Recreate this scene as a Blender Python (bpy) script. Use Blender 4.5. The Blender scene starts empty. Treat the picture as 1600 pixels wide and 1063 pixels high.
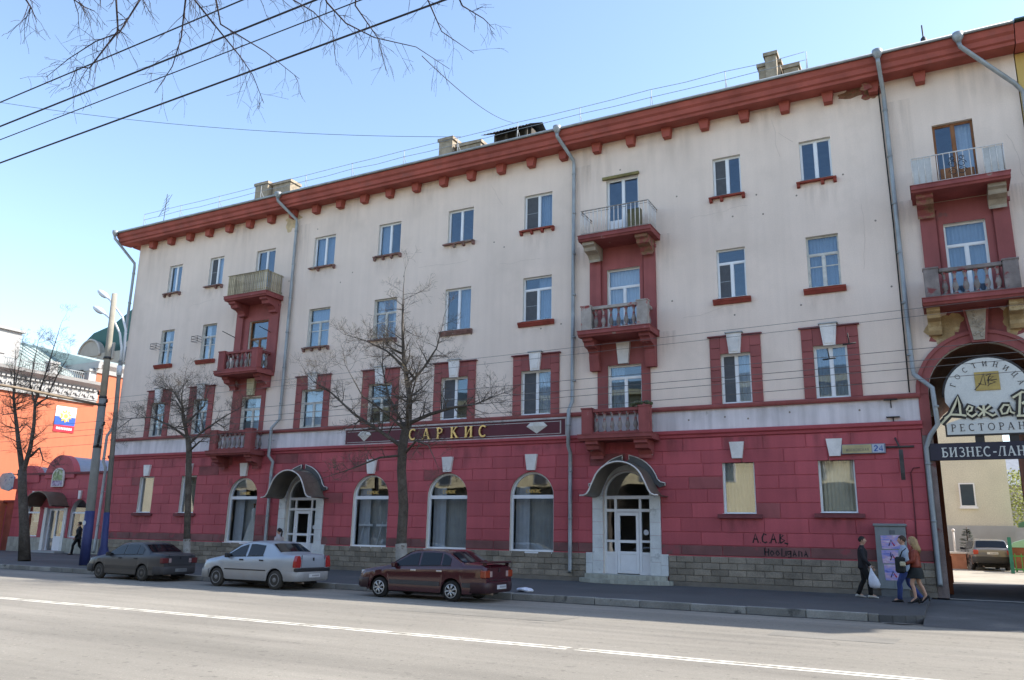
import bpy, bmesh, math, random
from mathutils import Vector, Matrix

sc = bpy.context.scene
col = sc.collection
PI = math.pi
R = math.radians

# ------------------------------------------------------------------ camera
cam_d = bpy.data.cameras.new("camera")
cam = bpy.data.objects.new("camera", cam_d)
col.objects.link(cam)
cam_d.sensor_width = 36.0
cam_d.lens = 1254.77 / 1600 * 36.0
cam_d.clip_start = 0.1
cam_d.clip_end = 4000
_right = Vector((0.88413, 0.46691, 0.01952))
_down = Vector((-0.09403, 0.21892, -0.97120))
_fwd = Vector((-0.45775, 0.85680, 0.23745))
_r = _right.normalized()
_f = (_fwd - _r * _fwd.dot(_r)).normalized()
_u = _r.cross(_f)
cam.matrix_world = Matrix(((_r.x, _u.x, -_f.x, 0.0), (_r.y, _u.y, -_f.y, -28.5), (_r.z, _u.z, -_f.z, 1.55), (0, 0, 0, 1)))
sc.camera = cam

# ------------------------------------------------------------------ sky, sun, exposure
SUN_EL, SUN_AZ = 41.3, 61.0          # azimuth from +Y (behind the house) towards +X (right)
world = bpy.data.worlds.new("World")
sc.world = world
world.use_nodes = True
wn = world.node_tree
wn.nodes.clear()
w_out = wn.nodes.new("ShaderNodeOutputWorld")
w_bg = wn.nodes.new("ShaderNodeBackground")
w_sky = wn.nodes.new("ShaderNodeTexSky")
w_sky.sky_type = 'NISHITA'
w_sky.sun_disc = False
w_sky.sun_elevation = R(SUN_EL)
w_sky.sun_rotation = R(SUN_AZ)
w_sky.altitude = 100
w_sky.air_density = 1.0
w_sky.dust_density = 0.6
w_sky.ozone_density = 0.3
w_bg.inputs['Strength'].default_value = 0.15
wn.links.new(w_sky.outputs[0], w_bg.inputs[0])
wn.links.new(w_bg.outputs[0], w_out.inputs[0])
sun_d = bpy.data.lights.new("sun", 'SUN')
sun_d.energy = 3.9
sun_d.angle = R(0.53)
sun_d.color = (1.0, 0.94, 0.85)
sun = bpy.data.objects.new("sun", sun_d)
col.objects.link(sun)
_to = Vector((math.sin(R(SUN_AZ)) * math.cos(R(SUN_EL)), math.cos(R(SUN_AZ)) * math.cos(R(SUN_EL)), math.sin(R(SUN_EL))))
sun.rotation_euler = _to.to_track_quat('Z', 'Y').to_euler()
sun.location = (30, 20, 40)
vs = sc.view_settings
vs.view_transform = 'Standard'
vs.look = 'None'
vs.exposure = 1.3
vs.gamma = 1.0
vs.use_curve_mapping = False
sc.render.engine = 'CYCLES'
sc.cycles.use_denoising = True
sc.cycles.max_bounces = 8
sc.cycles.diffuse_bounces = 4
sc.cycles.glossy_bounces = 4
sc.cycles.transparent_max_bounces = 12
sc.cycles.caustics_reflective = False
sc.cycles.caustics_refractive = False
sc.cycles.sample_clamp_indirect = 6.0

# ------------------------------------------------------------------ materials
MATS = {}


def mat(name, base, rough=0.85, var=0.12, scale=1.5, fine=0.08, fscale=40.0, bump=0.0, bscale=60.0,
        metallic=0.0, spec=0.35, rand=0.0, streak=0.0, patch=None, patch_scale=0.7, patch_at=0.62, patch_soft=0.05, emit=None, coat=0.0):
    """procedural surface: base colour with large and fine noise, optional streaks, patches of a second colour"""
    if name in MATS:
        return MATS[name]
    m = bpy.data.materials.new(name)
    m.use_nodes = True
    nt = m.node_tree
    N, L = nt.nodes, nt.links
    bs = N['Principled BSDF']
    bs.inputs['Roughness'].default_value = rough
    bs.inputs['Metallic'].default_value = metallic
    bs.inputs['Specular IOR Level'].default_value = spec
    if coat:
        bs.inputs['Coat Weight'].default_value = coat
        bs.inputs['Coat Roughness'].default_value = 0.04
    tc = N.new('ShaderNodeTexCoord')
    co = tc.outputs['Object']
    oi = N.new('ShaderNodeObjectInfo')

    def noise(sc_, det=4, vec=None, rg=0.55):
        n = N.new('ShaderNodeTexNoise')
        n.inputs['Scale'].default_value = sc_
        n.inputs['Detail'].default_value = det
        n.inputs['Roughness'].default_value = rg
        L.new(vec or co, n.inputs['Vector'])
        return n.outputs['Fac']

    def mrange(fac, lo, hi, a=0.3, b=0.7):
        r = N.new('ShaderNodeMapRange')
        r.inputs[1].default_value = a
        r.inputs[2].default_value = b
        r.inputs[3].default_value = lo
        r.inputs[4].default_value = hi
        L.new(fac, r.inputs[0])
        return r.outputs[0]

    def mul(a, b):
        k = N.new('ShaderNodeMath')
        k.operation = 'MULTIPLY'
        L.new(a, k.inputs[0])
        L.new(b, k.inputs[1])
        return k.outputs[0]
    f = mrange(noise(scale), 1 - var, 1 + var)
    f = mul(f, mrange(noise(fscale, 3), 1 - fine, 1 + fine))
    if streak:
        mp = N.new('ShaderNodeMapping')
        mp.inputs['Scale'].default_value = (2.2, 2.2, 0.12)
        L.new(co, mp.inputs['Vector'])
        f = mul(f, mrange(noise(1.6, 5, mp.outputs[0]), 1 - streak, 1 + streak * 0.25, 0.35, 0.6))
    if rand:
        f = mul(f, mrange(oi.outputs['Random'], 1 - rand, 1 + rand, 0, 1))
    mx = N.new('ShaderNodeMix')
    mx.data_type = 'RGBA'
    mx.blend_type = 'MULTIPLY'
    mx.inputs['Factor'].default_value = 1.0
    mx.inputs[6].default_value = (*base, 1)
    L.new(f, mx.inputs[7])
    outc = mx.outputs[2]
    if patch:
        nz = noise(patch_scale, 6, rg=0.62)
        r = mrange(nz, 0, 1, patch_at, patch_at + patch_soft)
        m2 = N.new('ShaderNodeMix')
        m2.data_type = 'RGBA'
        m2.inputs[7].default_value = (*patch, 1)
        L.new(r, m2.inputs['Factor'])
        L.new(outc, m2.inputs[6])
        outc = m2.outputs[2]
    L.new(outc, bs.inputs['Base Color'])
    if bump:
        b = N.new('ShaderNodeBump')
        b.inputs['Strength'].default_value = bump
        b.inputs['Distance'].default_value = 0.02
        L.new(noise(bscale, 5), b.inputs['Height'])
        L.new(b.outputs[0], bs.inputs['Normal'])
    if emit:
        bs.inputs['Emission Color'].default_value = (*emit, 1)
    MATS[name] = m
    return m


def glass_mat(name, refl=0.3, tint=(0.75, 0.8, 0.82), wav=0.0, gcol=(0.95, 0.97, 1.0)):
    if name in MATS:
        return MATS[name]
    m = bpy.data.materials.new(name)
    m.use_nodes = True
    nt = m.node_tree
    N, L = nt.nodes, nt.links
    N.clear()
    o = N.new('ShaderNodeOutputMaterial')
    mix = N.new('ShaderNodeMixShader')
    tr = N.new('ShaderNodeBsdfTransparent')
    tr.inputs[0].default_value = (*tint, 1)
    gl = N.new('ShaderNodeBsdfGlossy')
    gl.inputs['Color'].default_value = (*gcol, 1)
    gl.inputs['Roughness'].default_value = 0.015
    lw = N.new('ShaderNodeLayerWeight')
    lw.inputs['Blend'].default_value = 0.5
    pw = N.new('ShaderNodeMath')
    pw.operation = 'POWER'
    pw.inputs[1].default_value = 4.0
    L.new(lw.outputs['Facing'], pw.inputs[0])
    ad = N.new('ShaderNodeMath')
    ad.operation = 'MULTIPLY_ADD'
    ad.use_clamp = True
    ad.inputs[1].default_value = 0.8
    ad.inputs[2].default_value = refl
    L.new(pw.outputs[0], ad.inputs[0])
    L.new(ad.outputs[0], mix.inputs[0])
    L.new(tr.outputs[0], mix.inputs[1])
    L.new(gl.outputs[0], mix.inputs[2])
    L.new(mix.outputs[0], o.inputs[0])
    if wav:
        tc = N.new('ShaderNodeTexCoord')
        n = N.new('ShaderNodeTexNoise')
        n.inputs['Scale'].default_value = 1.1
        n.inputs['Detail'].default_value = 1.0
        b = N.new('ShaderNodeBump')
        b.inputs['Strength'].default_value = wav
        b.inputs['Distance'].default_value = 0.06
        L.new(tc.outputs['Object'], n.inputs['Vector'])
        L.new(n.outputs['Fac'], b.inputs['Height'])
        L.new(b.outputs[0], gl.inputs['Normal'])
    MATS[name] = m
    return m


# ------------------------------------------------------------------ mesh helpers
def wloc(o):
    v = Vector((0, 0, 0))
    while o is not None:
        v += o.location
        o = o.parent
    return v


def tag(o, label=None, cat=None, group=None, kind=None):
    if label: o['label'] = label
    if cat: o['category'] = cat
    if group: o['group'] = group
    if kind: o['kind'] = kind
    return o


def thing(name, label, cat, loc=(0, 0, 0), rz=0.0, group=None):
    o = bpy.data.objects.new(name, None)
    o.empty_display_size = 0.3
    col.objects.link(o)
    o.location = loc
    o.rotation_euler = (0, 0, rz)
    return tag(o, label, cat, group)


def link(name, me, parent=None, loc=(0, 0, 0)):
    o = bpy.data.objects.new(name, me)
    col.objects.link(o)
    o.parent = parent
    o.location = loc
    return o


class MB:
    def __init__(s):
        s.v, s.f, s.m, s.sm = [], [], [], []

    def add(s, vs_, fs_, m=0, smooth=False):
        b = len(s.v)
        s.v.extend([tuple(v) for v in vs_])
        for f in fs_:
            s.f.append(tuple(b + i for i in f))
            s.m.append(m)
            s.sm.append(smooth)
        return s

    def box(s, x0, x1, y0, y1, z0, z1, m=0):
        return s.add([(x0, y0, z0), (x1, y0, z0), (x1, y1, z0), (x0, y1, z0), (x0, y0, z1), (x1, y0, z1), (x1, y1, z1), (x0, y1, z1)],
                     [(0, 3, 2, 1), (4, 5, 6, 7), (0, 1, 5, 4), (1, 2, 6, 5), (2, 3, 7, 6), (3, 0, 4, 7)], m)

    def cbox(s, x0, x1, y0, y1, z0, z1, c=0.01, m=0):
        """box with chamfered edges"""
        bm = bmesh.new()
        bmesh.ops.create_cube(bm, size=1.0)
        for v in bm.verts:
            v.co = Vector((x0 + (v.co.x + .5) * (x1 - x0), y0 + (v.co.y + .5) * (y1 - y0), z0 + (v.co.z + .5) * (z1 - z0)))
        bmesh.ops.bevel(bm, geom=bm.edges[:], offset=c, segments=1, affect='EDGES', profile=0.5)
        bm.verts.index_update()
        s.add([v.co[:] for v in bm.verts], [[v.index for v in f.verts] for f in bm.faces], m)
        bm.free()
        return s

    def prism(s, poly, y0, y1, m=0, axis='y'):
        """polygon (a,b) extruded along an axis: y -> (x,z), x -> (y,z), z -> (x,y)"""
        n = len(poly)
        if axis == 'y':
            P = lambda a, b, c: (a, c, b)
        elif axis == 'x':
            P = lambda a, b, c: (c, a, b)
        else:
            P = lambda a, b, c: (a, b, c)
        vs_ = [P(a, b, y0) for a, b in poly] + [P(a, b, y1) for a, b in poly]
        fs_ = [tuple(range(n)), tuple(range(2 * n - 1, n - 1, -1))]
        fs_ += [(i, i + n, (i + 1) % n + n, (i + 1) % n) for i in range(n)]
        return s.add(vs_, fs_, m)

    def tube(s, pts, radii, n=6, m=0, caps=True, smooth=True):
        pts = [Vector(p) for p in pts]
        if not hasattr(radii, '__len__'):
            radii = [radii] * len(pts)
        base = len(s.v)
        t = (pts[1] - pts[0]).normalized()
        a = Vector((0, 0, 1)) if abs(t.z) < 0.9 else Vector((1, 0, 0))
        u = t.cross(a).normalized()
        for i, p in enumerate(pts):
            if i == 0:
                t2 = pts[1] - pts[0]
            elif i == len(pts) - 1:
                t2 = pts[-1] - pts[-2]
            else:
                t2 = pts[i + 1] - pts[i - 1]
            t2 = t2.normalized() if t2.length > 1e-9 else t
            u = (u - t2 * u.dot(t2))
            u = u.normalized() if u.length > 1e-6 else t2.orthogonal().normalized()
            w = t2.cross(u)
            t = t2
            for k in range(n):
                an = 2 * PI * k / n
                q = p + (u * math.cos(an) + w * math.sin(an)) * radii[i]
                s.v.append(q[:])
        for i in range(len(pts) - 1):
            for k in range(n):
                a0 = base + i * n + k
                a1 = base + i * n + (k + 1) % n
                s.f.append((a0, a1, a1 + n, a0 + n))
                s.m.append(m)
                s.sm.append(smooth)
        if caps:
            s.f.append(tuple(base + k for k in range(n - 1, -1, -1)))
            s.f.append(tuple(base + (len(pts) - 1) * n + k for k in range(n)))
            s.m += [m, m]
            s.sm += [False, False]
        return s

    def lathe(s, prof, n=12, o=(0, 0, 0), m=0, axis='z', smooth=True):
        base = len(s.v)
        for r_, h in prof:
            for k in range(n):
                an = 2 * PI * k / n
                a, b = r_ * math.cos(an), r_ * math.sin(an)
                if axis == 'z':
                    p = (a, b, h)
                elif axis == 'y':
                    p = (a, h, b)
                else:
                    p = (h, a, b)
                s.v.append((p[0] + o[0], p[1] + o[1], p[2] + o[2]))
        for i in range(len(prof) - 1):
            for k in range(n):
                a0 = base + i * n + k
                a1 = base + i * n + (k + 1) % n
                s.f.append((a0, a1, a1 + n, a0 + n))
                s.m.append(m)
                s.sm.append(smooth)
        s.f.append(tuple(base + k for k in range(n - 1, -1, -1)))
        s.f.append(tuple(base + (len(prof) - 1) * n + k for k in range(n)))
        s.m += [m, m]
        s.sm += [False, False]
        return s

    def ball(s, c, r, n=10, k=7, m=0):
        rx, ry, rz = r if hasattr(r, '__len__') else (r, r, r)
        base = len(s.v)
        s.v.append((c[0], c[1], c[2] - rz))
        for i in range(1, k):
            ph = -PI / 2 + PI * i / k
            for j in range(n):
                th = 2 * PI * j / n
                s.v.append((c[0] + rx * math.cos(ph) * math.cos(th), c[1] + ry * math.cos(ph) * math.sin(th), c[2] + rz * math.sin(ph)))
        s.v.append((c[0], c[1], c[2] + rz))
        top = len(s.v) - 1
        for j in range(n):
            s.f.append((base, base + 1 + (j + 1) % n, base + 1 + j))
            s.f.append((top, top - n + j, top - n + (j + 1) % n))
            s.m += [m, m]
            s.sm += [True, True]
        for i in range(k - 2):
            for j in range(n):
                a = base + 1 + i * n + j
                b_ = base + 1 + i * n + (j + 1) % n
                s.f.append((a, b_, b_ + n, a + n))
                s.m.append(m)
                s.sm.append(True)
        return s

    def mesh(s, name, mats, off=(0, 0, 0), recalc=True, sharp=None):
        me = bpy.data.meshes.new(name)
        ox, oy, oz = off
        me.from_pydata([(x - ox, y - oy, z - oz) for x, y, z in s.v], [], s.f)
        for mm in (mats if isinstance(mats, (list, tuple)) else [mats]):
            me.materials.append(mm)
        me.polygons.foreach_set('material_index', s.m)
        me.polygons.foreach_set('use_smooth', s.sm)
        if recalc:
            bm = bmesh.new()
            bm.from_mesh(me)
            bmesh.ops.recalc_face_normals(bm, faces=bm.faces[:])
            bm.to_mesh(me)
            bm.free()
        if sharp is not None:
            me.set_sharp_from_angle(angle=sharp)
        me.update()
        return me

    def build(s, name, mats, parent=None, world=True, recalc=True, sharp=None):
        off = wloc(parent) if (parent is not None and world) else Vector((0, 0, 0))
        return link(name, s.mesh(name, mats, off, recalc, sharp), parent)


def inst(name, me, parent, wl, rz=0.0):
    """one more object on shared mesh data, at a world position under an unrotated parent"""
    o = bpy.data.objects.new(name, me)
    col.objects.link(o)
    o.parent = parent
    o.location = Vector(wl) - (wloc(parent) if parent else Vector((0, 0, 0)))
    o.rotation_euler = (0, 0, rz)
    return o


def struct(name, mb, m, **k):
    o = mb.build(name, m, **k)
    o['kind'] = 'structure'
    return o


# ------------------------------------------------------------------ stroke lettering
def arc(cx, cy, rx, ry, a0, a1, n=12):
    return [(cx + rx * math.cos(R(a0 + (a1 - a0) * i / n)), cy + ry * math.sin(R(a0 + (a1 - a0) * i / n))) for i in range(n + 1)]


def glyph(ch, T=0.15, t=0.065, serif=True):
    """returns (advance, strokes); a stroke is (points, width), cap height 1"""
    S = []

    def bar(x0, x1, y, w=t): S.append(([(x0, y), (x1, y)], w))

    def stem(x, y0=0.0, y1=1.0, b=True, tp=True, w=T):
        S.append(([(x, y0), (x, y1)], w))
        if serif:
            if b: bar(x - .15, x + .15, y0 + t / 2)
            if tp: bar(x - .15, x + .15, y1 - t / 2)

    def ln(a, b, w): S.append(([a, b], w))
    adv = .8
    if ch == 'А':
        ln((.08, .02), (.38, 1), t); ln((.38, 1), (.7, .02), T); bar(.2, .58, .34)
        if serif: bar(-.02, .2, t / 2); bar(.55, .84, t / 2)
        adv = .86
    elif ch == 'С':
        S.append((arc(.42, .5, .36, .47, 48, 312, 16), T * .85)); adv = .82
    elif ch == 'Р':
        stem(.18); S.append(([(.18, .96)] + arc(.36, .73, .26, .23, 90, -90, 10) + [(.18, .5)], T * .7)); adv = .7
    elif ch == 'К':
        stem(.18); ln((.22, .45), (.62, .97), t); ln((.34, .6), (.72, .03), T)
        if serif: bar(.52, .76, .97); bar(.6, .86, t / 2)
        adv = .88
    elif ch == 'И':
        stem(.16); stem(.7); ln((.18, .08), (.68, .92), t); adv = .92
    elif ch == 'Г':
        stem(.18, tp=False); bar(.03, .62, .965); ln((.6, .98), (.6, .8), t); adv = .7
    elif ch == 'О':
        S.append((arc(.44, .5, .38, .47, 0, 360, 24), T * .8)); adv = .92
    elif ch == 'Т':
        stem(.36, tp=False); bar(.02, .7, .965); ln((.03, .98), (.03, .8), t); ln((.69, .98), (.69, .8), t); adv = .78
    elif ch == 'Н':
        stem(.16); stem(.7); bar(.16, .7, .52); adv = .92
    elif ch == 'Ц':
        stem(.16, b=False); stem(.66, b=False); bar(.03, .82, .035); ln((.81, .05), (.81, -.2), t); adv = .92
    elif ch == 'Е':
        stem(.18); bar(.18, .62, .965); bar(.18, .5, .52); bar(.18, .64, .035); ln((.61, .98), (.61, .82), t); ln((.63, .02), (.63, .2), t); adv = .74
    elif ch == 'Б':
        stem(.18); bar(.18, .6, .965); S.append(([(.18, .55)] + arc(.36, .29, .28, .26, 90, -90, 10) + [(.18, .03)], T * .7)); adv = .76
    elif ch == 'В':
        stem(.18); S.append(([(.18, .96)] + arc(.34, .75, .24, .21, 90, -90, 8) + [(.18, .54)], T * .65))
        S.append(([(.18, .53)] + arc(.36, .285, .28, .25, 90, -90, 8) + [(.18, .035)], T * .7)); adv = .76
    elif ch == 'З':
        S.append((arc(.3, .74, .25, .22, 140, -90, 10), T * .65)); S.append((arc(.3, .28, .3, .25, 90, -140, 10), T * .7)); adv = .7
    elif ch == 'Л':
        ln((.08, .02), (.32, .97), t); stem(.66, w=T); bar(.25, .7, .965)
        if serif: bar(-.02, .22, t / 2)
        adv = .9
    elif ch == 'Ч':
        S.append(([(.16, .97), (.16, .62)] + arc(.36, .6, .2, .16, 180, 270, 6) + [(.62, .46)], T * .7)); stem(.62); adv = .84
    elif ch == 'М':
        stem(.14); stem(.86); ln((.16, .97), (.5, .1), T * .8); ln((.5, .1), (.84, .97), t); adv = 1.05
    elif ch == 'Я':
        stem(.62); S.append(([(.62, .96)] + arc(.4, .73, .24, .23, 90, 270, 8) + [(.62, .5)], T * .7)); ln((.44, .5), (.16, .02), T * .7); adv = .8
    elif ch == '-':
        bar(.08, .42, .42, T * .8); adv = .5
    elif ch == '2':
        S.append((arc(.32, .72, .26, .26, 160, -20, 10) + [(.06, .06)], T)); bar(.04, .64, .06, T * .8); adv = .72
    elif ch == '4':
        S.append(([(.5, 0), (.5, 1), (.04, .3)], T * .8)); bar(.02, .7, .3, T * .8); adv = .76
    return adv, S


def ribbon(mb, pts, w, fmap, y0, y1, m=0):
    """flat stroke of width w (glyph units) along pts, mapped by fmap to (x,z), between depths y0 (front) and y1 (back)"""
    n = len(pts)
    closed = n > 3 and math.hypot(pts[0][0] - pts[-1][0], pts[0][1] - pts[-1][1]) < 1e-4
    Lp, Rp = [], []
    for i, (x, y) in enumerate(pts):
        if closed:
            a, b = pts[(i - 1) % (n - 1)], pts[(i + 1) % (n - 1)]
        else:
            a, b = pts[max(0, i - 1)], pts[min(n - 1, i + 1)]
        dx, dy = b[0] - a[0], b[1] - a[1]
        l = math.hypot(dx, dy) or 1
        nx, ny = -dy / l * w / 2, dx / l * w / 2
        Lp.append(fmap(x + nx, y + ny))
        Rp.append(fmap(x - nx, y - ny))
    vs_ = []
    for i in range(n):
        vs_ += [(Lp[i][0], y0, Lp[i][1]), (Rp[i][0], y0, Rp[i][1]), (Lp[i][0], y1, Lp[i][1]), (Rp[i][0], y1, Rp[i][1])]
    fs_ = []
    for i in range(n - 1):
        a, b = 4 * i, 4 * (i + 1)
        fs_ += [(a, a + 1, b + 1, b), (a, b, b + 2, a + 2), (a + 1, a + 3, b + 3, b + 1)]
    e = 4 * (n - 1)
    fs_ += [(0, 2, 3, 1), (e, e + 1, e + 3, e + 2)]
    mb.add(vs_, fs_, m)


def letter(ch, x, z, h, y0, y1, serif=True, wx=1.0, T=0.15, t=0.065, fm=None):
    adv, S = glyph(ch, T, t, serif)
    mb = MB()
    for i, (p, w) in enumerate(S):
        f = fm or (lambda u, v: (x + u * h * wx, z + v * h))
        ribbon(mb, p, w, f, y0 - 0.0007 * i, y1)
    return adv * h * wx, mb
# ------------------------------------------------------------------ palette
rnd = random.Random(11)
M_CREAM = mat('cream_plaster', (0.74, 0.61, 0.52), 0.92, var=0.07, scale=0.35, fine=0.04, fscale=25, bump=0.25, bscale=35, streak=0.035,
              patch=(0.62, 0.51, 0.43), patch_scale=0.45, patch_at=0.52, patch_soft=0.3)
M_REVEAL = mat('reveal_paint', (0.66, 0.62, 0.56), 0.85, var=0.1, scale=3)
M_RED = mat('red_paint', (0.44, 0.092, 0.108), 0.72, var=0.10, scale=0.5, fine=0.05, fscale=30, bump=0.3, bscale=45, rand=0.11, streak=0.08,
            patch=(0.25, 0.07, 0.078), patch_scale=0.45, patch_at=0.68)
M_REDD = mat('dirty_red_paint', (0.19, 0.085, 0.082), 0.85, var=0.25, scale=1.2, fine=0.1, bump=0.3, rand=0.12, patch=(0.29, 0.075, 0.085), patch_scale=0.9, patch_at=0.56)
M_REDB = mat('repainted_block', (0.29, 0.085, 0.088), 0.8, var=0.2, scale=1.5, fine=0.08, bump=0.3, rand=0.1)
M_MAROON = mat('maroon_paint', (0.28, 0.082, 0.078), 0.75, var=0.14, scale=0.9, fine=0.06, bump=0.25, rand=0.09, streak=0.12,
               patch=(0.20, 0.09, 0.085), patch_scale=1.3, patch_at=0.66)
M_BALC = mat('balcony_paint', (0.265, 0.072, 0.068), 0.8, var=0.2, scale=1.2, fine=0.1, bump=0.3, rand=0.06, streak=0.15,
             patch=(0.33, 0.29, 0.26), patch_scale=2.4, patch_at=0.665)
M_BALUS = mat('worn_balusters', (0.25, 0.22, 0.205), 0.9, var=0.3, scale=3.5, fine=0.12, bump=0.5, rand=0.25,
              patch=(0.24, 0.06, 0.06), patch_scale=5.0, patch_at=0.52)
M_CORNICE = mat('cornice_paint', (0.32, 0.082, 0.063), 0.8, var=0.22, scale=1.1, fine=0.05, bump=0.2, rand=0.06, streak=0.05,
                patch=(0.26, 0.085, 0.07), patch_scale=1.6, patch_at=0.55, patch_soft=.2)
M_BAND = mat('band_plaster', (0.68, 0.63, 0.635), 0.9, var=0.10, scale=0.8, fine=0.05, bump=0.3, streak=0.16, patch=(0.42, 0.39, 0.37), patch_scale=0.9, patch_at=0.68)
M_STONE = mat('plinth_stone', (0.245, 0.21, 0.165), 0.95, var=0.22, scale=2.5, fine=0.2, fscale=28, bump=0.9, bscale=22, rand=0.22)
M_MORTAR = mat('plinth_mortar', (0.19, 0.165, 0.135), 0.95, var=0.15, scale=3, bump=0.4)
M_KEY = mat('white_stone', (0.68, 0.65, 0.62), 0.85, var=0.12, scale=2.5, fine=0.06, bump=0.2, rand=0.08)
M_WFRAME = mat('white_frame', (0.74, 0.75, 0.77), 0.4, var=0.03, scale=4, fine=0.02)
M_OLDFRAME = mat('old_white_frame', (0.55, 0.54, 0.50), 0.75, var=0.2, scale=6, fine=0.1, bump=0.3)
M_BROWN = mat('brown_wood', (0.23, 0.095, 0.035), 0.6, var=0.25, scale=3, fine=0.15, fscale=70, bump=0.2)
M_PIPE = mat('zinc_pipe', (0.30, 0.32, 0.33), 0.5, var=0.18, scale=2.0, fine=0.1, metallic=0.35, bump=0.1, streak=0.12)
M_ROOF = mat('roof_tin', (0.10, 0.115, 0.11), 0.55, var=0.2, scale=1.5, metallic=0.3)
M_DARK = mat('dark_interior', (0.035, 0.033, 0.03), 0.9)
M_ROOM = mat('room_wall', (0.45, 0.43, 0.40), 0.9, var=0.15, scale=1)
M_CURT = mat('white_curtain', (0.55, 0.57, 0.60), 0.9, var=0.06, scale=4)
M_CURTB = mat('pale_blue_blind', (0.27, 0.32, 0.38), 0.8, var=0.06, scale=4)
M_NET = mat('insect_net', (0.085, 0.09, 0.10), 0.9, var=0.1, scale=5)
M_MARBLE = mat('pale_marble', (0.60, 0.62, 0.62), 0.35, var=0.12, scale=2.2, fine=0.06, rand=0.06, patch=(0.46, 0.48, 0.48), patch_scale=3.0, patch_at=0.6)
M_TILE = mat('pale_step_tile', (0.36, 0.36, 0.31), 0.6, var=0.12, scale=3, rand=0.13)
M_IRON = mat('dark_iron', (0.04, 0.04, 0.042), 0.6, var=0.2, scale=6, metallic=0.3)
M_BLACK = mat('black_paint', (0.018, 0.017, 0.018), 0.7, var=0.15, scale=5)
M_RAILW = mat('white_rail', (0.60, 0.57, 0.54), 0.7, var=0.15, scale=6, fine=0.1)
M_OCHRE = mat('bare_ochre_plaster', (0.38, 0.27, 0.14), 0.95, var=0.3, scale=2.2, fine=0.15, bump=0.8, bscale=18, patch=(0.50, 0.40, 0.24), patch_scale=2.0, patch_at=0.55)
M_RUST = mat('rotten_render', (0.24, 0.13, 0.08), 0.95, var=0.4, scale=3, fine=0.25, bump=0.9, bscale=14, patch=(0.25, 0.075, 0.07), patch_scale=3, patch_at=0.5)
M_ORN = mat('carved_stone', (0.35, 0.30, 0.24), 0.9, var=0.2, scale=4, bump=0.9, bscale=30)
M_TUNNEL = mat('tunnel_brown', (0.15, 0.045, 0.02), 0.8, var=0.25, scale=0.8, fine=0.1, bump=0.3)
M_PIER = mat('worn_pier', (0.23, 0.18, 0.165), 0.9, var=0.3, scale=1.6, fine=0.12, bump=0.5, patch=(0.18, 0.055, 0.05), patch_scale=1.1, patch_at=0.6)
M_PLANK = mat('weathered_planks', (0.36, 0.30, 0.20), 0.85, var=0.25, scale=3, fine=0.15, rand=0.3, bump=0.3)
M_WALK = mat('pavement_asphalt', (0.085, 0.087, 0.089), 0.92, var=0.16, scale=0.35, fine=0.14, fscale=45, bump=0.4, bscale=70, patch=(0.12, 0.118, 0.114), patch_scale=0.3, patch_at=0.55, patch_soft=.15)
M_DRIVE = mat('driveway_asphalt', (0.10, 0.10, 0.10), 0.9, var=0.25, scale=0.5, fine=0.18, fscale=35, bump=0.6, bscale=40, patch=(0.15, 0.145, 0.135), patch_scale=0.5, patch_at=0.6)
M_YARD = mat('yard_concrete', (0.34, 0.31, 0.26), 0.95, var=0.18, scale=0.5, fine=0.12, bump=0.4)
M_GROUND = mat('bare_ground', (0.16, 0.145, 0.115), 0.95, var=0.2, scale=0.05, fine=0.1)
M_KERB = mat('kerb_concrete', (0.25, 0.245, 0.225), 0.9, var=0.25, scale=1.5, fine=0.15, rand=0.28, bump=0.5, bscale=25, patch=(0.10, 0.10, 0.095), patch_scale=1.0, patch_at=0.58)
M_LINE = mat('road_paint', (0.66, 0.63, 0.55), 0.8, var=0.15, scale=1.5, fine=0.2, fscale=40, patch=(0.36, 0.33, 0.275), patch_scale=4.0, patch_at=0.5, patch_soft=.12)
G_WIN = glass_mat('window_glass', 0.075, (0.85, 0.89, 0.92), wav=0.02, gcol=(0.72, 0.86, 1.0))
G_SHOP = glass_mat('shop_glass', 0.115, (0.96, 0.975, 0.98), wav=0.035)
G_MIR = glass_mat('bright_glass', 0.2, (0.85, 0.87, 0.87), wav=0.05)

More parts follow.
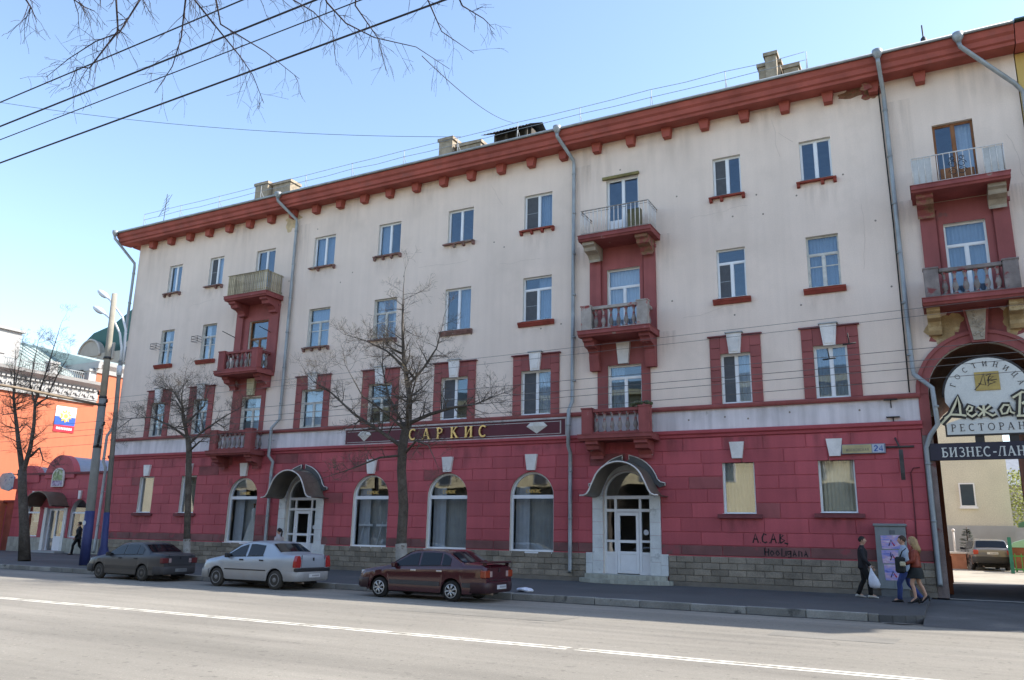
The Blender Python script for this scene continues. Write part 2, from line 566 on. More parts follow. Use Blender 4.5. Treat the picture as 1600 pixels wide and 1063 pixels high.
# ------------------------------------------------------------------ ground, road, pavements
struct('ground', MB().add([(-900, -900, -0.30), (900, -900, -0.30), (900, 1500, -0.30), (-900, 1500, -0.30)], [(0, 1, 2, 3)]), M_GROUND)
def road_mat():
    m = mat('road_asphalt', (0.238, 0.219, 0.187), 0.9, var=0.10, scale=0.16, fine=0.16, fscale=70, bump=0.35, bscale=90, patch=(0.22, 0.203, 0.172), patch_scale=0.11, patch_at=0.5, patch_soft=.2)
    N, L = m.node_tree.nodes, m.node_tree.links
    bs = N['Principled BSDF']
    src = bs.inputs['Base Color'].links[0].from_socket
    tc = N.new('ShaderNodeTexCoord')

    def layer(src, scale, vec_scale, a, b, lo, hi, det=4):
        mp = N.new('ShaderNodeMapping')
        mp.inputs['Scale'].default_value = vec_scale
        L.new(tc.outputs['Object'], mp.inputs[0])
        nz = N.new('ShaderNodeTexNoise')
        nz.inputs['Scale'].default_value = scale
        nz.inputs['Detail'].default_value = det
        L.new(mp.outputs[0], nz.inputs['Vector'])
        mr = N.new('ShaderNodeMapRange')
        for k, v in zip((1, 2, 3, 4), (a, b, lo, hi)): mr.inputs[k].default_value = v
        L.new(nz.outputs['Fac'], mr.inputs[0])
        mx = N.new('ShaderNodeMix')
        mx.data_type = 'RGBA'
        mx.blend_type = 'MULTIPLY'
        mx.inputs['Factor'].default_value = 1
        L.new(src, mx.inputs[6])
        L.new(mr.outputs[0], mx.inputs[7])
        return mx.outputs[2]
    src = layer(src, 1.0, (.035, .75, 1), .35, .65, .84, 1.12)          # wheel worn lanes along the street
    src = layer(src, 1.0, (.25, 3.2, 1), .35, .65, .94, 1.05)           # sweeping streaks
    src = layer(src, 9.0, (1, 1, 1), .62, .70, 1.0, .72, 3)             # dark spots
    src = layer(src, 22.0, (1, 1, 1), .66, .72, 1.0, 1.35, 2)           # pale grit
    L.new(src, bs.inputs['Base Color'])
    return m


M_ASPH = road_mat()
struct('road', MB().add([(-500, -25.2, -0.15), (500, -25.2, -0.15), (500, -7.8, -0.15), (-500, -7.8, -0.15)], [(0, 1, 2, 3)]), M_ASPH)
r9 = random.Random(31)
for k, (x, y, w, d, c_) in enumerate(((-11.5, -12.6, 4.2, 1.2, (0.21, 0.196, 0.17)), (-23.0, -19.0, 3.0, 1.6, (0.225, 0.207, 0.178)), (-3.2, -12.2, 2.2, .9, (0.20, 0.188, 0.165)))):
    P_ = [(x + w * u + r9.uniform(-.06, .06), y + d * v + r9.uniform(-.05, .05), -.1462) for u, v in ((0, 0), (.33, 0), (.66, 0), (1, 0), (1, .5), (1, 1), (.6, 1), (.3, 1), (0, 1), (0, .5))]
    struct('road_patch', MB().add(P_, [tuple(range(10))]), mat('asphalt_patch_%s' % 'abc'[k], c_, .92, var=.14, scale=1.2, fine=.2, fscale=60, bump=.4, bscale=80))
lines = MB()
for y in (-16.28, -16.08):
    for x0, x1 in ((-300, -5.45), (-5.32, 120)):
        lines.add([(x0, y - .055, -0.146), (x1, y - .055, -0.146), (x1, y + .055, -0.146), (x0, y + .055, -0.146)], [(0, 1, 2, 3)])
struct('road_line', lines, M_LINE)
pav = MB()
poly = [(-500, -7.76), (-1.55, -7.76)] + [(-1.55 + 0.75 * math.sin(R(a)), -7.01 - 0.75 * math.cos(R(a))) for a in range(15, 91, 15)] + [(-0.62, 0.2), (-0.62, 13), (-500, 13)]
pav.prism(poly, -0.28, 0.0, axis='z')
struct('pavement', pav, M_WALK)
struct('pavement_far_side', MB().box(-500, 500, -60, -25.35, -0.28, 0.0), M_WALK)
struct('pavement_right', MB().prism([(4.4, -7.0), (5.1, -7.76), (400, -7.76), (400, 0.2), (4.2, 0.2)], -0.28, 0.0, axis='z'), M_WALK)
kerb = bpy.data.objects.new('kerb', None)
col.objects.link(kerb)
kerb['kind'] = 'structure'
x = -75.0
ks = 0
while x < -1.7:
    l = rnd.uniform(1.05, 1.4)
    x1 = min(x + l, -1.55)
    h = rnd.uniform(0.0, 0.018)
    MB().cbox(x + .008, x1 - .008, -7.92 + rnd.uniform(-.012, .012), -7.755, -0.26, 0.012 + h, 0.012).build('kerb_stone', M_KERB, kerb)
    x = x1
for i in range(5):
    a0, a1 = R(18 * i + .3), R(18 * (i + 1) - .3)
    c = (-1.55, -7.01)
    P4 = [(c[0] + r_ * math.sin(a), c[1] - r_ * math.cos(a)) for r_, a in ((.752, a0), (.91, a0), (.91, a1), (.752, a1))]
    MB().prism(P4, -0.26, 0.003, axis='z').build('kerb_stone', M_WALK, kerb)
y = -7.0
while y < -0.9:
    y1 = min(y + 1.15, -0.5)
    MB().prism([(-0.795, y + .008), (-0.66, y + .008), (-0.66, y1 - .008), (-0.795, y1 - .008)], -0.26, 0.003, axis='z').build('kerb_stone', M_WALK, kerb)
    y = y1
x = 5.2
while x < 14:
    MB().cbox(x + .008, x + 1.2, -7.92, -7.755, -0.26, 0.012, 0.012).build('kerb_stone', M_KERB, kerb)
    x += 1.2
drv = MB()
ys = [(-8.4, -.1475), (-7.6, -.09), (-6.5, -.055), (-3, -.04), (0, -.045), (13, -.02), (13.3, -.018)]
nx = 12
for j, (yy, zz) in enumerate(ys):
    for i in range(nx + 1):
        drv.v.append((-0.66 + 5.4 * i / nx, yy, zz + (0.012 * math.sin(i * 1.7 + j * 2.1) if 0 < j < 5 else 0)))
for j in range(len(ys) - 1):
    for i in range(nx):
        a = j * (nx + 1) + i
        drv.f.append((a, a + 1, a + nx + 2, a + nx + 1)); drv.m.append(0); drv.sm.append(True)
struct('driveway', drv, M_DRIVE)
yard = MB()
yz = [(13.0, -.03), (16, .04), (19, .17), (22, .27), (26, .30), (90, .32)]
for yy, zz in yz:
    yard.v += [(-60, yy, zz), (60, yy, zz)]
for j in range(len(yz) - 1):
    yard.f.append((2 * j, 2 * j + 1, 2 * j + 3, 2 * j + 2)); yard.m.append(0); yard.sm.append(True)
struct('courtyard_ground', yard, M_YARD)
dirt = MB()
for k in range(26):
    cx = -1.2 + k * .22 + rnd.uniform(-.1, .1)
    cy = -8.1 + rnd.uniform(-.12, .12)
    rx_, ry_ = rnd.uniform(.12, .35), rnd.uniform(.05, .12)
    dirt.add([(cx + rx_ * math.cos(a) * rnd.uniform(.7, 1.2), cy + ry_ * math.sin(a) * rnd.uniform(.7, 1.2), -0.138 + .0006 * k) for a in [2 * PI * i / 9 for i in range(9)]], [tuple(range(9))])
for i in range(150):
    xa_ = -42 + .27 * i
    w_ = [.10 + .09 * abs(math.sin(i * .7) * math.sin(i * .23 + 1)) + rnd.uniform(0, .05) for _ in range(2)]
    if i: w_[0] = wl_
    wl_ = w_[1]
    dirt.add([(xa_, -7.93 - w_[0], -.1455), (xa_ + .27, -7.93 - w_[1], -.1455), (xa_ + .27, -7.90, -.1445), (xa_, -7.90, -.1445)], [(0, 1, 2, 3)])
o = struct('gutter_dirt', dirt, mat('wet_dirt', (0.05, 0.047, 0.042), 0.7, var=0.3, scale=4))
dpatch = MB()  # two dark, smoother patches lying on the asphalt
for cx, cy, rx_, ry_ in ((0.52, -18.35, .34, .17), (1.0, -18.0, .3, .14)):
    dpatch.add([(cx + rx_ * math.cos(a) * (1 + .2 * math.sin(3 * a)), cy + ry_ * math.sin(a), -0.1445) for a in [2 * PI * i / 18 for i in range(18)]], [tuple(range(18))])
struct('dark_patch', dpatch, mat('dark_asphalt', (0.05, 0.05, 0.05), 0.35, spec=0.5))

# ------------------------------------------------------------------ the apartment house
X0, X1 = -39.6, 3.4
DEPTH = 13.0
HOUSE = thing('apartment_building', 'long cream four storey apartment house with red ground floor and red eaves', 'building', (-18, 0, 0))

LC = [(-36.87, -35.85), (-33.70, -32.66), (-26.42, -25.10), (-22.48, -21.20), (-18.60, -17.28), (-14.75, -13.43), (-6.67, -5.62), (-3.50, -2.43)]
DC = [(-30.30, -29.00), (-11.00, -9.65), (0.80, 2.00)]
Z4, Z3, Z2 = (14.15, 15.76), (10.13, 12.06), (6.27, 8.08)
rects = []
for c in LC:
    rects += [(*c, *Z4), (*c, *Z3), (*c, *Z2)]
rects += [(*DC[0], 13.03, 15.64), (*DC[0], 9.2, 11.85), (*DC[0], 6.27, 7.95),
          (*DC[1], 13.05, 15.75), (*DC[1], 9.2, 11.88), (*DC[1], 6.27, 7.99),
          (*DC[2], 12.88, 15.40), (*DC[2], 9.08, 11.82)]
ACX, AR, ASP = 1.42, 1.56, 6.22       # gateway arch


def wall_with_holes(mb, x0, x1, z0, z1, rects_, arches, y, depth, m=0, mr=1):
    """front sheet at y with rectangular and round-topped openings and their reveals"""
    boxes = list(rects_) + [(cx - r_, cx + r_, zb, zs + r_) for cx, r_, zb, zs in arches]
    xs = sorted({x0, x1} | {b[0] for b in boxes if x0 < b[0] < x1} | {b[1] for b in boxes if x0 < b[1] < x1})
    zs_ = sorted({z0, z1} | {b[2] for b in boxes if z0 < b[2] < z1} | {b[3] for b in boxes if z0 < b[3] < z1})
    idx = {}

    def vid(xx, zz):
        k = (round(xx, 4), round(zz, 4))
        if k not in idx:
            idx[k] = len(mb.v)
            mb.v.append((xx, y, zz))
        return idx[k]
    for i in range(len(xs) - 1):
        for j in range(len(zs_) - 1):
            cx, cz = (xs[i] + xs[i + 1]) / 2, (zs_[j] + zs_[j + 1]) / 2
            if any(b[0] < cx < b[1] and b[2] < cz < b[3] for b in boxes):
                continue
            mb.f.append((vid(xs[i], zs_[j]), vid(xs[i + 1], zs_[j]), vid(xs[i + 1], zs_[j + 1]), vid(xs[i], zs_[j + 1])))
            mb.m.append(m); mb.sm.append(False)
    yb = y + depth
    for a, b, c, d in rects_:
        mb.add([(a, y, c), (a, yb, c), (a, yb, d), (a, y, d)], [(0, 1, 2, 3)], mr)
        mb.add([(b, y, c), (b, y, d), (b, yb, d), (b, yb, c)], [(0, 1, 2, 3)], mr)
        mb.add([(a, y, d), (a, yb, d), (b, yb, d), (b, y, d)], [(0, 1, 2, 3)], mr)
        mb.add([(a, y, c), (b, y, c), (b, yb, c), (a, yb, c)], [(0, 1, 2, 3)], mr)
    for cx, r_, zb, zsp in arches:
        n = 18
        A = [(cx + r_ * math.cos(PI * i / n), zsp + r_ * math.sin(PI * i / n)) for i in range(n + 1)]
        for i in range(n):
            p, q = A[i], A[i + 1]
            mb.add([(p[0], y, p[1]), (p[0], y, zsp + r_), (q[0], y, zsp + r_), (q[0], y, q[1])], [(0, 1, 2, 3)], m)
            mb.add([(p[0], y, p[1]), (q[0], y, q[1]), (q[0], yb, q[1]), (p[0], yb, p[1])], [(0, 1, 2, 3)], mr)
        for xx in (cx - r_, cx + r_):
            mb.add([(xx, y, zb), (xx, yb, zb), (xx, yb, zsp), (xx, y, zsp)], [(0, 1, 2, 3)], mr)
        mb.add([(cx - r_, y, zb), (cx + r_, y, zb), (cx + r_, yb, zb), (cx - r_, yb, zb)], [(0, 1, 2, 3)], mr)


# upper wall with its openings, side walls, back wall, floors inside
up = MB()
wall_with_holes(up, X0, -0.46, 6.10, 17.5, [r_ for r_ in rects if r_[1] < -0.5], [], 0.0, 0.24)
wall_with_holes(up, -0.46, X1, 0.0, 17.5, [r_ for r_ in rects if r_[0] > -0.5], [(ACX, AR, -0.02, ASP)], 0.0, 0.24)
upper = up.build('upper_wall', [M_CREAM, M_REVEAL], HOUSE, recalc=False)
sh = MB()
sh.box(X0, X0 + .35, 0.004, DEPTH, 0, 17.45)
sh.box(X0, -.35, DEPTH - .35, DEPTH - .01, 0, 17.4).box(3.0, X1, DEPTH - .35, DEPTH - .01, 0, 17.4).box(-.35, 3.0, DEPTH - .35, DEPTH - .01, 8.0, 17.4)
sh.build('side_wall', M_CREAM, HOUSE)
inn = MB()
for z in (5.15, 9.0, 12.85, 16.9):
    inn.box(X0 + .3, -.6, .26, DEPTH - .3, z - .25, z)
    if z > 8.5:
        inn.box(-.6, X1 - .02, .26, DEPTH - .3, z - .25, z)
inn.box(X0 + .3, -.6, 4.5, 4.6, 0.1, 16.8)
inn.box(-.6, X1 - .02, 4.5, 4.6, 8.9, 16.8)
for xx in (-38.2, -34.75, -31.7, -27.9, -24.0, -20.0, -16.2, -12.6, -8.3, -4.6, -.8):
    inn.box(xx, xx + .1, .3, 4.5, .1, 16.8)
inn.box(3.25, 3.38, .3, 4.5, 8.9, 16.8)
inn.build('inner_wall', M_ROOM, HOUSE)

# ground floor wall
GR = [(-37.05, -35.98, 2.36, 4.19), (-33.92, -32.86, 2.36, 4.19), (-6.77, -5.68, 2.45, 4.30), (-3.61, -2.49, 2.49, 4.29)]
GA = [(-29.60, .93, 1.02, 3.10), (-22.00, .95, 1.0, 3.08), (-18.08, .96, 1.0, 3.08), (-14.20, .94, 1.0, 3.08)]
DA = [(-25.88, .90, .30, 3.09), (-10.33, .90, .30, 3.09)]
GX1 = -0.45
gf = MB()
wall_with_holes(gf, X0, GX1, 0.02, 5.34, GR, GA + DA, -0.03, 0.27)
gf.box(GX1 - .02, GX1, -0.03, 0.3, 0.02, 5.34)
gwall = gf.build('ground_floor_wall', [M_RED, M_REVEAL], HOUSE, recalc=False)

COURSES = [1.04, 1.38, 1.82, 2.30, 2.82, 3.29, 3.73, 4.18, 4.64, 5.10]
YF = -0.054


def hole_spans(zm):
    out = []
    for a, b, c, d in GR:
        if c < zm < d: out.append((a, b))
    for a, b, c, d in GR:          # sills and keystones sit on the wall
        if c - .18 < zm < c: pass
    return out


def block(xl, xr, z0, z1, fl=None, fr=None):
    """one render block; fl/fr give a curved left/right edge as functions of z"""
    g, ch = 0.009, 0.011
    n = 5 if (fl or fr) else 1
    zz = [z0 + g + (z1 - z0 - 2 * g) * i / n for i in range(n + 1)]
    L_ = [((fl(z) if fl else xl) + g, z) for z in zz]
    R_ = [((fr(z) if fr else xr) - g, z) for z in zz]
    if min(r_[0] - l_[0] for l_, r_ in zip(L_, R_)) < 0.02:
        return None
    ring = L_ + R_[::-1]
    cx = sum(p[0] for p in ring) / len(ring)
    cz = (z0 + z1) / 2
    wd, hd = (xr - xl) / 2, (z1 - z0) / 2
    inner = []
    for i, (a, b) in enumerate(ring):
        da = ch if i <= n else -ch
        zi = b + (ch if (i == 0 or i == len(ring) - 1) else (-ch if i in (n, n + 1) else 0))
        inner.append((a + da, zi))
    mb = MB()
    k = len(ring)
    vs_ = [(a, -0.028, b) for a, b in ring] + [(a, YF + .012, b) for a, b in ring] + [(a, YF, b) for a, b in inner]
    fs_ = [tuple(range(2 * k, 3 * k))]
    for i in range(k):
        j = (i + 1) % k
        fs_ += [(i, j, k + j, k + i), (k + i, k + j, 2 * k + j, 2 * k + i)]
    mb.add(vs_, fs_)
    return mb


nblk = 0
for ci in range(9):
    z0, z1 = COURSES[ci], COURSES[ci + 1]
    zm = (z0 + z1) / 2
    # hard edges of this course: (left, right, fl, fr) gaps
    gaps = []
    for a, b, c, d in GR:
        if c < zm < d: gaps.append((a, b, None, None))
    for cx, r_, zb, zs in GA:
        if zm < zs - .1 and zm > zb: gaps.append((cx - r_, cx + r_, None, None))
        elif zs - .1 <= zm < zs + r_ + .1:
            h = lambda z, cx=cx, r_=r_, zs=zs: (math.sqrt(max(0, r_ * r_ - max(0, z - zs) ** 2)) + .012 if z < zs + r_ else 0.0)
            gaps.append((cx - h(zm), cx + h(zm), lambda z, cx=cx, h=h: cx - h(z), lambda z, cx=cx, h=h: cx + h(z)))
    for cx, r_, zb, zs in DA:
        ro = 1.31
        if zm < zs: gaps.append((cx - ro, cx + ro, None, None))
        elif zm < zs + 1.45:
            ro2 = 1.22
            h = lambda z, zs=zs, ro=ro2: (math.sqrt(max(0, ro * ro - max(0, z - zs) ** 2)) if z < zs + ro else 0.0)
            gaps.append((cx - h(zm), cx + h(zm), lambda z, cx=cx, h=h: cx - h(z), lambda z, cx=cx, h=h: cx + h(z)))
    gaps.sort()
    spans = []
    xl, fl = X0, None
    for a, b, ga, gb in gaps:
        spans.append((xl, a, fl, ga))
        xl, fl = b, gb
    spans.append((xl, GX1, fl, None))
    for a, b, ga, gb in spans:
        w = b - a
        if w < .08: continue
        n = max(1, round(w / 1.42))
        off = 0.0 if ci % 2 else 0.5
        cuts = [a]
        if n == 1 and w > 1.1:
            cuts.append(a + w * (0.38 if ci % 2 else 0.64))
        else:
            for i in range(n + 1):
                xx = a + w * (i + off) / n
                if xx - cuts[-1] > .3 and b - xx > .3: cuts.append(xx)
        cuts.append(b)
        for i in range(len(cuts) - 1):
            mb = block(cuts[i], cuts[i + 1], z0, z1, ga if i == 0 else None, gb if i == len(cuts) - 2 else None)
            if mb:
                mb.build('render_block', M_REDD if ci == 0 else (M_REDB if rnd.random() < .06 else M_RED), gwall)
                nblk += 1

# plinth with its stones
pl = MB()
door_gaps = [(cx - 1.56, cx + 1.56) for cx, *_ in DA]
segs, xl = [], X0 - .02
for a, b in sorted(door_gaps):
    segs.append((xl, a)); xl = b
segs.append((xl, GX1))
for a, b in segs:
    pl.box(a, b, -.075, -.031, 0.0, 1.005)
    pl.box(a, b, -.12, -.074, 0.0, .15)
plinth = pl.build('plinth', M_MORTAR, HOUSE)
rows = [.15, .365, .58, .795, 1.01]
for k in range(4):
    for a, b in segs:
        n = max(1, round((b - a) / .575))
        w = (b - a) / n
        xs = [a + w * (i + (0.5 if k % 2 else 0)) for i in range(n + 1)]
        xs = [a] + [x for x in xs if a + .12 < x < b - .12] + [b]
        for i in range(len(xs) - 1):
            p = rnd.uniform(.018, .045)
            MB().cbox(xs[i] + .008, xs[i + 1] - .008, -.075 - p, -.07, rows[k] + .007, rows[k + 1] - .007, .012).build('stone', M_STONE, plinth)

# band between ground floor and first floor, string course and cornice below it
bd = MB()
bd.box(X0 - .03, GX1 + .02, -.05, .02, 5.38, 6.11)
bd.build('band', M_BAND, HOUSE)
st = MB()
st.prism([(.01, 6.10), (-.14, 6.10), (-.18, 6.15), (-.20, 6.22), (-.15, 6.255), (.01, 6.27)], X0 - .08, GX1 + .06, axis='x')
st.build('string_course', M_MAROON, HOUSE)
st = MB()
st.prism([(-.032, 5.10), (-.10, 5.12), (-.12, 5.20), (-.20, 5.25), (-.22, 5.34), (-.18, 5.365), (.0, 5.385)], X0 - .09, GX1 + .05, axis='x')
st.build('lower_cornice', M_RED, HOUSE)

# eaves cornice, brackets, roof
cp = [(0.02, 17.42), (-.70, 17.36), (-.72, 17.46), (-.80, 17.50), (-.84, 17.66), (-.93, 17.73), (-.98, 17.90), (-1.0, 17.93), (0.02, 18.02)]
co = MB().prism(cp, X0 - .9, X1, axis='x')
co.prism([(X0 + .02 + (-a if a > 0 else a), b) for a, b in cp], -.0, DEPTH + .6, axis='y')
co.build('cornice', M_CORNICE, HOUSE)
bk = MB()
bk.prism([(-.20, 17.405), (.20, 17.405), (.145, 17.0), (-.145, 17.0)], -.30, -.003)
bkm = bk.mesh('eaves_bracket', M_CORNICE)
for i in range(27):
    x = -38.33 + 1.498 * i
    if x < 2.6:
        inst('eaves_bracket', bkm, HOUSE, (x + rnd.uniform(-.02, .02), rnd.uniform(0, .015), rnd.uniform(-.012, .0)), rnd.uniform(-.012, .012))
rf = MB()
rf.prism([(-1.07, 17.95), (-1.07, 18.0), (6.5, 20.35), (14.0, 18.0), (14.0, 17.95), (6.5, 20.25)], X0 - 1.0, X1, axis='x')
roof = rf.build('roof', M_ROOF, HOUSE)
gt = MB()
gt.tube([(X0 - 1.0, -1.06, 17.97), (X1, -1.06, 17.97)], .055, 8)
gt.build('gutter', M_PIPE, HOUSE)


def chimney(x0, x1, y0, y1, z0, z1, cap=True):
    mb = MB().box(x0, x1, y0, y1, z0, z1)
    mb.box(x0 - .07, x1 + .07, y0 - .07, y1 + .07, z1 - .16, z1)
    mb.build('chimney', mat('chimney_brick', (0.33, 0.27, 0.2), 0.9, var=0.25, scale=4, fine=0.2, bump=0.6, bscale=20), roof)


chimney(-5.36, -4.46, 3.6, 4.4, 19.2, 21.55)
chimney(-5.0, -4.55, 3.2, 3.59, 19.2, 21.75)
chimney(-4.35, -3.75, 3.7, 4.6, 19.2, 21.25)
chimney(-21.72, -20.9, 3.6, 4.4, 19.2, 21.75)
chimney(-20.75, -19.3, 3.8, 4.6, 19.2, 21.3)
chimney(-34.8, -33.8, 3.6, 4.4, 19.2, 21.8)
chimney(-33.7, -32.3, 3.9, 4.7, 19.2, 21.75)
dm = MB()
dm.box(-18.05, -16.15, 2.9, 4.6, 18.8, 20.35)
for x in (-17.9, -17.3, -16.7, -16.2):
    dm.box(x - .06, x + .06, 2.82, 2.9, 20.3, 20.75)
dm.box(-18.1, -16.1, 3.2, 4.6, 20.3, 20.95)
dm.build('dormer', mat('dormer_wood', (0.08, 0.07, 0.06), 0.9, var=0.3, scale=3), roof)
dr = MB()
n = 40
for i in range(n + 1):
    x = -18.45 + 2.7 * i / n
    zz = .035 * math.sin(i * 2 * PI / 2.6)
    dr.v += [(x, 2.35, 20.62 + zz), (x, 3.7, 21.35 + zz), (x, 5.0, 20.65 + zz)]
for i in range(n):
    a = 3 * i
    for k in range(2):
        dr.f.append((a + k, a + 3 + k, a + 4 + k, a + 1 + k)); dr.m.append(0); dr.sm.append(True)
dr.build('dormer_roof', mat('slate_sheet', (0.09, 0.09, 0.10), 0.8, var=0.3, scale=3), roof, recalc=False)
rl = MB()
px = []
x = -40.2
while x < -3.0:
    px.append(x)
    x += 3.1
px.append(-3.1)
for x in px:
    j = rnd.uniform(-.06, .06)
    rl.tube([(x, .4, 18.42), (x + j, .4, 19.62)], .016, 5)
    rl.tube([(x + .02, .95, 18.6), (x + j, .4, 19.3)], .013, 5)
for z in (19.27, 19.6):
    pts = []
    for i, x in enumerate(px):
        pts.append((x, .4, z + rnd.uniform(-.03, .03)))
        if i < len(px) - 1:
            pts.append((x + 1.5, .4, z - .02 + rnd.uniform(-.03, .03)))
    rl.tube(pts, .012, 5)
rl.build('roof_railing', mat('railing_steel', (0.30, 0.32, 0.34), 0.6, metallic=0.3), HOUSE)
an = MB()
an.tube([(-40.6, 2, 18.6), (-40.55, 2, 21.6)], .02, 5)
for i in range(6):
    z = 20.4 + .2 * i
    an.tube([(-41.0 + .05 * i, 2, z - .1 - .02 * i), (-40.2 - .03 * i, 2, z + .1)], .012, 4)
an.tube([(-41.1, 2, 20.2), (-40.1, 2, 21.5)], .014, 4)
an.build('roof_aerial', M_IRON, HOUSE)
an = MB()
an.tube([(.9, 1.0, 18.4), (.88, 1.0, 19.9)], .03, 6)
an.lathe([(.02, 0), (.12, .05), (.1, .45), (.03, .55)], 8, (.89, 1.0, 18.9))
for i in range(4):
    an.tube([(.4 + .3 * i, 1.0, 18.5), (.4 + .3 * i, 1.0, 18.9 + .1 * (i % 2))], .012, 4)
an.build('roof_vent_pipe', M_IRON, HOUSE)


# drainpipes
def drain(x, ztop=16.85, zbot=.3, lower=None, off=0.0):
    mb = MB()
    gx = x - off
    mb.lathe([(.07, 0), (.10, .08), (.17, .2), (.17, .34), (.15, .34)], 10, (gx, -1.1, 17.72))
    path = [(gx, -1.1, 17.75), (gx, -1.08, 17.62), (x, -.17, ztop), (x, -.14, ztop - .25)]
    if lower:
        for p in lower: path.append(p)
    path.append((path[-1][0], path[-1][1], zbot + .12))
    path.append((path[-1][0], path[-1][1] - .06, zbot))
    mb.tube(path, .075, 10)
    z = ztop - .6
    while z > zbot + .5:
        xx, yy = x, -.14
        if lower:
            for i in range(len(lower) - 1):
                if lower[i][2] > z: xx, yy = lower[i + 1][0], lower[i + 1][1]
            if z > lower[0][2]: xx, yy = x, -.14
        mb.lathe([(.088, -.03), (.088, .03)], 10, (xx, yy, z))
        mb.tube([(xx, yy, z), (xx, .02, z)], .012, 4)
        z -= 1.75
    mb.build('drainpipe', M_PIPE, HOUSE)


drain(-27.58, lower=[(-27.57, -.14, 6.75), (-27.85, -.34, 6.3), (-27.88, -.34, 5.0), (-27.72, -.19, 4.72), (-27.75, -.19, 4.4)], off=.5)
drain(-12.38, lower=[(-12.44, -.14, 6.7), (-12.5, -.34, 6.3), (-12.52, -.34, 4.95), (-12.5, -.18, 4.7), (-12.5, -.18, 4.4)], off=.35)
drain(-.56, lower=[(-.52, -.14, 7.05), (-.5, -.2, 6.85), (-.02, -.34, 6.35), (.03, -.34, 5.2), (-.2, -.18, 4.9), (-.36, -.16, 4.5)], zbot=.35, off=.05)
drain(-39.72, ztop=16.3, lower=[(-39.7, -.12, 6.9), (-39.85, -.3, 6.4), (-39.85, -.3, 5.0), (-39.72, -.2, 4.7), (-39.72, -.2, 4.3)], off=.75)
mb = MB()
mb.lathe([(.07, 0), (.10, .08), (.17, .2), (.17, .36), (.15, .36)], 10, (1.82, -1.1, 17.62))
mb.tube([(1.82, -1.1, 17.65), (1.86, -1.06, 17.5), (3.3, -.25, 16.2), (3.5, -.16, 15.9), (3.5, -.16, .3)], .075, 10)
mb.build('drainpipe', M_PIPE, HOUSE)
MB().tube([(-.72, -.03, 17.4), (-.66, -.03, 12), (-.68, -.03, 6.3)], .02, 5).build('cable', M_BLACK, HOUSE)
M_CREAMREFL = mat('cream_reflection_blind', (0.62, 0.56, 0.42), .9, var=.12, scale=1.5, fine=.06)  # blind behind ground floor panes, coloured to stand in for their cream reflection
# ------------------------------------------------------------------ windows of the house
def pane(parent, x0, x1, z0, z1, y, g):
    return MB().box(x0, x1, y, y + .012, z0, z1).build('pane', g, parent)


def curtain(parent, x0, x1, z0, z1, y, m, amp=.03, per=.12, skew=0.0):
    mb = MB()
    n = max(6, int((x1 - x0) / per * 4))
    for i in range(n + 1):
        u = i / n
        x = x0 + (x1 - x0) * u
        yy = y + amp * math.sin(2 * PI * (x - x0) / per)
        mb.v += [(x, yy, z0), (x + skew * (1 - u), yy, z1)]
    for i in range(n):
        mb.f.append((2 * i, 2 * i + 2, 2 * i + 3, 2 * i + 1)); mb.m.append(0); mb.sm.append(True)
    return mb.build('curtain', m, parent, recalc=False)


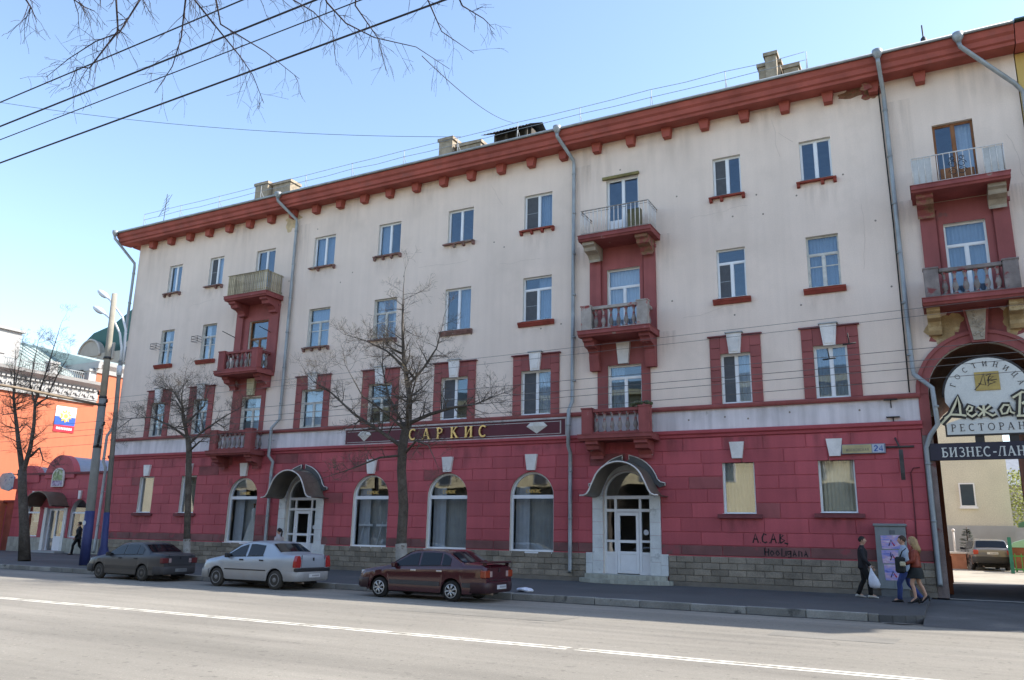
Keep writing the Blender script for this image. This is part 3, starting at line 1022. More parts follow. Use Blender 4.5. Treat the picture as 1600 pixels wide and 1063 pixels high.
def window(x0, x1, z0, z1, kind='two', g=None, fm=None, yb=.13, curt=None, net=None, ajar=False):
    """frame bars, then a pane for each light; kinds: two, tee, old, one"""
    g = g or G_WIN
    fm = fm or M_WFRAME
    w, h = x1 - x0, z1 - z0
    F, D = .055, .07
    mb = MB()
    ya, ybk = yb, yb + D

    def bar(a, b, c, d, dy=0.0): mb.box(a, b, ya + dy, ybk + dy, c, d)
    bar(x0, x0 + F, z0, z1); bar(x1 - F, x1, z0, z1)
    bar(x0 + F, x1 - F, z1 - F, z1); bar(x0 + F, x1 - F, z0, z0 + F)
    lights = []
    xm = (x0 + x1) / 2
    zt = z1
    if kind in ('tee', 'old'):
        zt = z1 - h * (.27 if kind == 'tee' else .34)
        bar(x0 + F, x1 - F, zt - .04, zt + .04, -.003)
        lights.append((x0 + F, x1 - F, zt + .04, z1 - F))
        zt -= .04
    else:
        zt = z1 - F
    if kind == 'one':
        lights.append((x0 + F, x1 - F, z0 + F, zt))
    else:
        bar(xm - .045, xm + .045, z0 + F, zt, -.006)
        # sashes
        for a, b in ((x0 + F, xm - .045), (xm + .045, x1 - F)):
            s = .022
            mb.box(a, a + s, ya + .012, ybk - .01, z0 + F, zt); mb.box(b - s, b, ya + .012, ybk - .01, z0 + F, zt)
            mb.box(a + s, b - s, ya + .012, ybk - .01, z0 + F, z0 + F + s); mb.box(a + s, b - s, ya + .012, ybk - .01, zt - s, zt)
            lights.append((a + s, b - s, z0 + F + s, zt - s))
            if kind == 'old':
                zz = zt - (zt - z0) * .33
                mb.box(a + s, b - s, ya + .016, ybk - .016, zz - .02, zz + .02)
    wo = mb.build('window', fm, HOUSE)
    for i, (a, b, c, d) in enumerate(lights):
        pane(wo, a, b, c, d, yb + .03, g)
    if net is not None and kind != 'one':
        L_ = lights[1] if kind in ('tee', 'old') else lights[0]
        a, b, c, d = L_
        mn = MB()
        nn = 14
        mn.box(a, b, ya + .006, ya + .010, c, d)
        mn.box(a, b, ya + .002, ya + .006, (c + d) / 2 - .010, (c + d) / 2 + .010, 1)
        mn.build('insect_screen', [M_NET, M_PIPE], wo)
    if curt:
        m = {'w': M_CURT, 'b': M_CURTB, 'c': M_CREAMREFL}[curt[0]]
        if curt[1] == 'full': curtain(wo, x0 + .02, x1 - .02, z0, z1, yb + .2, m)
        if curt[1] == 'right': curtain(wo, xm - .05, x1 - .02, z0, z1, yb + .2, m)
        if curt[1] == 'left': curtain(wo, x0 + .02, xm - .1, z0, z1, yb + .2, m)
        if curt[1] == 'sides':
            curtain(wo, x0 + .02, x0 + w * .3, z0, z1, yb + .2, m)
            curtain(wo, x1 - w * .3, x1 - .02, z0, z1, yb + .2, m)
    return wo


def sill(wo, x0, x1, z, kind, m):
    mb = MB()
    if kind == 'dent':
        mb.prism([(.01, z - .05), (-.17, z - .06), (-.18, z - .01), (-.02, z + .005)], x0 - .16, x1 + .12, axis='x')
        n = 4
        for i in range(n):
            xx = x0 - .1 + (x1 - x0 + .16) * i / (n - 1)
            if rnd.random() < .82:
                mb.prism([(0.0, z - .06), (-.14, z - .06), (-.11, z - .17), (0.0, z - .2)], xx - .055, xx + .055, axis='x')
    elif kind == 'prof':
        mb.prism([(.01, z - .2), (-.07, z - .2), (-.12, z - .11), (-.15, z - .08), (-.16, z - .01), (-.02, z + .005)], x0 - .17, x1 + .14, axis='x')
    else:
        mb.box(x0 - .2, x1 + .2, -.16, -.0, z - .15, z - .02)
    mb.build('sill', m, wo)
    MB().prism([(.12, z + .012), (-.19, z - .004), (-.19, z + .004), (.12, z + .022)], x0 - .02, x1 + .02, axis='x').build('sill_flashing', M_PIPE if kind == 'dent' else M_WFRAME, wo)


M_SILLG = mat('worn_sill', (0.22, 0.12, 0.105), 0.9, var=0.35, scale=5, fine=0.2, bump=0.5, patch=(0.30, 0.27, 0.24), patch_scale=3, patch_at=0.55)
M_SILLR = mat('red_sill', (0.25, 0.05, 0.035), 0.8, var=0.2, scale=3, bump=0.2)
M_SILLD = mat('dark_red_sill', (0.17, 0.05, 0.055), 0.8, var=0.2, scale=3)
# top row
spec4 = [('two', None, ('b', 'left')), ('two', 1, ('w', 'right')), ('two', None, ('b', 'full')), ('two', None, ('b', 'left')), ('two', None, None), ('two', 1, ('b', 'right')), ('two', 1, None), ('two', None, None)]
for c, (k, nt, cu) in zip(LC, spec4):
    wo = window(*c, *Z4, k, net=nt, curt=cu)
    sill(wo, *c, Z4[0], 'dent', M_SILLG if c[0] < -16 else M_SILLR)
spec3 = [('old', None, ('w', 'sides')), ('old', None, ('w', 'sides')), ('old', None, ('b', 'full')), ('old', None, ('w', 'sides')), ('two', None, ('b', 'right')), ('tee', 1, ('b', 'right')), ('tee', 1, None), ('old', None, ('b', 'full'))]
for c, (k, nt, cu) in zip(LC, spec3):
    wo = window(*c, *Z3, k, fm=M_OLDFRAME if k == 'old' else None, net=nt, curt=cu)
    sill(wo, *c, Z3[0], 'dent' if -27 < c[0] < -22 else 'prof', M_SILLR if c[0] > -16 or c[0] < -30 else M_SILLG)
spec2 = [('old', None, ('w', 'sides')), ('old', None, ('w', 'full')), ('old', None, ('w', 'full')), ('old', None, None), ('two', 1, None), ('two', 1, ('w', 'right')), ('two', 1, ('w', 'right')), ('two', None, ('b', 'full'))]


def surround(wo, x0, x1, zb, zt, ztop, keym=None, side=.38, cap=True):
    """maroon frame of blocks round a first floor window, with a keystone"""
    n = 6
    for sx in (0, 1):
        a, b = (x0 - side, x0) if sx == 0 else (x1, x1 + side)
        for i in range(n):
            c = zb + (ztop - zb) * i / n
            d = zb + (ztop - zb) * (i + 1) / n
            MB().cbox(a + .004, b - .004, -.055, .004, c + .006, d - .006, .008).build('surround_block', M_MAROON, wo)
    xm = (x0 + x1) / 2
    for a, b in ((x0, xm - .17), (xm + .17, x1)):
        MB().cbox(a + .002, b, -.056, .004, zt + .006, ztop - .006, .008).build('surround_block', M_MAROON, wo)
    if cap:
        MB().box(x0 - side - .06, x1 + side + .06, -.13, .0, ztop - .004, ztop + .04).build('surround_cap', M_SILLD, wo)
    kb = MB()
    kb.prism([(xm - .27, ztop + .09), (xm + .27, ztop + .09), (xm + .19, zt - .03), (xm - .19, zt - .03)], -.16, .005)
    kb.prism([(xm - .19, ztop + .02), (xm + .19, ztop + .02), (xm + .13, zt + .04), (xm - .13, zt + .04)], -.185, -.16)
    kb.build('keystone', M_KEY, wo)
    MB().box(xm - .31, xm + .31, -.21, .0, ztop + .092, ztop + .125).build('keystone_cap', M_PIPE, wo)


for c, (k, nt, cu) in zip(LC, spec2):
    wo = window(*c, *Z2, k, fm=M_OLDFRAME if k == 'old' else None, net=nt, curt=cu)
    surround(wo, *c, 6.27, 8.08, 8.71)

# balcony doors
dw = [(0, 13.03, 15.64, 'two', M_WFRAME, None), (0, 9.2, 11.85, 'old', M_BROWN, None), (0, 6.27, 7.95, 'old', M_OLDFRAME, ('w', 'right')),
      (1, 13.05, 15.75, 'two', M_WFRAME, None), (1, 9.2, 11.88, 'tee', M_WFRAME, ('w', 'full')), (1, 6.27, 7.99, 'tee', M_WFRAME, ('b', 'left')),
      (2, 12.88, 15.40, 'two', M_BROWN, ('w', 'right')), (2, 9.08, 11.82, 'tee', M_WFRAME, ('b', 'full'))]
for i, z0, z1, k, fm, cu in dw:
    wo = window(*DC[i], z0, z1, k, fm=fm, curt=cu)
    if k == 'two':
        a, b = DC[i]
        pb = MB().cbox(a + .1, (a + b) / 2 - .05, .125, .16, z0 + .1, z0 + .95, .012)
        if fm is M_BROWN:
            pb.cbox((a + b) / 2 + .05, b - .1, .125, .16, z0 + .1, z0 + .85, .012)
        pb.build('door_panel', fm, wo)
MB().box(-11.15, -9.6, -.1, .02, 15.75, 15.86).build('door_lintel', mat('mossy_lintel', (0.20, 0.17, 0.07), 0.95, var=0.3, scale=5, bump=0.5), HOUSE)
MB().box(-9.9, -9.4, -.62, -.35, 13.06, 14.05).build('balcony_cupboard', mat('olive_board', (0.13, 0.12, 0.065), 0.85, var=0.2, scale=4), HOUSE)

# painted panels and pilasters behind the balconies
for i, (ax, xa, xb, zb, zt) in enumerate(((-29.65, -31.15, -28.3, 9.1, 12.75), (-10.33, -11.70, -9.0, 9.15, 12.85), (1.42, .14, 2.70, 9.0, 12.6))):
    d0, d1 = DC[i]
    zd = (11.85, 11.88, 11.82)[i]
    mb = MB()
    for a, b in ((xa, d0 - .0), (d1, xb)):
        mb.box(a, b, -.03, .004, zb, zt)
    mb.box(d0, d1, -.03, .004, zd, zt)
    mb.build('painted_panel', M_MAROON, HOUSE)
    for a, b in ((xa, xa + .46), (xb - .46, xb)):
        mb = MB()
        mb.box(a, b, -.12, -.029, zb, zt - .32)
        mb.box(a - .04, b + .04, -.17, -.028, zt - .32, zt - .2)
        mb.box(a + .5 * (a < ax) - .06 * (a > ax), b + .06 * (a < ax) - .5 * (a > ax), -.06, -.028, zb, zt - .32)
        mb.build('pilaster', M_MAROON, HOUSE)
for ax, xa, xb, zt in ((-29.65, -30.95, -28.75, 9.0), (-10.33, -11.42, -9.31, 9.0)):
    i = 0 if ax < -20 else 1
    d0, d1 = DC[i]
    wo = MB().box(xa, d0, -.05, .004, 6.28, zt).box(d1, xb, -.05, .004, 6.28, zt).box(d0, d1, -.05, .004, 8.0, zt).build('painted_panel', M_MAROON, HOUSE)
    kb = MB()
    xm = (d0 + d1) / 2
    kb.prism([(xm - .27, 8.85), (xm + .27, 8.85), (xm + .19, 8.02), (xm - .19, 8.02)], -.2, -.04)
    kb.build('keystone', M_KEY if i else mat('yellowed_stone', (0.5, 0.45, 0.3), 0.9, var=0.15, scale=3), HOUSE)

# ------------------------------------------------------------------ balconies
bal = MB()
bal.lathe([(.075, 0), (.075, .05), (.045, .07), (.05, .1), (.085, .2), (.09, .27), (.06, .38), (.04, .5), (.038, .58), (.055, .62), (.05, .66), (.075, .68), (.075, .72)], 10)
bal_me = bal.mesh('baluster', M_BALUS)


def console(parent, x, zt, w=.34, d=.9, h=.85, m=None):
    P_ = [(0.0, zt), (-d, zt), (-d, zt - .12), (-d * .86, zt - .17), (-d * .8, zt - .3), (-d * .45, zt - .36), (-d * .3, zt - .5), (-d * .32, zt - .62), (-d * .22, zt - h), (0.0, zt - h)]
    MB().prism(P_, x - w / 2, x + w / 2, axis='x').build('console', m or M_BALC, parent)


def balcony(ax, w, ztop, depth, kind, th=.21, ped=M_BALC, soffit=None):
    a, b = ax - w / 2, ax + w / 2
    sl = MB()
    sl.prism([(0.0, ztop), (-depth, ztop), (-depth, ztop - .13), (-depth + .05, ztop - .15), (-depth + .08, ztop - th), (0.0, ztop - th)], a, b, axis='x')
    sl.box(a - .02, b + .02, -depth - .02, 0.0, ztop + .001, ztop + .025)
    so = sl.build('balcony', M_BALC, HOUSE)
    i0, i1, yf = a + .1, b - .1, -depth + .1
    if kind == 'bal':
        pw = .42
        for x0 in (i0, i1 - pw):
            pm = MB().cbox(x0, x0 + pw, yf, yf + .3, ztop + .027, ztop + .98, .02)
            pm.cbox(x0 - .02, x0 + pw + .02, yf - .02, yf + .32, ztop + .965, ztop + 1.02, .01)
            pm.build('pedestal', ped, so)
        rail = MB().cbox(i0 + pw + .004, i1 - pw - .004, yf + .06, yf + .25, ztop + .84, ztop + .97, .02)
        for x0 in (i0, i1 - pw):
            rail.cbox(x0 + .1, x0 + .3, yf + .304, -.02, ztop + .84, ztop + .97, .02)
        rail.build('handrail', ped if ped is not M_BALC else M_BALC, so)
        n = 6
        s = (i1 - i0 - 2 * pw) / n
        for k in range(n):
            inst('baluster', bal_me, so, (i0 + pw + s * (k + .5), yf + .155, ztop + .11), rnd.uniform(0, 1))
        for x0 in (i0 + .2, i1 - .2):
            for k in range(2):
                inst('baluster', bal_me, so, (x0, yf + .5 + .27 * k, ztop + .11), rnd.uniform(0, 1))
        MB().box(i0 + pw, i1 - pw, yf + .06, yf + .25, ztop + .026, ztop + .11).build('base_rail', ped, so)
    elif kind == 'rail':
        rb = MB()
        z1 = ztop + 1.06
        path = [(i0, -.02, z1), (i0, yf, z1), (i1, yf, z1), (i1, -.02, z1)]
        for p, q in zip(path, path[1:]):
            rb.tube([p, q], .024, 6)
            rb.tube([(p[0], p[1], z1 - .1), (q[0], q[1], z1 - .1)], .012, 5)
            rb.tube([(p[0], p[1], ztop + .1), (q[0], q[1], ztop + .1)], .012, 5)
        rb.build('handrail', mat('old_rail', (0.28, 0.25, 0.22), 0.8, var=0.3, scale=6), so)
        vb = MB().tube([(0, 0, 0), (0, 0, 1.02)], .019, 5)
        vme = vb.mesh('railing_bar', M_RAILW)
        n = 17
        for k in range(n):
            inst('railing_bar', vme, so, (i0 + (i1 - i0) * k / (n - 1), yf, ztop + .03))
        for x0 in (i0, i1):
            for k in range(1, 6):
                inst('railing_bar', vme, so, (x0, yf + (-yf - .05) * k / 6, ztop + .03))
    elif kind == 'scroll':
        rb = MB()
        z1 = ztop + .98
        path = [(i0, -.02, z1), (i0, yf, z1), (i1, yf, z1), (i1, -.02, z1)]
        for p, q in zip(path, path[1:]):
            rb.tube([p, q], .02, 6)
            rb.tube([(p[0], p[1], ztop + .08), (q[0], q[1], ztop + .08)], .012, 5)
        rb.build('handrail', M_RAILW, so)
        vme = MB().tube([(0, 0, 0), (0, 0, .95)], .014, 5).mesh('railing_bar', M_RAILW)
        n = 15
        for k in range(n):
            inst('railing_bar', vme, so, (i0 + (i1 - i0) * k / (n - 1), yf, ztop + .03))
        for x0 in (i0, i1):
            for k in range(1, 6):
                inst('railing_bar', vme, so, (x0, yf + (-yf - .05) * k / 6, ztop + .03))
        sw = MB()
        for sx in (-1, 1):
            for zc, r_ in ((.3, .13), (.55, .13), (.75, .08)):
                sw.tube([(ax + sx * (.13 + r_ * math.cos(t_) * (1 - t_ / 14)), yf - .01, ztop + zc + r_ * math.sin(t_) * (1 - t_ / 14)) for t_ in [i * .55 for i in range(15)]], .011, 4)
        for k in range(4):
            xx = i1 - .35 + .08 * k
            sw.tube([(xx, yf + .3, ztop + .1), (xx + rnd.uniform(-.1, .1), yf + .3, ztop + .5 + .1 * k)], .012, 4)
        sw.build('scrollwork', M_IRON, so)['kind'] = 'stuff'
        for a_, b_ in ((i0 + .02, ax - .75), (ax + .75, i1 - .04)):
            MB().box(a_, b_, yf + .03, yf + .035, ztop + .06, ztop + .95).build('railing_screen', mat('clouded_film', (0.5, 0.5, 0.49), 0.6, var=0.12, scale=2.5), so)
    elif kind == 'plank':
        z1 = ztop + 1.08
        fr = MB()
        for z in (ztop + .15, z1 - .08):
            fr.box(i0, i1, yf + .02, yf + .05, z, z + .06)
            for x0 in (i0, i1 - .03):
                fr.box(x0, x0 + .03, yf + .05, -.02, z, z + .06)
        fr.box(i0 - .03, i1 + .03, yf - .03, yf + .06, z1, z1 + .03)
        fr.build('handrail', M_PLANK, so)
        pm = MB().box(-.04, .04, -.012, .012, 0, 1.02).mesh('plank', M_PLANK)
        n = 22
        for k in range(n):
            inst('plank', pm, so, (i0 + (i1 - i0) * (k + .5) / n, yf, ztop + .05), rnd.uniform(-.05, .05))
        for x0 in (i0 - .014, i1 + .014):
            for k in range(8):
                inst('plank', pm, so, (x0, yf + .08 + (-yf - .12) * k / 8, ztop + .05), PI / 2)
    return so


M_PEDW = mat('worn_pedestal', (0.34, 0.30, 0.27), 0.9, var=0.25, scale=3, bump=0.5, patch=(0.31, 0.065, 0.06), patch_scale=1.7, patch_at=0.54)
M_PEDG = mat('dark_worn_pedestal', (0.20, 0.17, 0.16), 0.9, var=0.3, scale=3, bump=0.5, patch=(0.2, 0.06, 0.06), patch_scale=2, patch_at=0.58)
b = balcony(-29.6, 2.85, 12.93, 1.2, 'plank')
for s in (-1.05, 1.05): console(b, -29.6 + s, 12.72, .45, 1.0, .62)
b = balcony(-29.75, 2.85, 9.13, 1.2, 'bal')
for s in (-1.05, 1.05): console(b, -29.75 + s, 8.92, .4, .8, .55)
b = balcony(-29.85, 2.95, 5.25, 1.05, 'bal')
for s in (-1.1, 1.1): console(b, -29.85 + s, 5.04, .4, .85, .55)
b = balcony(-10.28, 2.95, 13.02, 1.2, 'rail')
for s in (-1.08, 1.08): console(b, -10.33 + s, 12.81, .48, 1.0, .52, M_ORN if s < 0 else M_RUST)
b = balcony(-10.35, 2.85, 9.17, 1.2, 'bal', ped=M_PEDW)
for s in (-1.12, 1.12): console(b, -10.35 + s, 8.96, .4, .95, 1.15)
b = balcony(-10.42, 2.85, 5.25, 1.0, 'bal')
for s in (-.95, .95): console(b, -10.42 + s, 5.04, .5, .85, .5)
b = balcony(1.36, 2.78, 12.84, 1.2, 'scroll')
for s in (-1.02, 1.02): console(b, 1.36 + s, 12.63, .5, .9, .5, M_RUST if s < 0 else M_ORN)
b = balcony(1.36, 2.78, 9.04, 1.2, 'bal', ped=M_PEDG)
for s in (-1.12, 1.12): console(b, 1.36 + s, 8.83, .38, .8, .75, M_OCHRE)
# drying irons beside the left balcony and small window grilles
for x0, z0 in ((-37.1, 11.0), (-33.95, 11.1)):
    mb = MB()
    for dz in (0, .14, .28):
        mb.tube([(x0, -.02, z0 + dz), (x0 - .1, -.35, z0 + dz), (x0 + .35, -.35, z0 + dz), (x0 + .3, -.02, z0 + dz)], .012, 4)
    mb.tube([(x0 - .1, -.35, z0), (x0 - .1, -.35, z0 + .3)], .012, 4)
    mb.tube([(x0 + .35, -.35, z0), (x0 + .35, -.35, z0 + .3)], .012, 4)
    mb.build('window_basket', M_IRON, HOUSE)
mb = MB()
for x0 in (-31.2, -28.7):
    mb.tube([(x0, 0, 11.1), (x0, -.9, 11.25)], .02, 5)
mb.build('drying_bracket', M_IRON, HOUSE)
fp = MB()
for i in range(9):
    fp.ball((-9.75 + .09 * i + rnd.uniform(-.03, .03), -.83 + rnd.uniform(-.05, .05), 6.33 + rnd.uniform(-.03, .05)), rnd.uniform(.05, .09), 7, 5)
fp.build('dry_plant', mat('dry_plant', (0.07, 0.08, 0.04), 0.9, var=0.4, scale=9), HOUSE)

# water stains below sills, balcony slabs and the eaves
def stain_mat(name, colr, strength):
    m = bpy.data.materials.new(name)
    m.use_nodes = True
    N, L = m.node_tree.nodes, m.node_tree.links
    bs = N['Principled BSDF']
    bs.inputs['Base Color'].default_value = (*colr, 1)
    bs.inputs['Roughness'].default_value = .95
    tc = N.new('ShaderNodeTexCoord')
    oi = N.new('ShaderNodeObjectInfo')
    sx = N.new('ShaderNodeSeparateXYZ')
    L.new(tc.outputs['Generated'], sx.inputs[0])

    def rng(src, a, b, lo, hi):
        r_ = N.new('ShaderNodeMapRange')
        r_.interpolation_type = 'SMOOTHSTEP'
        for k, v in zip((1, 2, 3, 4), (a, b, lo, hi)): r_.inputs[k].default_value = v
        L.new(src, r_.inputs[0])
        return r_.outputs[0]

    def mul(a, b):
        k = N.new('ShaderNodeMath')
        k.operation = 'MULTIPLY'
        L.new(a, k.inputs[0]); L.new(b, k.inputs[1])
        return k.outputs[0]
    f = mul(rng(sx.outputs['Z'], 0, 1, 0, 1), mul(rng(sx.outputs['X'], 0, .2, 0, 1), rng(sx.outputs['X'], .8, 1, 1, 0)))
    cb_ = N.new('ShaderNodeCombineXYZ')
    mlt = N.new('ShaderNodeMath'); mlt.operation = 'MULTIPLY_ADD'; mlt.inputs[1].default_value = 7.0
    rm = N.new('ShaderNodeMath'); rm.operation = 'MULTIPLY'; rm.inputs[1].default_value = 50.0
    L.new(oi.outputs['Random'], rm.inputs[0])
    L.new(sx.outputs['X'], mlt.inputs[0]); L.new(rm.outputs[0], mlt.inputs[2])
    L.new(mlt.outputs[0], cb_.inputs[0])
    zz = N.new('ShaderNodeMath'); zz.operation = 'MULTIPLY'; zz.inputs[1].default_value = 1.2
    L.new(sx.outputs['Z'], zz.inputs[0]); L.new(zz.outputs[0], cb_.inputs[2])
    nz = N.new('ShaderNodeTexNoise')
    nz.inputs['Scale'].default_value = 1.0
    nz.inputs['Detail'].default_value = 5
    L.new(cb_.outputs[0], nz.inputs['Vector'])
    f = mul(f, rng(nz.outputs['Fac'], .3, .75, 0, strength))
    tr = N.new('ShaderNodeBsdfTransparent')
    mx = N.new('ShaderNodeMixShader')
    L.new(f, mx.inputs[0]); L.new(tr.outputs[0], mx.inputs[1]); L.new(bs.outputs[0], mx.inputs[2])
    L.new(mx.outputs[0], N['Material Output'].inputs[0])
    return m


st_me = MB().add([(-.5, 0, -1), (.5, 0, -1), (.5, 0.0001, 0), (-.5, 0.0001, 0)], [(0, 1, 2, 3)]).mesh('water_stain', stain_mat('water_stain', (0.42, 0.345, 0.285), .18), recalc=False)
st_me2 = MB().add([(-.5, 0, -1), (.5, 0, -1), (.5, 0.0001, 0), (-.5, 0.0001, 0)], [(0, 1, 2, 3)]).mesh('dirt_stain', stain_mat('dirt_stain', (0.13, 0.08, 0.075), .32), recalc=False)


def stain(x, z, w, h, y=-.0035, me=None, nm='water_stain'):
    o = inst(nm, me or st_me, HOUSE, (x, y, z))
    o.scale = (w, 1, h)
    return o


for c in LC:
    xm = (c[0] + c[1]) / 2
    stain(xm + rnd.uniform(-.1, .1), Z4[0] - .1, 1.6 + rnd.uniform(-.2, .3), rnd.uniform(.7, 1.5))
    stain(xm + rnd.uniform(-.1, .1), Z3[0] - .15, 1.7 + rnd.uniform(-.2, .3), rnd.uniform(.6, 1.2))
for x in (-38.5, -35, -31.5, -24, -20, -16, -11.5, -8.5, -4.7, -1.6, 2.3):
    stain(x, 17.4, rnd.uniform(1.5, 3.2), rnd.uniform(.9, 2.6), y=-.0042)
for ax, z in ((-29.6, 12.7), (-10.3, 12.8), (-10.3, 8.9), (-29.7, 8.9), (1.36, 12.6), (1.36, 8.8)):
    for s in (-1.65, 1.62):
        stain(ax + s, z + .25, rnd.uniform(.7, 1.0), rnd.uniform(1.2, 2.4), y=-.005)
for x in (-27.58, -12.38, -.56):
    stain(x + .35, 16.6, 1.1, rnd.uniform(3, 6), y=-.0028)
for k in range(15):
    x = -38 + 2.55 * k
    stain(x, 6.09, rnd.uniform(1.6, 3.4), rnd.uniform(.35, .7), y=-.0535, me=st_me, nm='water_stain')
for k in range(13):
    x = -38 + 2.95 * k + rnd.uniform(-.5, .5)
    stain(x, 5.08, rnd.uniform(1.4, 3.0), rnd.uniform(.5, 1.5), y=-.0585, me=st_me2, nm='dirt_stain')
for a, b, c, d in GR:
    stain((a + b) / 2, c - .16, 1.5, .8, y=-.059, me=st_me2, nm='dirt_stain')

# hairline cracks in the render
rc_ = random.Random(12)
for k, (x, z, l, an_, yy) in enumerate(((-4.4, 16.9, 1.6, -80, -.004), (-4.2, 16.3, .7, -40, -.004), (-7.6, 13.5, 2.2, 5, -.004), (-20.1, 13.3, 2.6, 3, -.004), (-15.9, 12.9, 2.0, -6, -.004), (-24.3, 9.3, 1.5, -70, -.004), (-1.6, 13.0, 2.4, -86, -.004), (-8.0, 9.6, 1.8, 8, -.004), (2.9, 14.6, 1.6, -75, -.004), (-34.9, 13.2, 1.8, 4, -.004), (-16.4, 16.6, 1.2, -65, -.004))):
    pts, px_, pz_, a_ = [(x, z)], x, z, R(an_)
    for i in range(11):
        a_ += rc_.uniform(-.35, .35)
        a_ += (R(an_) - a_) * .4
        px_ += l / 11 * math.cos(a_)
        pz_ += l / 11 * math.sin(a_)
        pts.append((px_, pz_))
    cm_ = MB()
    ribbon(cm_, pts, .012, lambda u, v: (u, v), yy, yy + .0005)
    cm_.build('plaster_crack', mat('crack_shadow', (0.55, 0.45, 0.38), .95), HOUSE, recalc=False)

# little dark fixing holes and rust marks scattered on the plaster
hm = MB()
for (x, z) in ((-27.9, 13.7), (-23.9, 13.6), (-16.2, 13.9), (-15.7, 13.6), (-20.9, 13.0), (-24.6, 13.2), (-13.9, 9.8), (-17.2, 9.9), (-8.4, 10.3), (-8.1, 14.5), (-5.1, 14.0), (-4.9, 13.2), (-6.0, 13.3), (-2.1, 14.2), (-3.7, 13.7), (-3.8, 9.6), (-6.1, 9.5), (-16.5, 7.6), (-.9, 9.9), (-1.2, 12.3), (-7.9, 5.75), (-6.6, 5.8), (-5.8, 5.7), (-4.4, 5.85), (-2.2, 5.8), (-10.4, 16.1), (-26.3, 16.2), (-13.0, 9.9)):
    y = -.0525 if z < 6 else -.0025
    hm.add([(x + .035 * math.cos(a), y, z + .035 * math.sin(a)) for a in [i * PI / 4 for i in range(8)]], [tuple(range(8))])
hm.build('fixing_hole', mat('dark_hole', (0.22, 0.18, 0.15), 0.95), HOUSE)['kind'] = 'stuff'

M_BLIND = mat('grey_blind', (0.42, 0.42, 0.40), .9, var=.15, scale=2)
# ------------------------------------------------------------------ ground floor openings
for i, (a, b, c, d) in enumerate(GR):
    wo = window(a, b, c, d, 'one', g=G_MIR if i in (0, 1, 2) else G_SHOP, yb=.1, curt=('c', 'full'))
    sill(wo, a, b, c, 'flat', M_SILLD)
    xm, zt = (a + b) / 2, d
    MB().prism([(xm - .25, zt + .6), (xm + .25, zt + .6), (xm + .17, zt + .03), (xm - .17, zt + .03)], -.16, -.03).build('keystone', M_KEY, wo)
for i, (cx, r_, zb, zs) in enumerate(GA):
    F = .07
    mb = MB()
    ya, yb_ = .1, .18
    mb.box(cx - r_, cx - r_ + F, ya, yb_, zb, zs)
    mb.box(cx + r_ - F, cx + r_, ya, yb_, zb, zs)
    mb.box(cx - r_ + F, cx + r_ - F, ya, yb_, zb, zb + F)
    mb.box(cx - r_ + F, cx + r_ - F, ya - .004, yb_, zs - .08, zs + .06)
    n = 16
    for k in range(n):
        a0, a1 = PI * k / n, PI * (k + 1) / n
        q = [(cx + rr_ * math.cos(t_), zs + rr_ * math.sin(t_)) for rr_, t_ in ((r_ - F, a0), (r_, a0), (r_, a1), (r_ - F, a1))]
        mb.prism(q, ya, yb_)
    mb.box(cx - r_ - .06, cx + r_ + .06, -.10, .1, zb - .06, zb - .005)
    wo = mb.build('shop_window', M_WFRAME, HOUSE)
    pane(wo, cx - r_ + F, cx + r_ - F, zb + F, zs - .08, .13, G_SHOP)
    MB().prism([(cx + (r_ - F) * math.cos(PI * k / 16), zs + .06 + (r_ - F - .06) * math.sin(PI * k / 16)) for k in range(17)], .13, .142).build('pane', G_SHOP, wo)
    curtain(wo, cx - r_ + .02, cx + r_ - .02, zb, zs, .62, M_BLIND, .008, .13)
    curtain(wo, cx - r_ + .02, cx - r_ + .62, zb, zs + .4, .45, M_CURT, .012, .2)
    MB().box(cx - r_ - .1, cx + r_ + .1, 1.7, 1.75, zb - .2, zs + r_).build('display_back', M_ROOM, wo)
    MB().prism([(cx - .26, zs + 1.62), (cx + .26, zs + 1.62), (cx + .17, zs + 1.0), (cx - .17, zs + 1.0)], -.17, -.03).build('keystone', M_KEY, wo)
    # small gold name on the fanlight
    word = 'САРКИС'
    h = .13
    tot = sum(glyph(ch)[0] for ch in word) * h
    x = cx - tot / 2
    wm = MB()
    for ch in word:
        w, lm = letter(ch, x, zs + .14, h, .122, .128, T=.2, t=.1)
        wm.add(lm.v, lm.f)
        x += w
    wm.build('window_lettering', mat('gold_letter', (0.62, 0.44, 0.16), 0.35, var=0.15, scale=5, metallic=0.6), wo)
    # backing floor of the display
    MB().box(cx - r_, cx + r_, .26, 1.6, zb - .1, zb + .02).build('display_floor', M_CURT, wo)


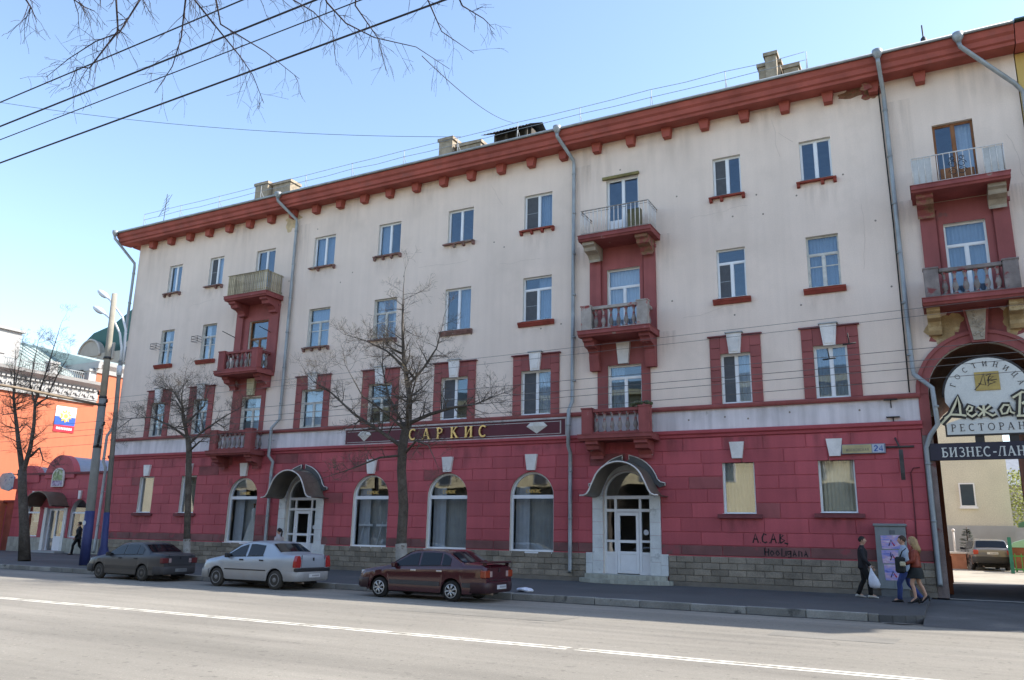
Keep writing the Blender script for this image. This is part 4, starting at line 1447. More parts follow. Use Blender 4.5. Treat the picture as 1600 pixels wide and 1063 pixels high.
def entrance(cx, label):
    r_, zb, zs = .90, .30, 3.09
    dr_ = MB()
    ya, yb_ = .12, .2
    xs = [cx - .9, cx - .83, cx - .52, cx - .43, cx + .43, cx + .52, cx + .83, cx + .9]
    for a, b in ((xs[0], xs[1]), (xs[2], xs[3]), (xs[4], xs[5]), (xs[6], xs[7])):
        dr_.box(a, b, ya, yb_, zb, zs)
    for z0, z1 in ((zs - .12, zs), (zs - .58, zs - .48), (.98, 1.08), (1.42, 1.5), (zb, zb + .08)):
        for a, b in ((xs[1], xs[2]), (xs[5], xs[6])):
            if not (z0 > 1.4 and z0 < 1.6 and False):
                dr_.box(a, b, ya + .003, yb_ - .003, z0, z1)
    dr_.box(xs[3], xs[4], ya + .003, yb_ - .003, zs - .12, zs)
    dr_.box(xs[3], xs[4], ya + .003, yb_ - .003, zs - .58, zs - .48)
    n = 16
    for k in range(n):
        a0, a1 = PI * k / n, PI * (k + 1) / n
        dr_.prism([(cx + rr_ * math.cos(t_), zs + rr_ * math.sin(t_)) for rr_, t_ in ((r_ - .06, a0), (r_, a0), (r_, a1), (r_ - .06, a1))], ya, yb_)
    for a, b in ((xs[1], xs[2]), (xs[5], xs[6])):
        dr_.box(a, b, .145, .175, zb + .08, .98)
    ent = dr_.build('entrance_frame', M_WFRAME, HOUSE)
    MB().prism([(cx + (r_ - .06) * math.cos(PI * k / 16), zs + .002 + (r_ - .07) * math.sin(PI * k / 16)) for k in range(17)], .15, .16).build('pane', G_SHOP, ent)
    for a, b in ((xs[1], xs[2]), (xs[5], xs[6])):
        for z0, z1 in ((1.08, 1.42), (1.5, zs - .58), (zs - .48, zs - .12)):
            pane(ent, a, b, z0, z1, .15, G_SHOP)
    pane(ent, xs[3], xs[4], zs - .48, zs - .12, .15, G_SHOP)
    leaf = MB()
    a, b = cx - .42, cx + .42
    for p, q in ((a, a + .11), (b - .11, b)):
        leaf.box(p, q, .115, .165, zb + .03, zs - .6)
    for z0, z1 in ((zb + .03, zb + .12), (1.0, 1.1), (1.4, 1.5), (zs - .72, zs - .6)):
        leaf.box(a + .11, b - .11, .116, .164, z0, z1)
    leaf.cbox(a + .11, b - .11, .13, .15, zb + .12, 1.0, .01)
    lf = leaf.build('door', M_WFRAME, HOUSE)
    pane(lf, a + .11, b - .11, 1.1, 1.4, .14, G_SHOP)
    pane(lf, a + .11, b - .11, 1.5, zs - .72, .14, G_SHOP)
    MB().tube([(a + .05, .11, 1.5), (a + .05, .04, 1.52), (a + .05, .04, 1.78), (a + .05, .11, 1.8)], .015, 6).build('handle', M_WFRAME, lf)
    MB().lathe([(.1, -.002), (.1, .0)], 14, (cx + .68, .142, 1.78), axis='y').build('sticker', M_CURT, ent)
    # marble facing slabs
    for s in (-1, 1):
        z = .30
        k = 0
        while z < 3.07:
            z1 = min(z + .46, 3.09)
            a, b = sorted((cx + s * .905, cx + s * 1.30))
            MB().cbox(a, b, -.115, .1, z + .003, z1 - .003, .006).build('marble_slab', M_MARBLE, HOUSE)
            z = z1
        a, b = sorted((cx + s * 1.302, cx + s * 1.555))
        for z0, z1 in ((.30, .66), (.66, 1.04)):
            MB().cbox(a, b, -.135, .0, z0 + .003, z1 - .003, .006).build('marble_slab', M_MARBLE, HOUSE)
    n = 9
    for k in range(n):
        a0, a1 = PI * k / n + .006, PI * (k + 1) / n - .006
        q = [(cx + rr_ * math.cos(a0 + (a1 - a0) * t_), zs + rr_ * math.sin(a0 + (a1 - a0) * t_)) for rr_, t_ in ((.905, 0), (1.2, 0), (1.2, .5), (1.2, 1), (.905, 1), (.905, .5))]
        MB().prism(q, -.105, .1).build('marble_slab', M_MARBLE, HOUSE)
    # canopy: ogee barrel standing out from the wall
    prof = [(-1.62, 3.05), (-1.45, 3.06), (-1.32, 3.12), (-1.22, 3.26), (-1.14, 3.45)]
    prof += [(-1.08 * math.cos(R(a)), 3.36 + .98 * math.sin(R(a))) for a in range(20, 90, 10)]
    prof = prof + [(0.0, 4.34)] + [(-x_, z_) for x_, z_ in prof[::-1]]
    prof = [(x_ * .905, 3.05 + (z_ - 3.05) * .92) for x_, z_ in prof]
    cn = MB()
    k = len(prof)
    for yy, s_ in ((-1.25, 0), (-.08, 0)):
        for x_, z_ in prof: cn.v.append((cx + .14 + x_, yy, z_))
    for yy in (-1.25, -.08):
        for x_, z_ in prof: cn.v.append((cx + .14 + x_ * .975, yy, z_ - .035))
    for i in range(k - 1):
        for f in ((i, i + 1, k + i + 1, k + i), (2 * k + i, 3 * k + i, 3 * k + i + 1, 2 * k + i + 1), (i, 2 * k + i, 2 * k + i + 1, i + 1), (k + i, k + i + 1, 3 * k + i + 1, 3 * k + i)):
            cn.f.append(f); cn.m.append(0); cn.sm.append(True)
    cn.add([cn.v[0], cn.v[k], cn.v[3 * k], cn.v[2 * k]], [(0, 1, 2, 3)])
    cn.add([cn.v[k - 1], cn.v[2 * k - 1], cn.v[4 * k - 1], cn.v[3 * k - 1]], [(0, 1, 2, 3)])
    can = cn.build('canopy', mat('smoked_canopy', (0.125, 0.104, 0.082), 0.35, var=0.25, scale=2, fine=0.1, spec=0.5), HOUSE, sharp=R(40))
    ed = MB().tube([(cx + .14 + x_, -1.26, z_ - .018) for x_, z_ in prof], .03, 6)
    ed.build('canopy_edge', M_RAILW, can)
    # crest plate against the wall
    cr = MB()
    out = [(1.60, 3.42), (1.60, 3.52), (1.42, 3.55)] + [(1.36 * math.cos(R(a)), 3.28 + 1.25 * math.sin(R(a))) for a in range(18, 82, 8)] + [(.14, 4.55), (.14, 4.38)]
    out = [(x_ * .92, z_) for x_, z_ in out]
    inn_ = [(.0, 4.3)] + [(1.0 * math.cos(R(a)), 3.28 + 1.02 * math.sin(R(a))) for a in range(80, 10, -10)] + [(1.25, 3.36)]
    for s in (-1, 1):
        poly = [(cx + .05 + s * x_, z_) for x_, z_ in out + inn_]
        cr.prism(poly if s > 0 else poly[::-1], -.17, -.065)
        ed2 = MB().tube([(cx + .05 + s * x_, -.175, z_) for x_, z_ in out], .022, 5)
        ed2.build('crest_edge', M_RAILW, can)
    cr.build('canopy_crest', mat('grey_crest', (0.085, 0.085, 0.085), 0.5, var=0.15, scale=3), can)
    # threshold steps: rounded, tiled riser
    sp = MB()
    for (rx_, ry_, z0, z1) in ((1.72, .95, 0.0, .15), (1.52, .62, .15, .30)):
        pts = [(cx - rx_, .1), (cx - rx_, -.35)] + [(cx - rx_ + .25 + (rx_ - .25) * (1 - math.cos(R(a))), -.35 - (ry_ - .35) * math.sin(R(a))) for a in range(15, 180, 15)]
        pts = [(cx - rx_, .1), (cx - rx_, -.3)] + [(cx - rx_ * math.cos(R(a)), -.3 - (ry_ - .3) * math.sin(R(a))) for a in range(12, 180, 12)] + [(cx + rx_, -.3), (cx + rx_, .1)]
        sp.prism(pts, z0, z1, axis='z')
    so = sp.build('doorstep', M_TILE, HOUSE)
    for (rx_, ry_, z0, z1) in ((1.72, .95, 0.012, .142), (1.52, .62, .16, .292)):
        na = 34
        for k in range(na):
            a0, a1 = R(4 + 172 * k / na + .25), R(4 + 172 * (k + 1) / na - .25)
            e = .012
            q = [(cx - (rx_ + o_) * math.cos(t_), -.3 - (ry_ - .3 + o_) * math.sin(t_)) for o_, t_ in ((-.03, a0), (e, a0), (e, a1), (-.03, a1))]
            MB().prism(q, z0, z1, axis='z').build('tile', M_TILE, so)


entrance(-25.88, '')
dd = thing('display_dress', 'long pale gown on a stand inside leftmost arched shop window', 'dress', (-29.2, .34, 1.04))
dm_ = MB()
rows_ = [(1.06, .50, .17), (1.3, .42, .15), (1.7, .28, .12), (2.05, .15, .09), (2.2, .11, .08), (2.4, .15, .09), (2.55, .13, .08), (2.62, .04, .04)]
n_ = 24
for z, rx_, ry_ in rows_:
    for i in range(n_):
        a = 2 * PI * i / n_
        k_ = 1 + (.10 * math.sin(6 * a) if z < 2 else 0)
        dm_.v.append((-29.2 + rx_ * k_ * math.cos(a), .38 + ry_ * k_ * math.sin(a) * .8, z))
for j_ in range(len(rows_) - 1):
    for i in range(n_):
        dm_.f.append((j_ * n_ + i, j_ * n_ + (i + 1) % n_, (j_ + 1) * n_ + (i + 1) % n_, (j_ + 1) * n_ + i)); dm_.m.append(0); dm_.sm.append(True)
dm_.build('gown', mat('ivory_satin', (0.72, 0.70, 0.64), .5), dd)
MB().tube([(-29.2, .38, 2.55), (-29.2, .38, 2.75)], .03, 6).lathe([(.01, 0), (.06, .04), (.06, .07), (.01, .1)], 8, (-29.2, .38, 2.74)).build('stand_pole', M_BROWN, dd)
ds = thing('display_easel', 'pair of white easel frames inside arched window left of the tall tree', 'easel', (-21.95, .34, 1.04))
for cx_ in (-22.45, -21.5):
    MB().tube([(cx_ - .32, .30, 1.05), (cx_ - .1, .40, 2.05)], .02, 5).tube([(cx_ + .26, .30, 1.05), (cx_ + .12, .40, 2.05)], .02, 5).box(cx_ - .36, cx_ + .36, .29, .36, 1.86, 1.95).build('easel_frame', M_WFRAME, ds)
MB().ball((-21.5, .34, 1.22), (.09, .06, .1), 10, 7).build('display_vase', M_CURT, ds)
entrance(-10.33, '')
for (cx, zt) in ((-29.6, 4.75),):
    pass

# ------------------------------------------------------------------ gateway bay
ring = MB()
n = 22
for k in range(n):
    a0, a1 = PI * k / n, PI * (k + 1) / n
    ring.prism([(ACX + r_ * math.cos(t_), ASP + r_ * math.sin(t_)) for r_, t_ in ((AR + .002, a0), (AR + .33, a0), (AR + .33, a1), (AR + .002, a1))], -.10, .0)
    ring.prism([(ACX + r_ * math.cos(t_), ASP + r_ * math.sin(t_)) for r_, t_ in ((AR + .25, a0), (AR + .36, a0), (AR + .36, a1), (AR + .25, a1))], -.15, -.098)
ring.build('archivolt', M_MAROON, HOUSE)
for a in (ACX - AR - .3, ACX + AR):
    MB().box(a, a + .3, -.08, .0, 4.9, ASP).build('impost_pilaster', M_MAROON, HOUSE)
    MB().box(a, a + .3, -.06, .0, 0.0, 4.9).build('gate_pier', M_PIER, HOUSE)
kb = MB().prism([(ACX - .36, 8.82), (ACX + .36, 8.82), (ACX + .2, 7.72), (ACX - .2, 7.72)], -.28, -.0)
kb.build('keystone', M_MAROON, HOUSE)
kb = MB().prism([(ACX - .28, 8.76), (ACX + .28, 8.76), (ACX + .15, 7.78), (ACX - .15, 7.78)], -.335, -.28)
for i in range(26):
    t_ = rnd.random()
    w = .26 - .1 * (1 - t_)
    kb.ball((ACX + rnd.uniform(-w, w) * .85, -.335, 7.84 + .86 * t_), (.045, .03, .045), 6, 4)
kb.build('keystone_ornament', M_ORN, HOUSE)
# render fallen off around the arch
rp = random.Random(3)


def blotch(cx, cz, rx_, rz_, seed, y=-.004, n=26):
    r2 = random.Random(seed)
    ph = [r2.uniform(0, 6.28) for _ in range(4)]
    pts = []
    for i in range(n):
        a = 2 * PI * i / n
        k = 1 + .16 * math.sin(3 * a + ph[0]) + .10 * math.sin(5 * a + ph[1]) + .07 * math.sin(9 * a + ph[2])
        pts.append((cx + rx_ * k * math.cos(a), y, cz + rz_ * k * math.sin(a)))
    return pts


bl = MB()
for i, q in enumerate(((.42, 8.25, .42, .48), (2.42, 8.35, .3, .45), (.75, 8.5, .3, .3))):
    p = blotch(*q, 20 + i, y=-.005 - .002 * i)
    MB().add(p, [tuple(range(len(p)))]).build('bare_plaster', M_OCHRE, HOUSE)
bl = MB()
p = blotch(1.42, 8.3, 1.2, .62, 9, y=-.003)
bl.add(p, [tuple(range(len(p)))])
bl.build('maroon_patch', M_MAROON, HOUSE)
bl = MB()
for i, q in enumerate(((-1.35, 17.26, .7, .2), (-.95, 17.15, .32, .3))):
    p = blotch(*q, 40 + i, y=-.0045 - .001 * i)
    bl.add(p, [tuple(range(len(p)))])
p = [(x, -.36 - .003, z) for x, _, z in blotch(-1.1, 17.2, .17, .15, 44)]
bl.add(p, [tuple(range(len(p)))])
p = [(x, -.3 + (z - 17.4) * .2, 17.368 - .0) for x, _, z in blotch(-.95, 17.4, .5, .9, 45)]
bl.build('rotten_render', M_RUST, HOUSE)
bl = MB()
for i, q in enumerate(((-28.1, 16.85, .35, .5), (-27.95, 17.1, .5, .2))):
    p = blotch(*q, 60 + i, y=-.0045 - .001 * i)
    bl.add(p, [tuple(range(len(p)))])
bl.build('yellow_stain', mat('yellow_stain', (0.55, 0.42, 0.26), 0.95, var=0.25, scale=3), HOUSE)
# tunnel through the house
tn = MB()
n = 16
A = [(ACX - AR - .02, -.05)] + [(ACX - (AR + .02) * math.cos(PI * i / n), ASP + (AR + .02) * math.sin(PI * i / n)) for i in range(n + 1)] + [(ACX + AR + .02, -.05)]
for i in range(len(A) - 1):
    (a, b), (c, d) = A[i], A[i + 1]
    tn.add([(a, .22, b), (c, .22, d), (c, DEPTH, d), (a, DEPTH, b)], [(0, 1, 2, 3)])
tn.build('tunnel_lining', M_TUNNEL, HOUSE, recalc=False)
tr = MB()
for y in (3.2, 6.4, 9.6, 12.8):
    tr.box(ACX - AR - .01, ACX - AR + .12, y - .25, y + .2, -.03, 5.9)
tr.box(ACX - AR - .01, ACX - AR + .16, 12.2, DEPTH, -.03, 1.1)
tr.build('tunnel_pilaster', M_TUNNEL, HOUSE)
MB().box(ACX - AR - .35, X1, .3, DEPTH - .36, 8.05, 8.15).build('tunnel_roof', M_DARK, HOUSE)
# graffiti and cables on the red wall
gm = MB()


def scrawl(txt, x, z, h, w, jit, seed):
    r2 = random.Random(seed)
    F_ = {'A': [[(0, 0), (.3, 1), (.6, 0)], [(.12, .4), (.5, .4)]], 'C': [[(.55, .85), (.25, 1), (.05, .6), (.1, .15), (.35, 0), (.58, .15)]], 'B': [[(.05, 0), (.08, 1), (.45, .85), (.1, .55), (.55, .3), (.05, 0)], [(.5, .05), (.9, -.05)]],
          'H': [[(0, 0), (0, 1)], [(.5, 0), (.5, 1)], [(0, .5), (.5, .5)]], 'o': [[(.25, .7), (.02, .4), (.2, .02), (.48, .3), (.25, .7)]], 'L': [[(.05, 1), (.05, 0), (.4, .02)]], 'i': [[(.1, 0), (.1, .7)]],
          'g': [[(.45, .7), (.05, .6), (.1, .2), (.45, .35), (.45, .7), (.42, -.1), (.1, -.1)]], 'a': [[(0, 0), (.2, .75), (.42, 0)], [(.08, .3), (.36, .3)]], 'n': [[(.02, 0), (.05, .7), (.38, .6), (.42, 0)]], '.': [[(.05, .02), (.12, .06)]]}
    for ch in txt:
        for st_ in F_[ch]:
            pts = [(u + r2.uniform(-jit, jit), v + r2.uniform(-jit, jit)) for u, v in st_]
            ribbon(gm, pts, w, lambda u, v: (x + u * h, z + v * h), -.0575, -.0575 + .002)
        x += h * {'.': .22, 'i': .28, 'L': .5}.get(ch, .74)


scrawl('A.C.A.B', -5.84, 1.50, .30, .16, .02, 4)
scrawl('HooLigana', -5.47, 1.09, .24, .17, .03, 8)
gm.build('graffiti', M_BLACK, HOUSE)
cb = MB()
cb.tube([(-.6, -.08, 3.9), (-.78, -.085, 3.88), (-.86, -.085, 3.75), (-.87, -.085, 2.2), (-.9, -.08, 1.1)], .018, 5)
cb.build('cable', mat('red_cable', (0.13, 0.03, 0.035), 0.7), HOUSE)
cb = MB()
cb.tube([(-1.5, -.09, 4.56), (-.7, -.09, 4.56)], .035, 6).tube([(-1.22, -.05, 4.85), (-1.1, -.35, 4.5)], .03, 6)
cb.prism([(-.34, 4.45), (-.40, 4.3), (-.40, 3.7), (-.34, 3.5), (-.28, 3.7), (-.28, 4.3)], -1.14, -1.02, axis='x')
cb.build('sign_bracket', mat('weathered_steel', (0.06, 0.055, 0.052), 0.7, var=0.3, scale=5), HOUSE)
for x, z in ((-1.25, 6.02), (-1.22, 5.45)):
    MB().box(x - .2, x + .2, -.24, -.05, z + .05, z + .07).box(x - .015, x + .015, -.08, -.05, z - .2, z + .06).build('sign_fixing', M_IRON, HOUSE)
print('render blocks', nblk)
# ------------------------------------------------------------------ signs on the facade
M_GOLD = mat('gold_leaf', (0.70, 0.50, 0.20), 0.3, var=0.15, scale=4, metallic=0.7)
M_SIGNRED = mat('dark_red_board', (0.095, 0.012, 0.022), 0.45, var=0.12, scale=1.2, spec=0.4)
M_SIGNEDGE = mat('pale_sign_edge', (0.42, 0.37, 0.35), 0.6, var=0.2, scale=3)
sg = thing('shop_sign', 'long dark red fascia sign with gold word САРКИС and two white diamonds', 'sign', (-18.1, -.06, 5.33))
MB().box(-23.5, -12.72, -.16, -.055, 5.40, 6.02).build('sign_board', M_SIGNRED, sg)
fr = MB()
fr.box(-23.52, -12.6, -.2, -.06, 6.025, 6.095).box(-23.52, -12.6, -.2, -.06, 5.39 - .06, 5.395).box(-12.715, -12.6, -.19, -.06, 5.396, 6.024)
fr.box(-12.95, -12.90, -.17, -.16, 5.46, 5.97).box(-23.4, -12.95, -.168, -.16, 5.93, 5.955).box(-23.4, -12.95, -.168, -.16, 5.455, 5.48)
fr.build('sign_frame', M_SIGNEDGE, sg)
x = -20.0
for ch in 'САРКИС':
    w, lm = letter(ch, x, 5.46, .46, -.25, -.19, wx=1.0, T=.17, t=.07)
    lm.build('letter', M_GOLD, sg)
    x += .69
for cx, s in ((-13.95, 1.0), (-22.45, .8)):
    dm = MB()
    w, zt, zb = .46 * s, 5.94, 5.50
    zm = zt - .15
    y0, y1 = -.165, -.22
    P_ = [(-.62 * w, zt), (-.2 * w, zt), (.2 * w, zt), (.62 * w, zt), (w, zm), (.38 * w, zm), (-.38 * w, zm), (-w, zm), (0, zb)]
    V_ = [(cx + a, (y1 if i in (1, 2, 5, 6) else y0), b_) for i, (a, b_) in enumerate(P_)]
    dm.add(V_, [(0, 7, 6), (0, 6, 1), (1, 6, 5, 2), (2, 5, 3), (3, 5, 4), (7, 8, 6), (6, 8, 5), (5, 8, 4)])
    dm.build('diamond', mat('pearl_diamond', (0.6, 0.57, 0.52), 0.4, var=0.12, scale=6), sg, recalc=False)

hs = thing('hotel_sign', 'white half round gateway sign reading ГОСТИНИЦА and РЕСТОРАН with script lettering', 'sign', (1.47, -.1, 4.85))
M_SGW = mat('sign_white', (0.62, 0.62, 0.58), 0.5, var=0.05, scale=2)
M_SGD = mat('sign_dark', (0.035, 0.03, 0.028), 0.5)
M_SGC = mat('sign_cream', (0.68, 0.62, 0.42), 0.5, var=0.1, scale=4)
HX, HZ, HR = 1.47, 6.06, 1.17
pts = [(HX + HR * math.cos(PI * i / 28), HZ + HR * math.sin(PI * i / 28)) for i in range(29)] + [(HX - HR, 5.9), (HX - .9, 5.45), (HX + 1.4, 5.45), (HX + HR, 5.9)]
MB().prism(pts, -.16, -.06).build('sign_board', M_SGW, hs)
pe = [(HX + (HR + .03) * math.cos(PI * i / 28), HZ + (HR + .03) * math.sin(PI * i / 28)) for i in range(29)]
MB().tube([(a, -.11, b_) for a, b_ in pe], .05, 6).build('sign_rim', M_SGD, hs)
MB().prism([(.27, 4.87), (2.72, 4.87), (2.72, 5.32), (HX, 5.62), (.27, 5.22)], -.175, -.08).build('lower_board', M_SGW, hs)
MB().box(.22, 2.77, -.18, -.06, 4.82, 4.868).box(.22, .268, -.18, -.06, 4.87, 5.2).build('sign_rim', M_SGD, hs)
word = 'ГОСТИНИЦА'
for i, ch in enumerate(word):
    an_ = R(158 - (158 - 20) * i / (len(word) - 1))
    h = .155
    adv = glyph(ch)[0]

    def fm(u, v, an_=an_, h=h, adv=adv):
        rr_ = .90 + v * h
        t_ = (u - adv / 2) * h
        tx, tz = math.sin(an_), -math.cos(an_)
        return (HX + rr_ * math.cos(an_) + tx * t_, HZ + rr_ * math.sin(an_) + tz * t_)
    _, lm = letter(ch, 0, 0, h, -.168, -.162, fm=fm, T=.13, t=.07)
    lm.build('letter', M_SGD, hs)
x = .38
for ch in 'РЕСТОРАН':
    w, lm = letter(ch, x, 4.97, .22, -.183, -.177, wx=.95, T=.12, t=.06)
    lm.build('letter', M_SGD, hs)
    x += w + .09
MB().cbox(1.17, 1.83, -.19, -.162, 6.20, 6.78, .008).build('emblem_plate', mat('emblem_gold', (0.42, 0.30, 0.09), 0.5, var=0.15, scale=4), hs)
em = MB()
for st_ in ([(1.14, 6.23), (1.3, 6.4), (1.42, 6.72), (1.45, 6.36), (1.26, 6.42)], [(1.52, 6.4), (1.55, 6.62), (1.68, 6.62), (1.56, 6.52), (1.72, 6.44), (1.54, 6.38), (1.5, 6.32)], [(1.48, 6.66), (1.62, 6.7), (1.5, 6.5), (1.76, 6.52)]):
    ribbon(em, st_, .025, lambda u, v: (u, v), -.197, -.191)
em.build('emblem_monogram', M_SGD, hs)
cp_ = lambda cx, cy: (.33 + (cx - 425) * .00543, 6.41 - (cy - 584) * .00543)
script = [('Д', [[(388, 803), (440, 748), (468, 695), (484, 652), (490, 700), (490, 757)], [(408, 775), (440, 752), (490, 757), (518, 764)]]),
          ('е', [[(522, 742), (545, 735), (552, 716), (536, 708), (524, 728), (526, 755), (545, 770), (572, 752)]]),
          ('ж', [[(578, 716), (604, 742), (576, 770)], [(608, 708), (604, 770)], [(642, 712), (608, 742), (646, 770), (665, 760)]]),
          ('а', [[(734, 716), (706, 712), (688, 738), (694, 762), (716, 758), (736, 716), (734, 752), (752, 762)]]),
          ('В', [[(790, 655), (772, 778)], [(752, 675), (800, 645), (842, 652), (838, 685), (792, 708)], [(792, 708), (850, 716), (852, 752), (815, 778), (760, 776)]]),
          ('ю', [[(888, 712), (884, 772)], [(886, 742), (912, 740)], [(934, 714), (912, 742), (930, 772), (958, 746), (934, 714)]])]
bk = MB()
kk = 0
for ch, sts in script:
    for st_ in sts:
        ribbon(bk, [cp_(*p) for p in st_], .20, lambda u, v: (u, v), -.205 - .0006 * kk, -.18)
        kk += 1
bk.build('script_backing', M_SGD, hs)
kk = 0
for ch, sts in script:
    lm = MB()
    for st_ in sts:
        P_ = [cp_(*p) for p in st_]
        ribbon(lm, P_, .062, lambda u, v: (u, v), -.235 - .0006 * kk, -.216)
        kk += 1
    lm.build('script_letter', M_SGC, hs)
MB().box(1.0, 1.25, -.14, -.1, 4.62, 4.82).box(1.9, 2.15, -.14, -.1, 4.62, 4.82).build('sign_post', M_SGD, hs)
bsn = thing('lunch_sign', 'dark sign board with white words БИЗНЕС-ЛАНЧ hanging under gateway arch', 'sign', (1.4, -.1, 4.08))
MB().cbox(-.28, 3.08, -.16, -.07, 4.09, 4.62, .01).build('sign_board', mat('navy_board', (0.03, 0.028, 0.045), 0.4, var=0.1, scale=2), bsn)
x = .05
for ch in 'БИЗНЕС-ЛАНЧ':
    w, lm = letter(ch, x, 4.19, .29, -.175, -.162, wx=.86, T=.17, t=.08)
    lm.build('letter', M_SGW, bsn)
    x += w + .025
MB().box(-.32, -.2, -.12, .05, 4.25, 4.4).box(3.05, 3.2, -.12, .05, 4.25, 4.4).build('sign_bracket', M_IRON, bsn)

ad = thing('address_plate', 'yellowed street name plate with blue house number 24 beside ground floor keystone', 'sign', (-2.2, -.06, 4.36))
MB().cbox(-2.84, -1.52, -.16, -.06, 4.37, 4.68, .01).build('plate_case', mat('plate_grey', (0.2, 0.22, 0.27), 0.6, var=0.1, scale=4), ad)
MB().box(-2.81, -1.93, -.166, -.16, 4.39, 4.66).build('name_panel', mat('plate_yellow', (0.43, 0.36, 0.19), 0.55, var=0.2, scale=3), ad)
MB().box(-1.91, -1.56, -.166, -.16, 4.39, 4.66).build('number_panel', mat('plate_bluewhite', (0.40, 0.43, 0.50), 0.5, var=0.1, scale=3), ad)
x = -2.70
lm_ = MB()
for ch in 'МОСКОВСКАЯ':
    w, lm = letter(ch, x, 4.455, .085, -.169, -.1665, serif=False, wx=.78, T=.16, t=.12)
    lm_.add(lm.v, lm.f)
    x += w + .012
lm_.build('street_name', mat('faded_letters', (0.14, 0.13, 0.13), 0.7), ad)
x = -1.86
for ch in '24':
    w, lm = letter(ch, x, 4.435, .18, -.169, -.1665, serif=False, T=.2, t=.14)
    lm.build('digit', mat('blue_digit', (0.03, 0.09, 0.30), 0.5), ad)
    x += .145

# grey street cabinet with posters
cbn = thing('street_cabinet', 'tall grey metal cabinet with pasted concert posters against red wall', 'cabinet', (-1.6, -.5, 0))
M_CAB = mat('cabinet_grey', (0.20, 0.22, 0.225), 0.6, var=0.12, scale=2.5, fine=0.06)
MB().cbox(-2.02, -1.16, -.52, -.15, .22, 2.08, .012).build('cabinet_body', M_CAB, cbn)
MB().cbox(-2.06, -1.12, -.56, -.13, 2.081, 2.16, .012).build('cabinet_roof', M_CAB, cbn)
MB().box(-1.98, -1.2, -.49, -.17, 0.0, .219).build('cabinet_base', mat('cabinet_base', (0.13, 0.135, 0.135), 0.8, var=0.15, scale=3), cbn)
MB().box(-1.585, -1.58, -.523, -.52, .25, 2.05).box(-1.63, -1.61, -.535, -.52, 1.15, 1.3).build('cabinet_door_seam', M_IRON, cbn)


def poster_mat(i):
    m = bpy.data.materials.new('poster_print')
    m.use_nodes = True
    N, L = m.node_tree.nodes, m.node_tree.links
    bs = N['Principled BSDF']
    bs.inputs['Roughness'].default_value = .8
    tc = N.new('ShaderNodeTexCoord')
    nz = N.new('ShaderNodeTexNoise')
    mp = N.new('ShaderNodeMapping')
    mp.inputs['Scale'].default_value = (2.2, 1, 7)
    mp.inputs['Location'].default_value = (i * 3.1, 0, i)
    nz.inputs['Scale'].default_value = 1.6
    nz.inputs['Detail'].default_value = 5
    cr_ = N.new('ShaderNodeValToRGB')
    e = cr_.color_ramp.elements
    e[0].position, e[0].color = .30, (0.10, 0.12, 0.42, 1)
    e[1].position, e[1].color = .70, (0.62, 0.66, 0.80, 1)
    q = e.new(.45); q.color = (0.30, 0.30, 0.62, 1)
    q = e.new(.57); q.color = (0.55, 0.36, 0.48, 1)
    L.new(tc.outputs['Object'], mp.inputs[0]); L.new(mp.outputs[0], nz.inputs['Vector']); L.new(nz.outputs['Fac'], cr_.inputs[0]); L.new(cr_.outputs[0], bs.inputs['Base Color'])
    return m


PM = [poster_mat(i) for i in range(3)]
for i, (a, b_, c, d) in enumerate(((-1.87, -1.30, 1.40, 1.80), (-1.88, -1.27, .97, 1.36), (-1.84, -1.36, .47, .93), (-1.29, -1.19, .99, 1.34))):
    po = MB().add([(a, -.5245, d), (b_, -.5245, d + .02), (b_ - .02, -.5245, c + .01), (a + .02, -.5245, c), (a + .005, -.5245, (c + d) / 2)], [(0, 1, 2, 3, 4)]).build('poster', PM[i % 3], cbn, recalc=False)
    if i < 3:
        cm = MB()
        cx = (a + b_) / 2
        ribbon(cm, [(cx - .07, c + .09), (cx, c + .27), (cx + .08, c + .09)], .03, lambda u, v: (u, v), -.527, -.526)
        ribbon(cm, [(cx + .02, c + .2), (cx + .1, c + .1)], .03, lambda u, v: (u, v), -.5277, -.526, m=1)
        cm.build('poster_mark', [mat('poster_dark', (0.03, 0.02, 0.04), 0.8), mat('poster_red', (0.5, 0.04, 0.08), 0.8)], cbn)
MB().box(-1.62, -1.45, -.5225, -.5215, 1.84, 1.96).build('notice', mat('faded_notice', (0.13, 0.14, 0.15), 0.9), cbn)

# ------------------------------------------------------------------ neighbour on the right
M_YEL = mat('yellow_plaster', (0.60, 0.42, 0.14), 0.9, var=0.1, scale=0.6, fine=0.05, bump=0.2, streak=0.1)
nb = thing('neighbour_house', 'yellow plastered house joined to the right end beyond last drainpipe', 'building', (9, 0, 0))
MB().box(3.43, 16, .0, 13, 0, 17.38).build('wall', M_YEL, nb)
MB().prism([(-0.0, 17.40), (-.70, 17.36), (-.72, 17.46), (-.84, 17.66), (-.98, 17.90), (-1.0, 17.93), (0.0, 18.02)], 3.43, 16, axis='x').build('cornice', M_CORNICE, nb)
MB().prism([(-1.12, 17.98), (-1.12, 18.03), (6.5, 20.4), (14, 18.0), (14, 17.9)], 3.43, 16, axis='x').build('roof', mat('green_tin', (0.07, 0.12, 0.11), 0.5, metallic=.3), nb)
for x in (5.2, 8.4, 11.6, 14.2):
    for z in (2.2, 6.6, 10.3, 14.0):
        f_ = MB().box(x - .6, x + .6, -.05, .02, z - .06, z + 1.8).build('window', M_WFRAME, nb)
        MB().box(x - .5, x + .5, -.06, -.049, z + .04, z + 1.7).build('pane', mat('dark_pane', (0.05, 0.07, 0.09), 0.1, spec=0.8), f_)

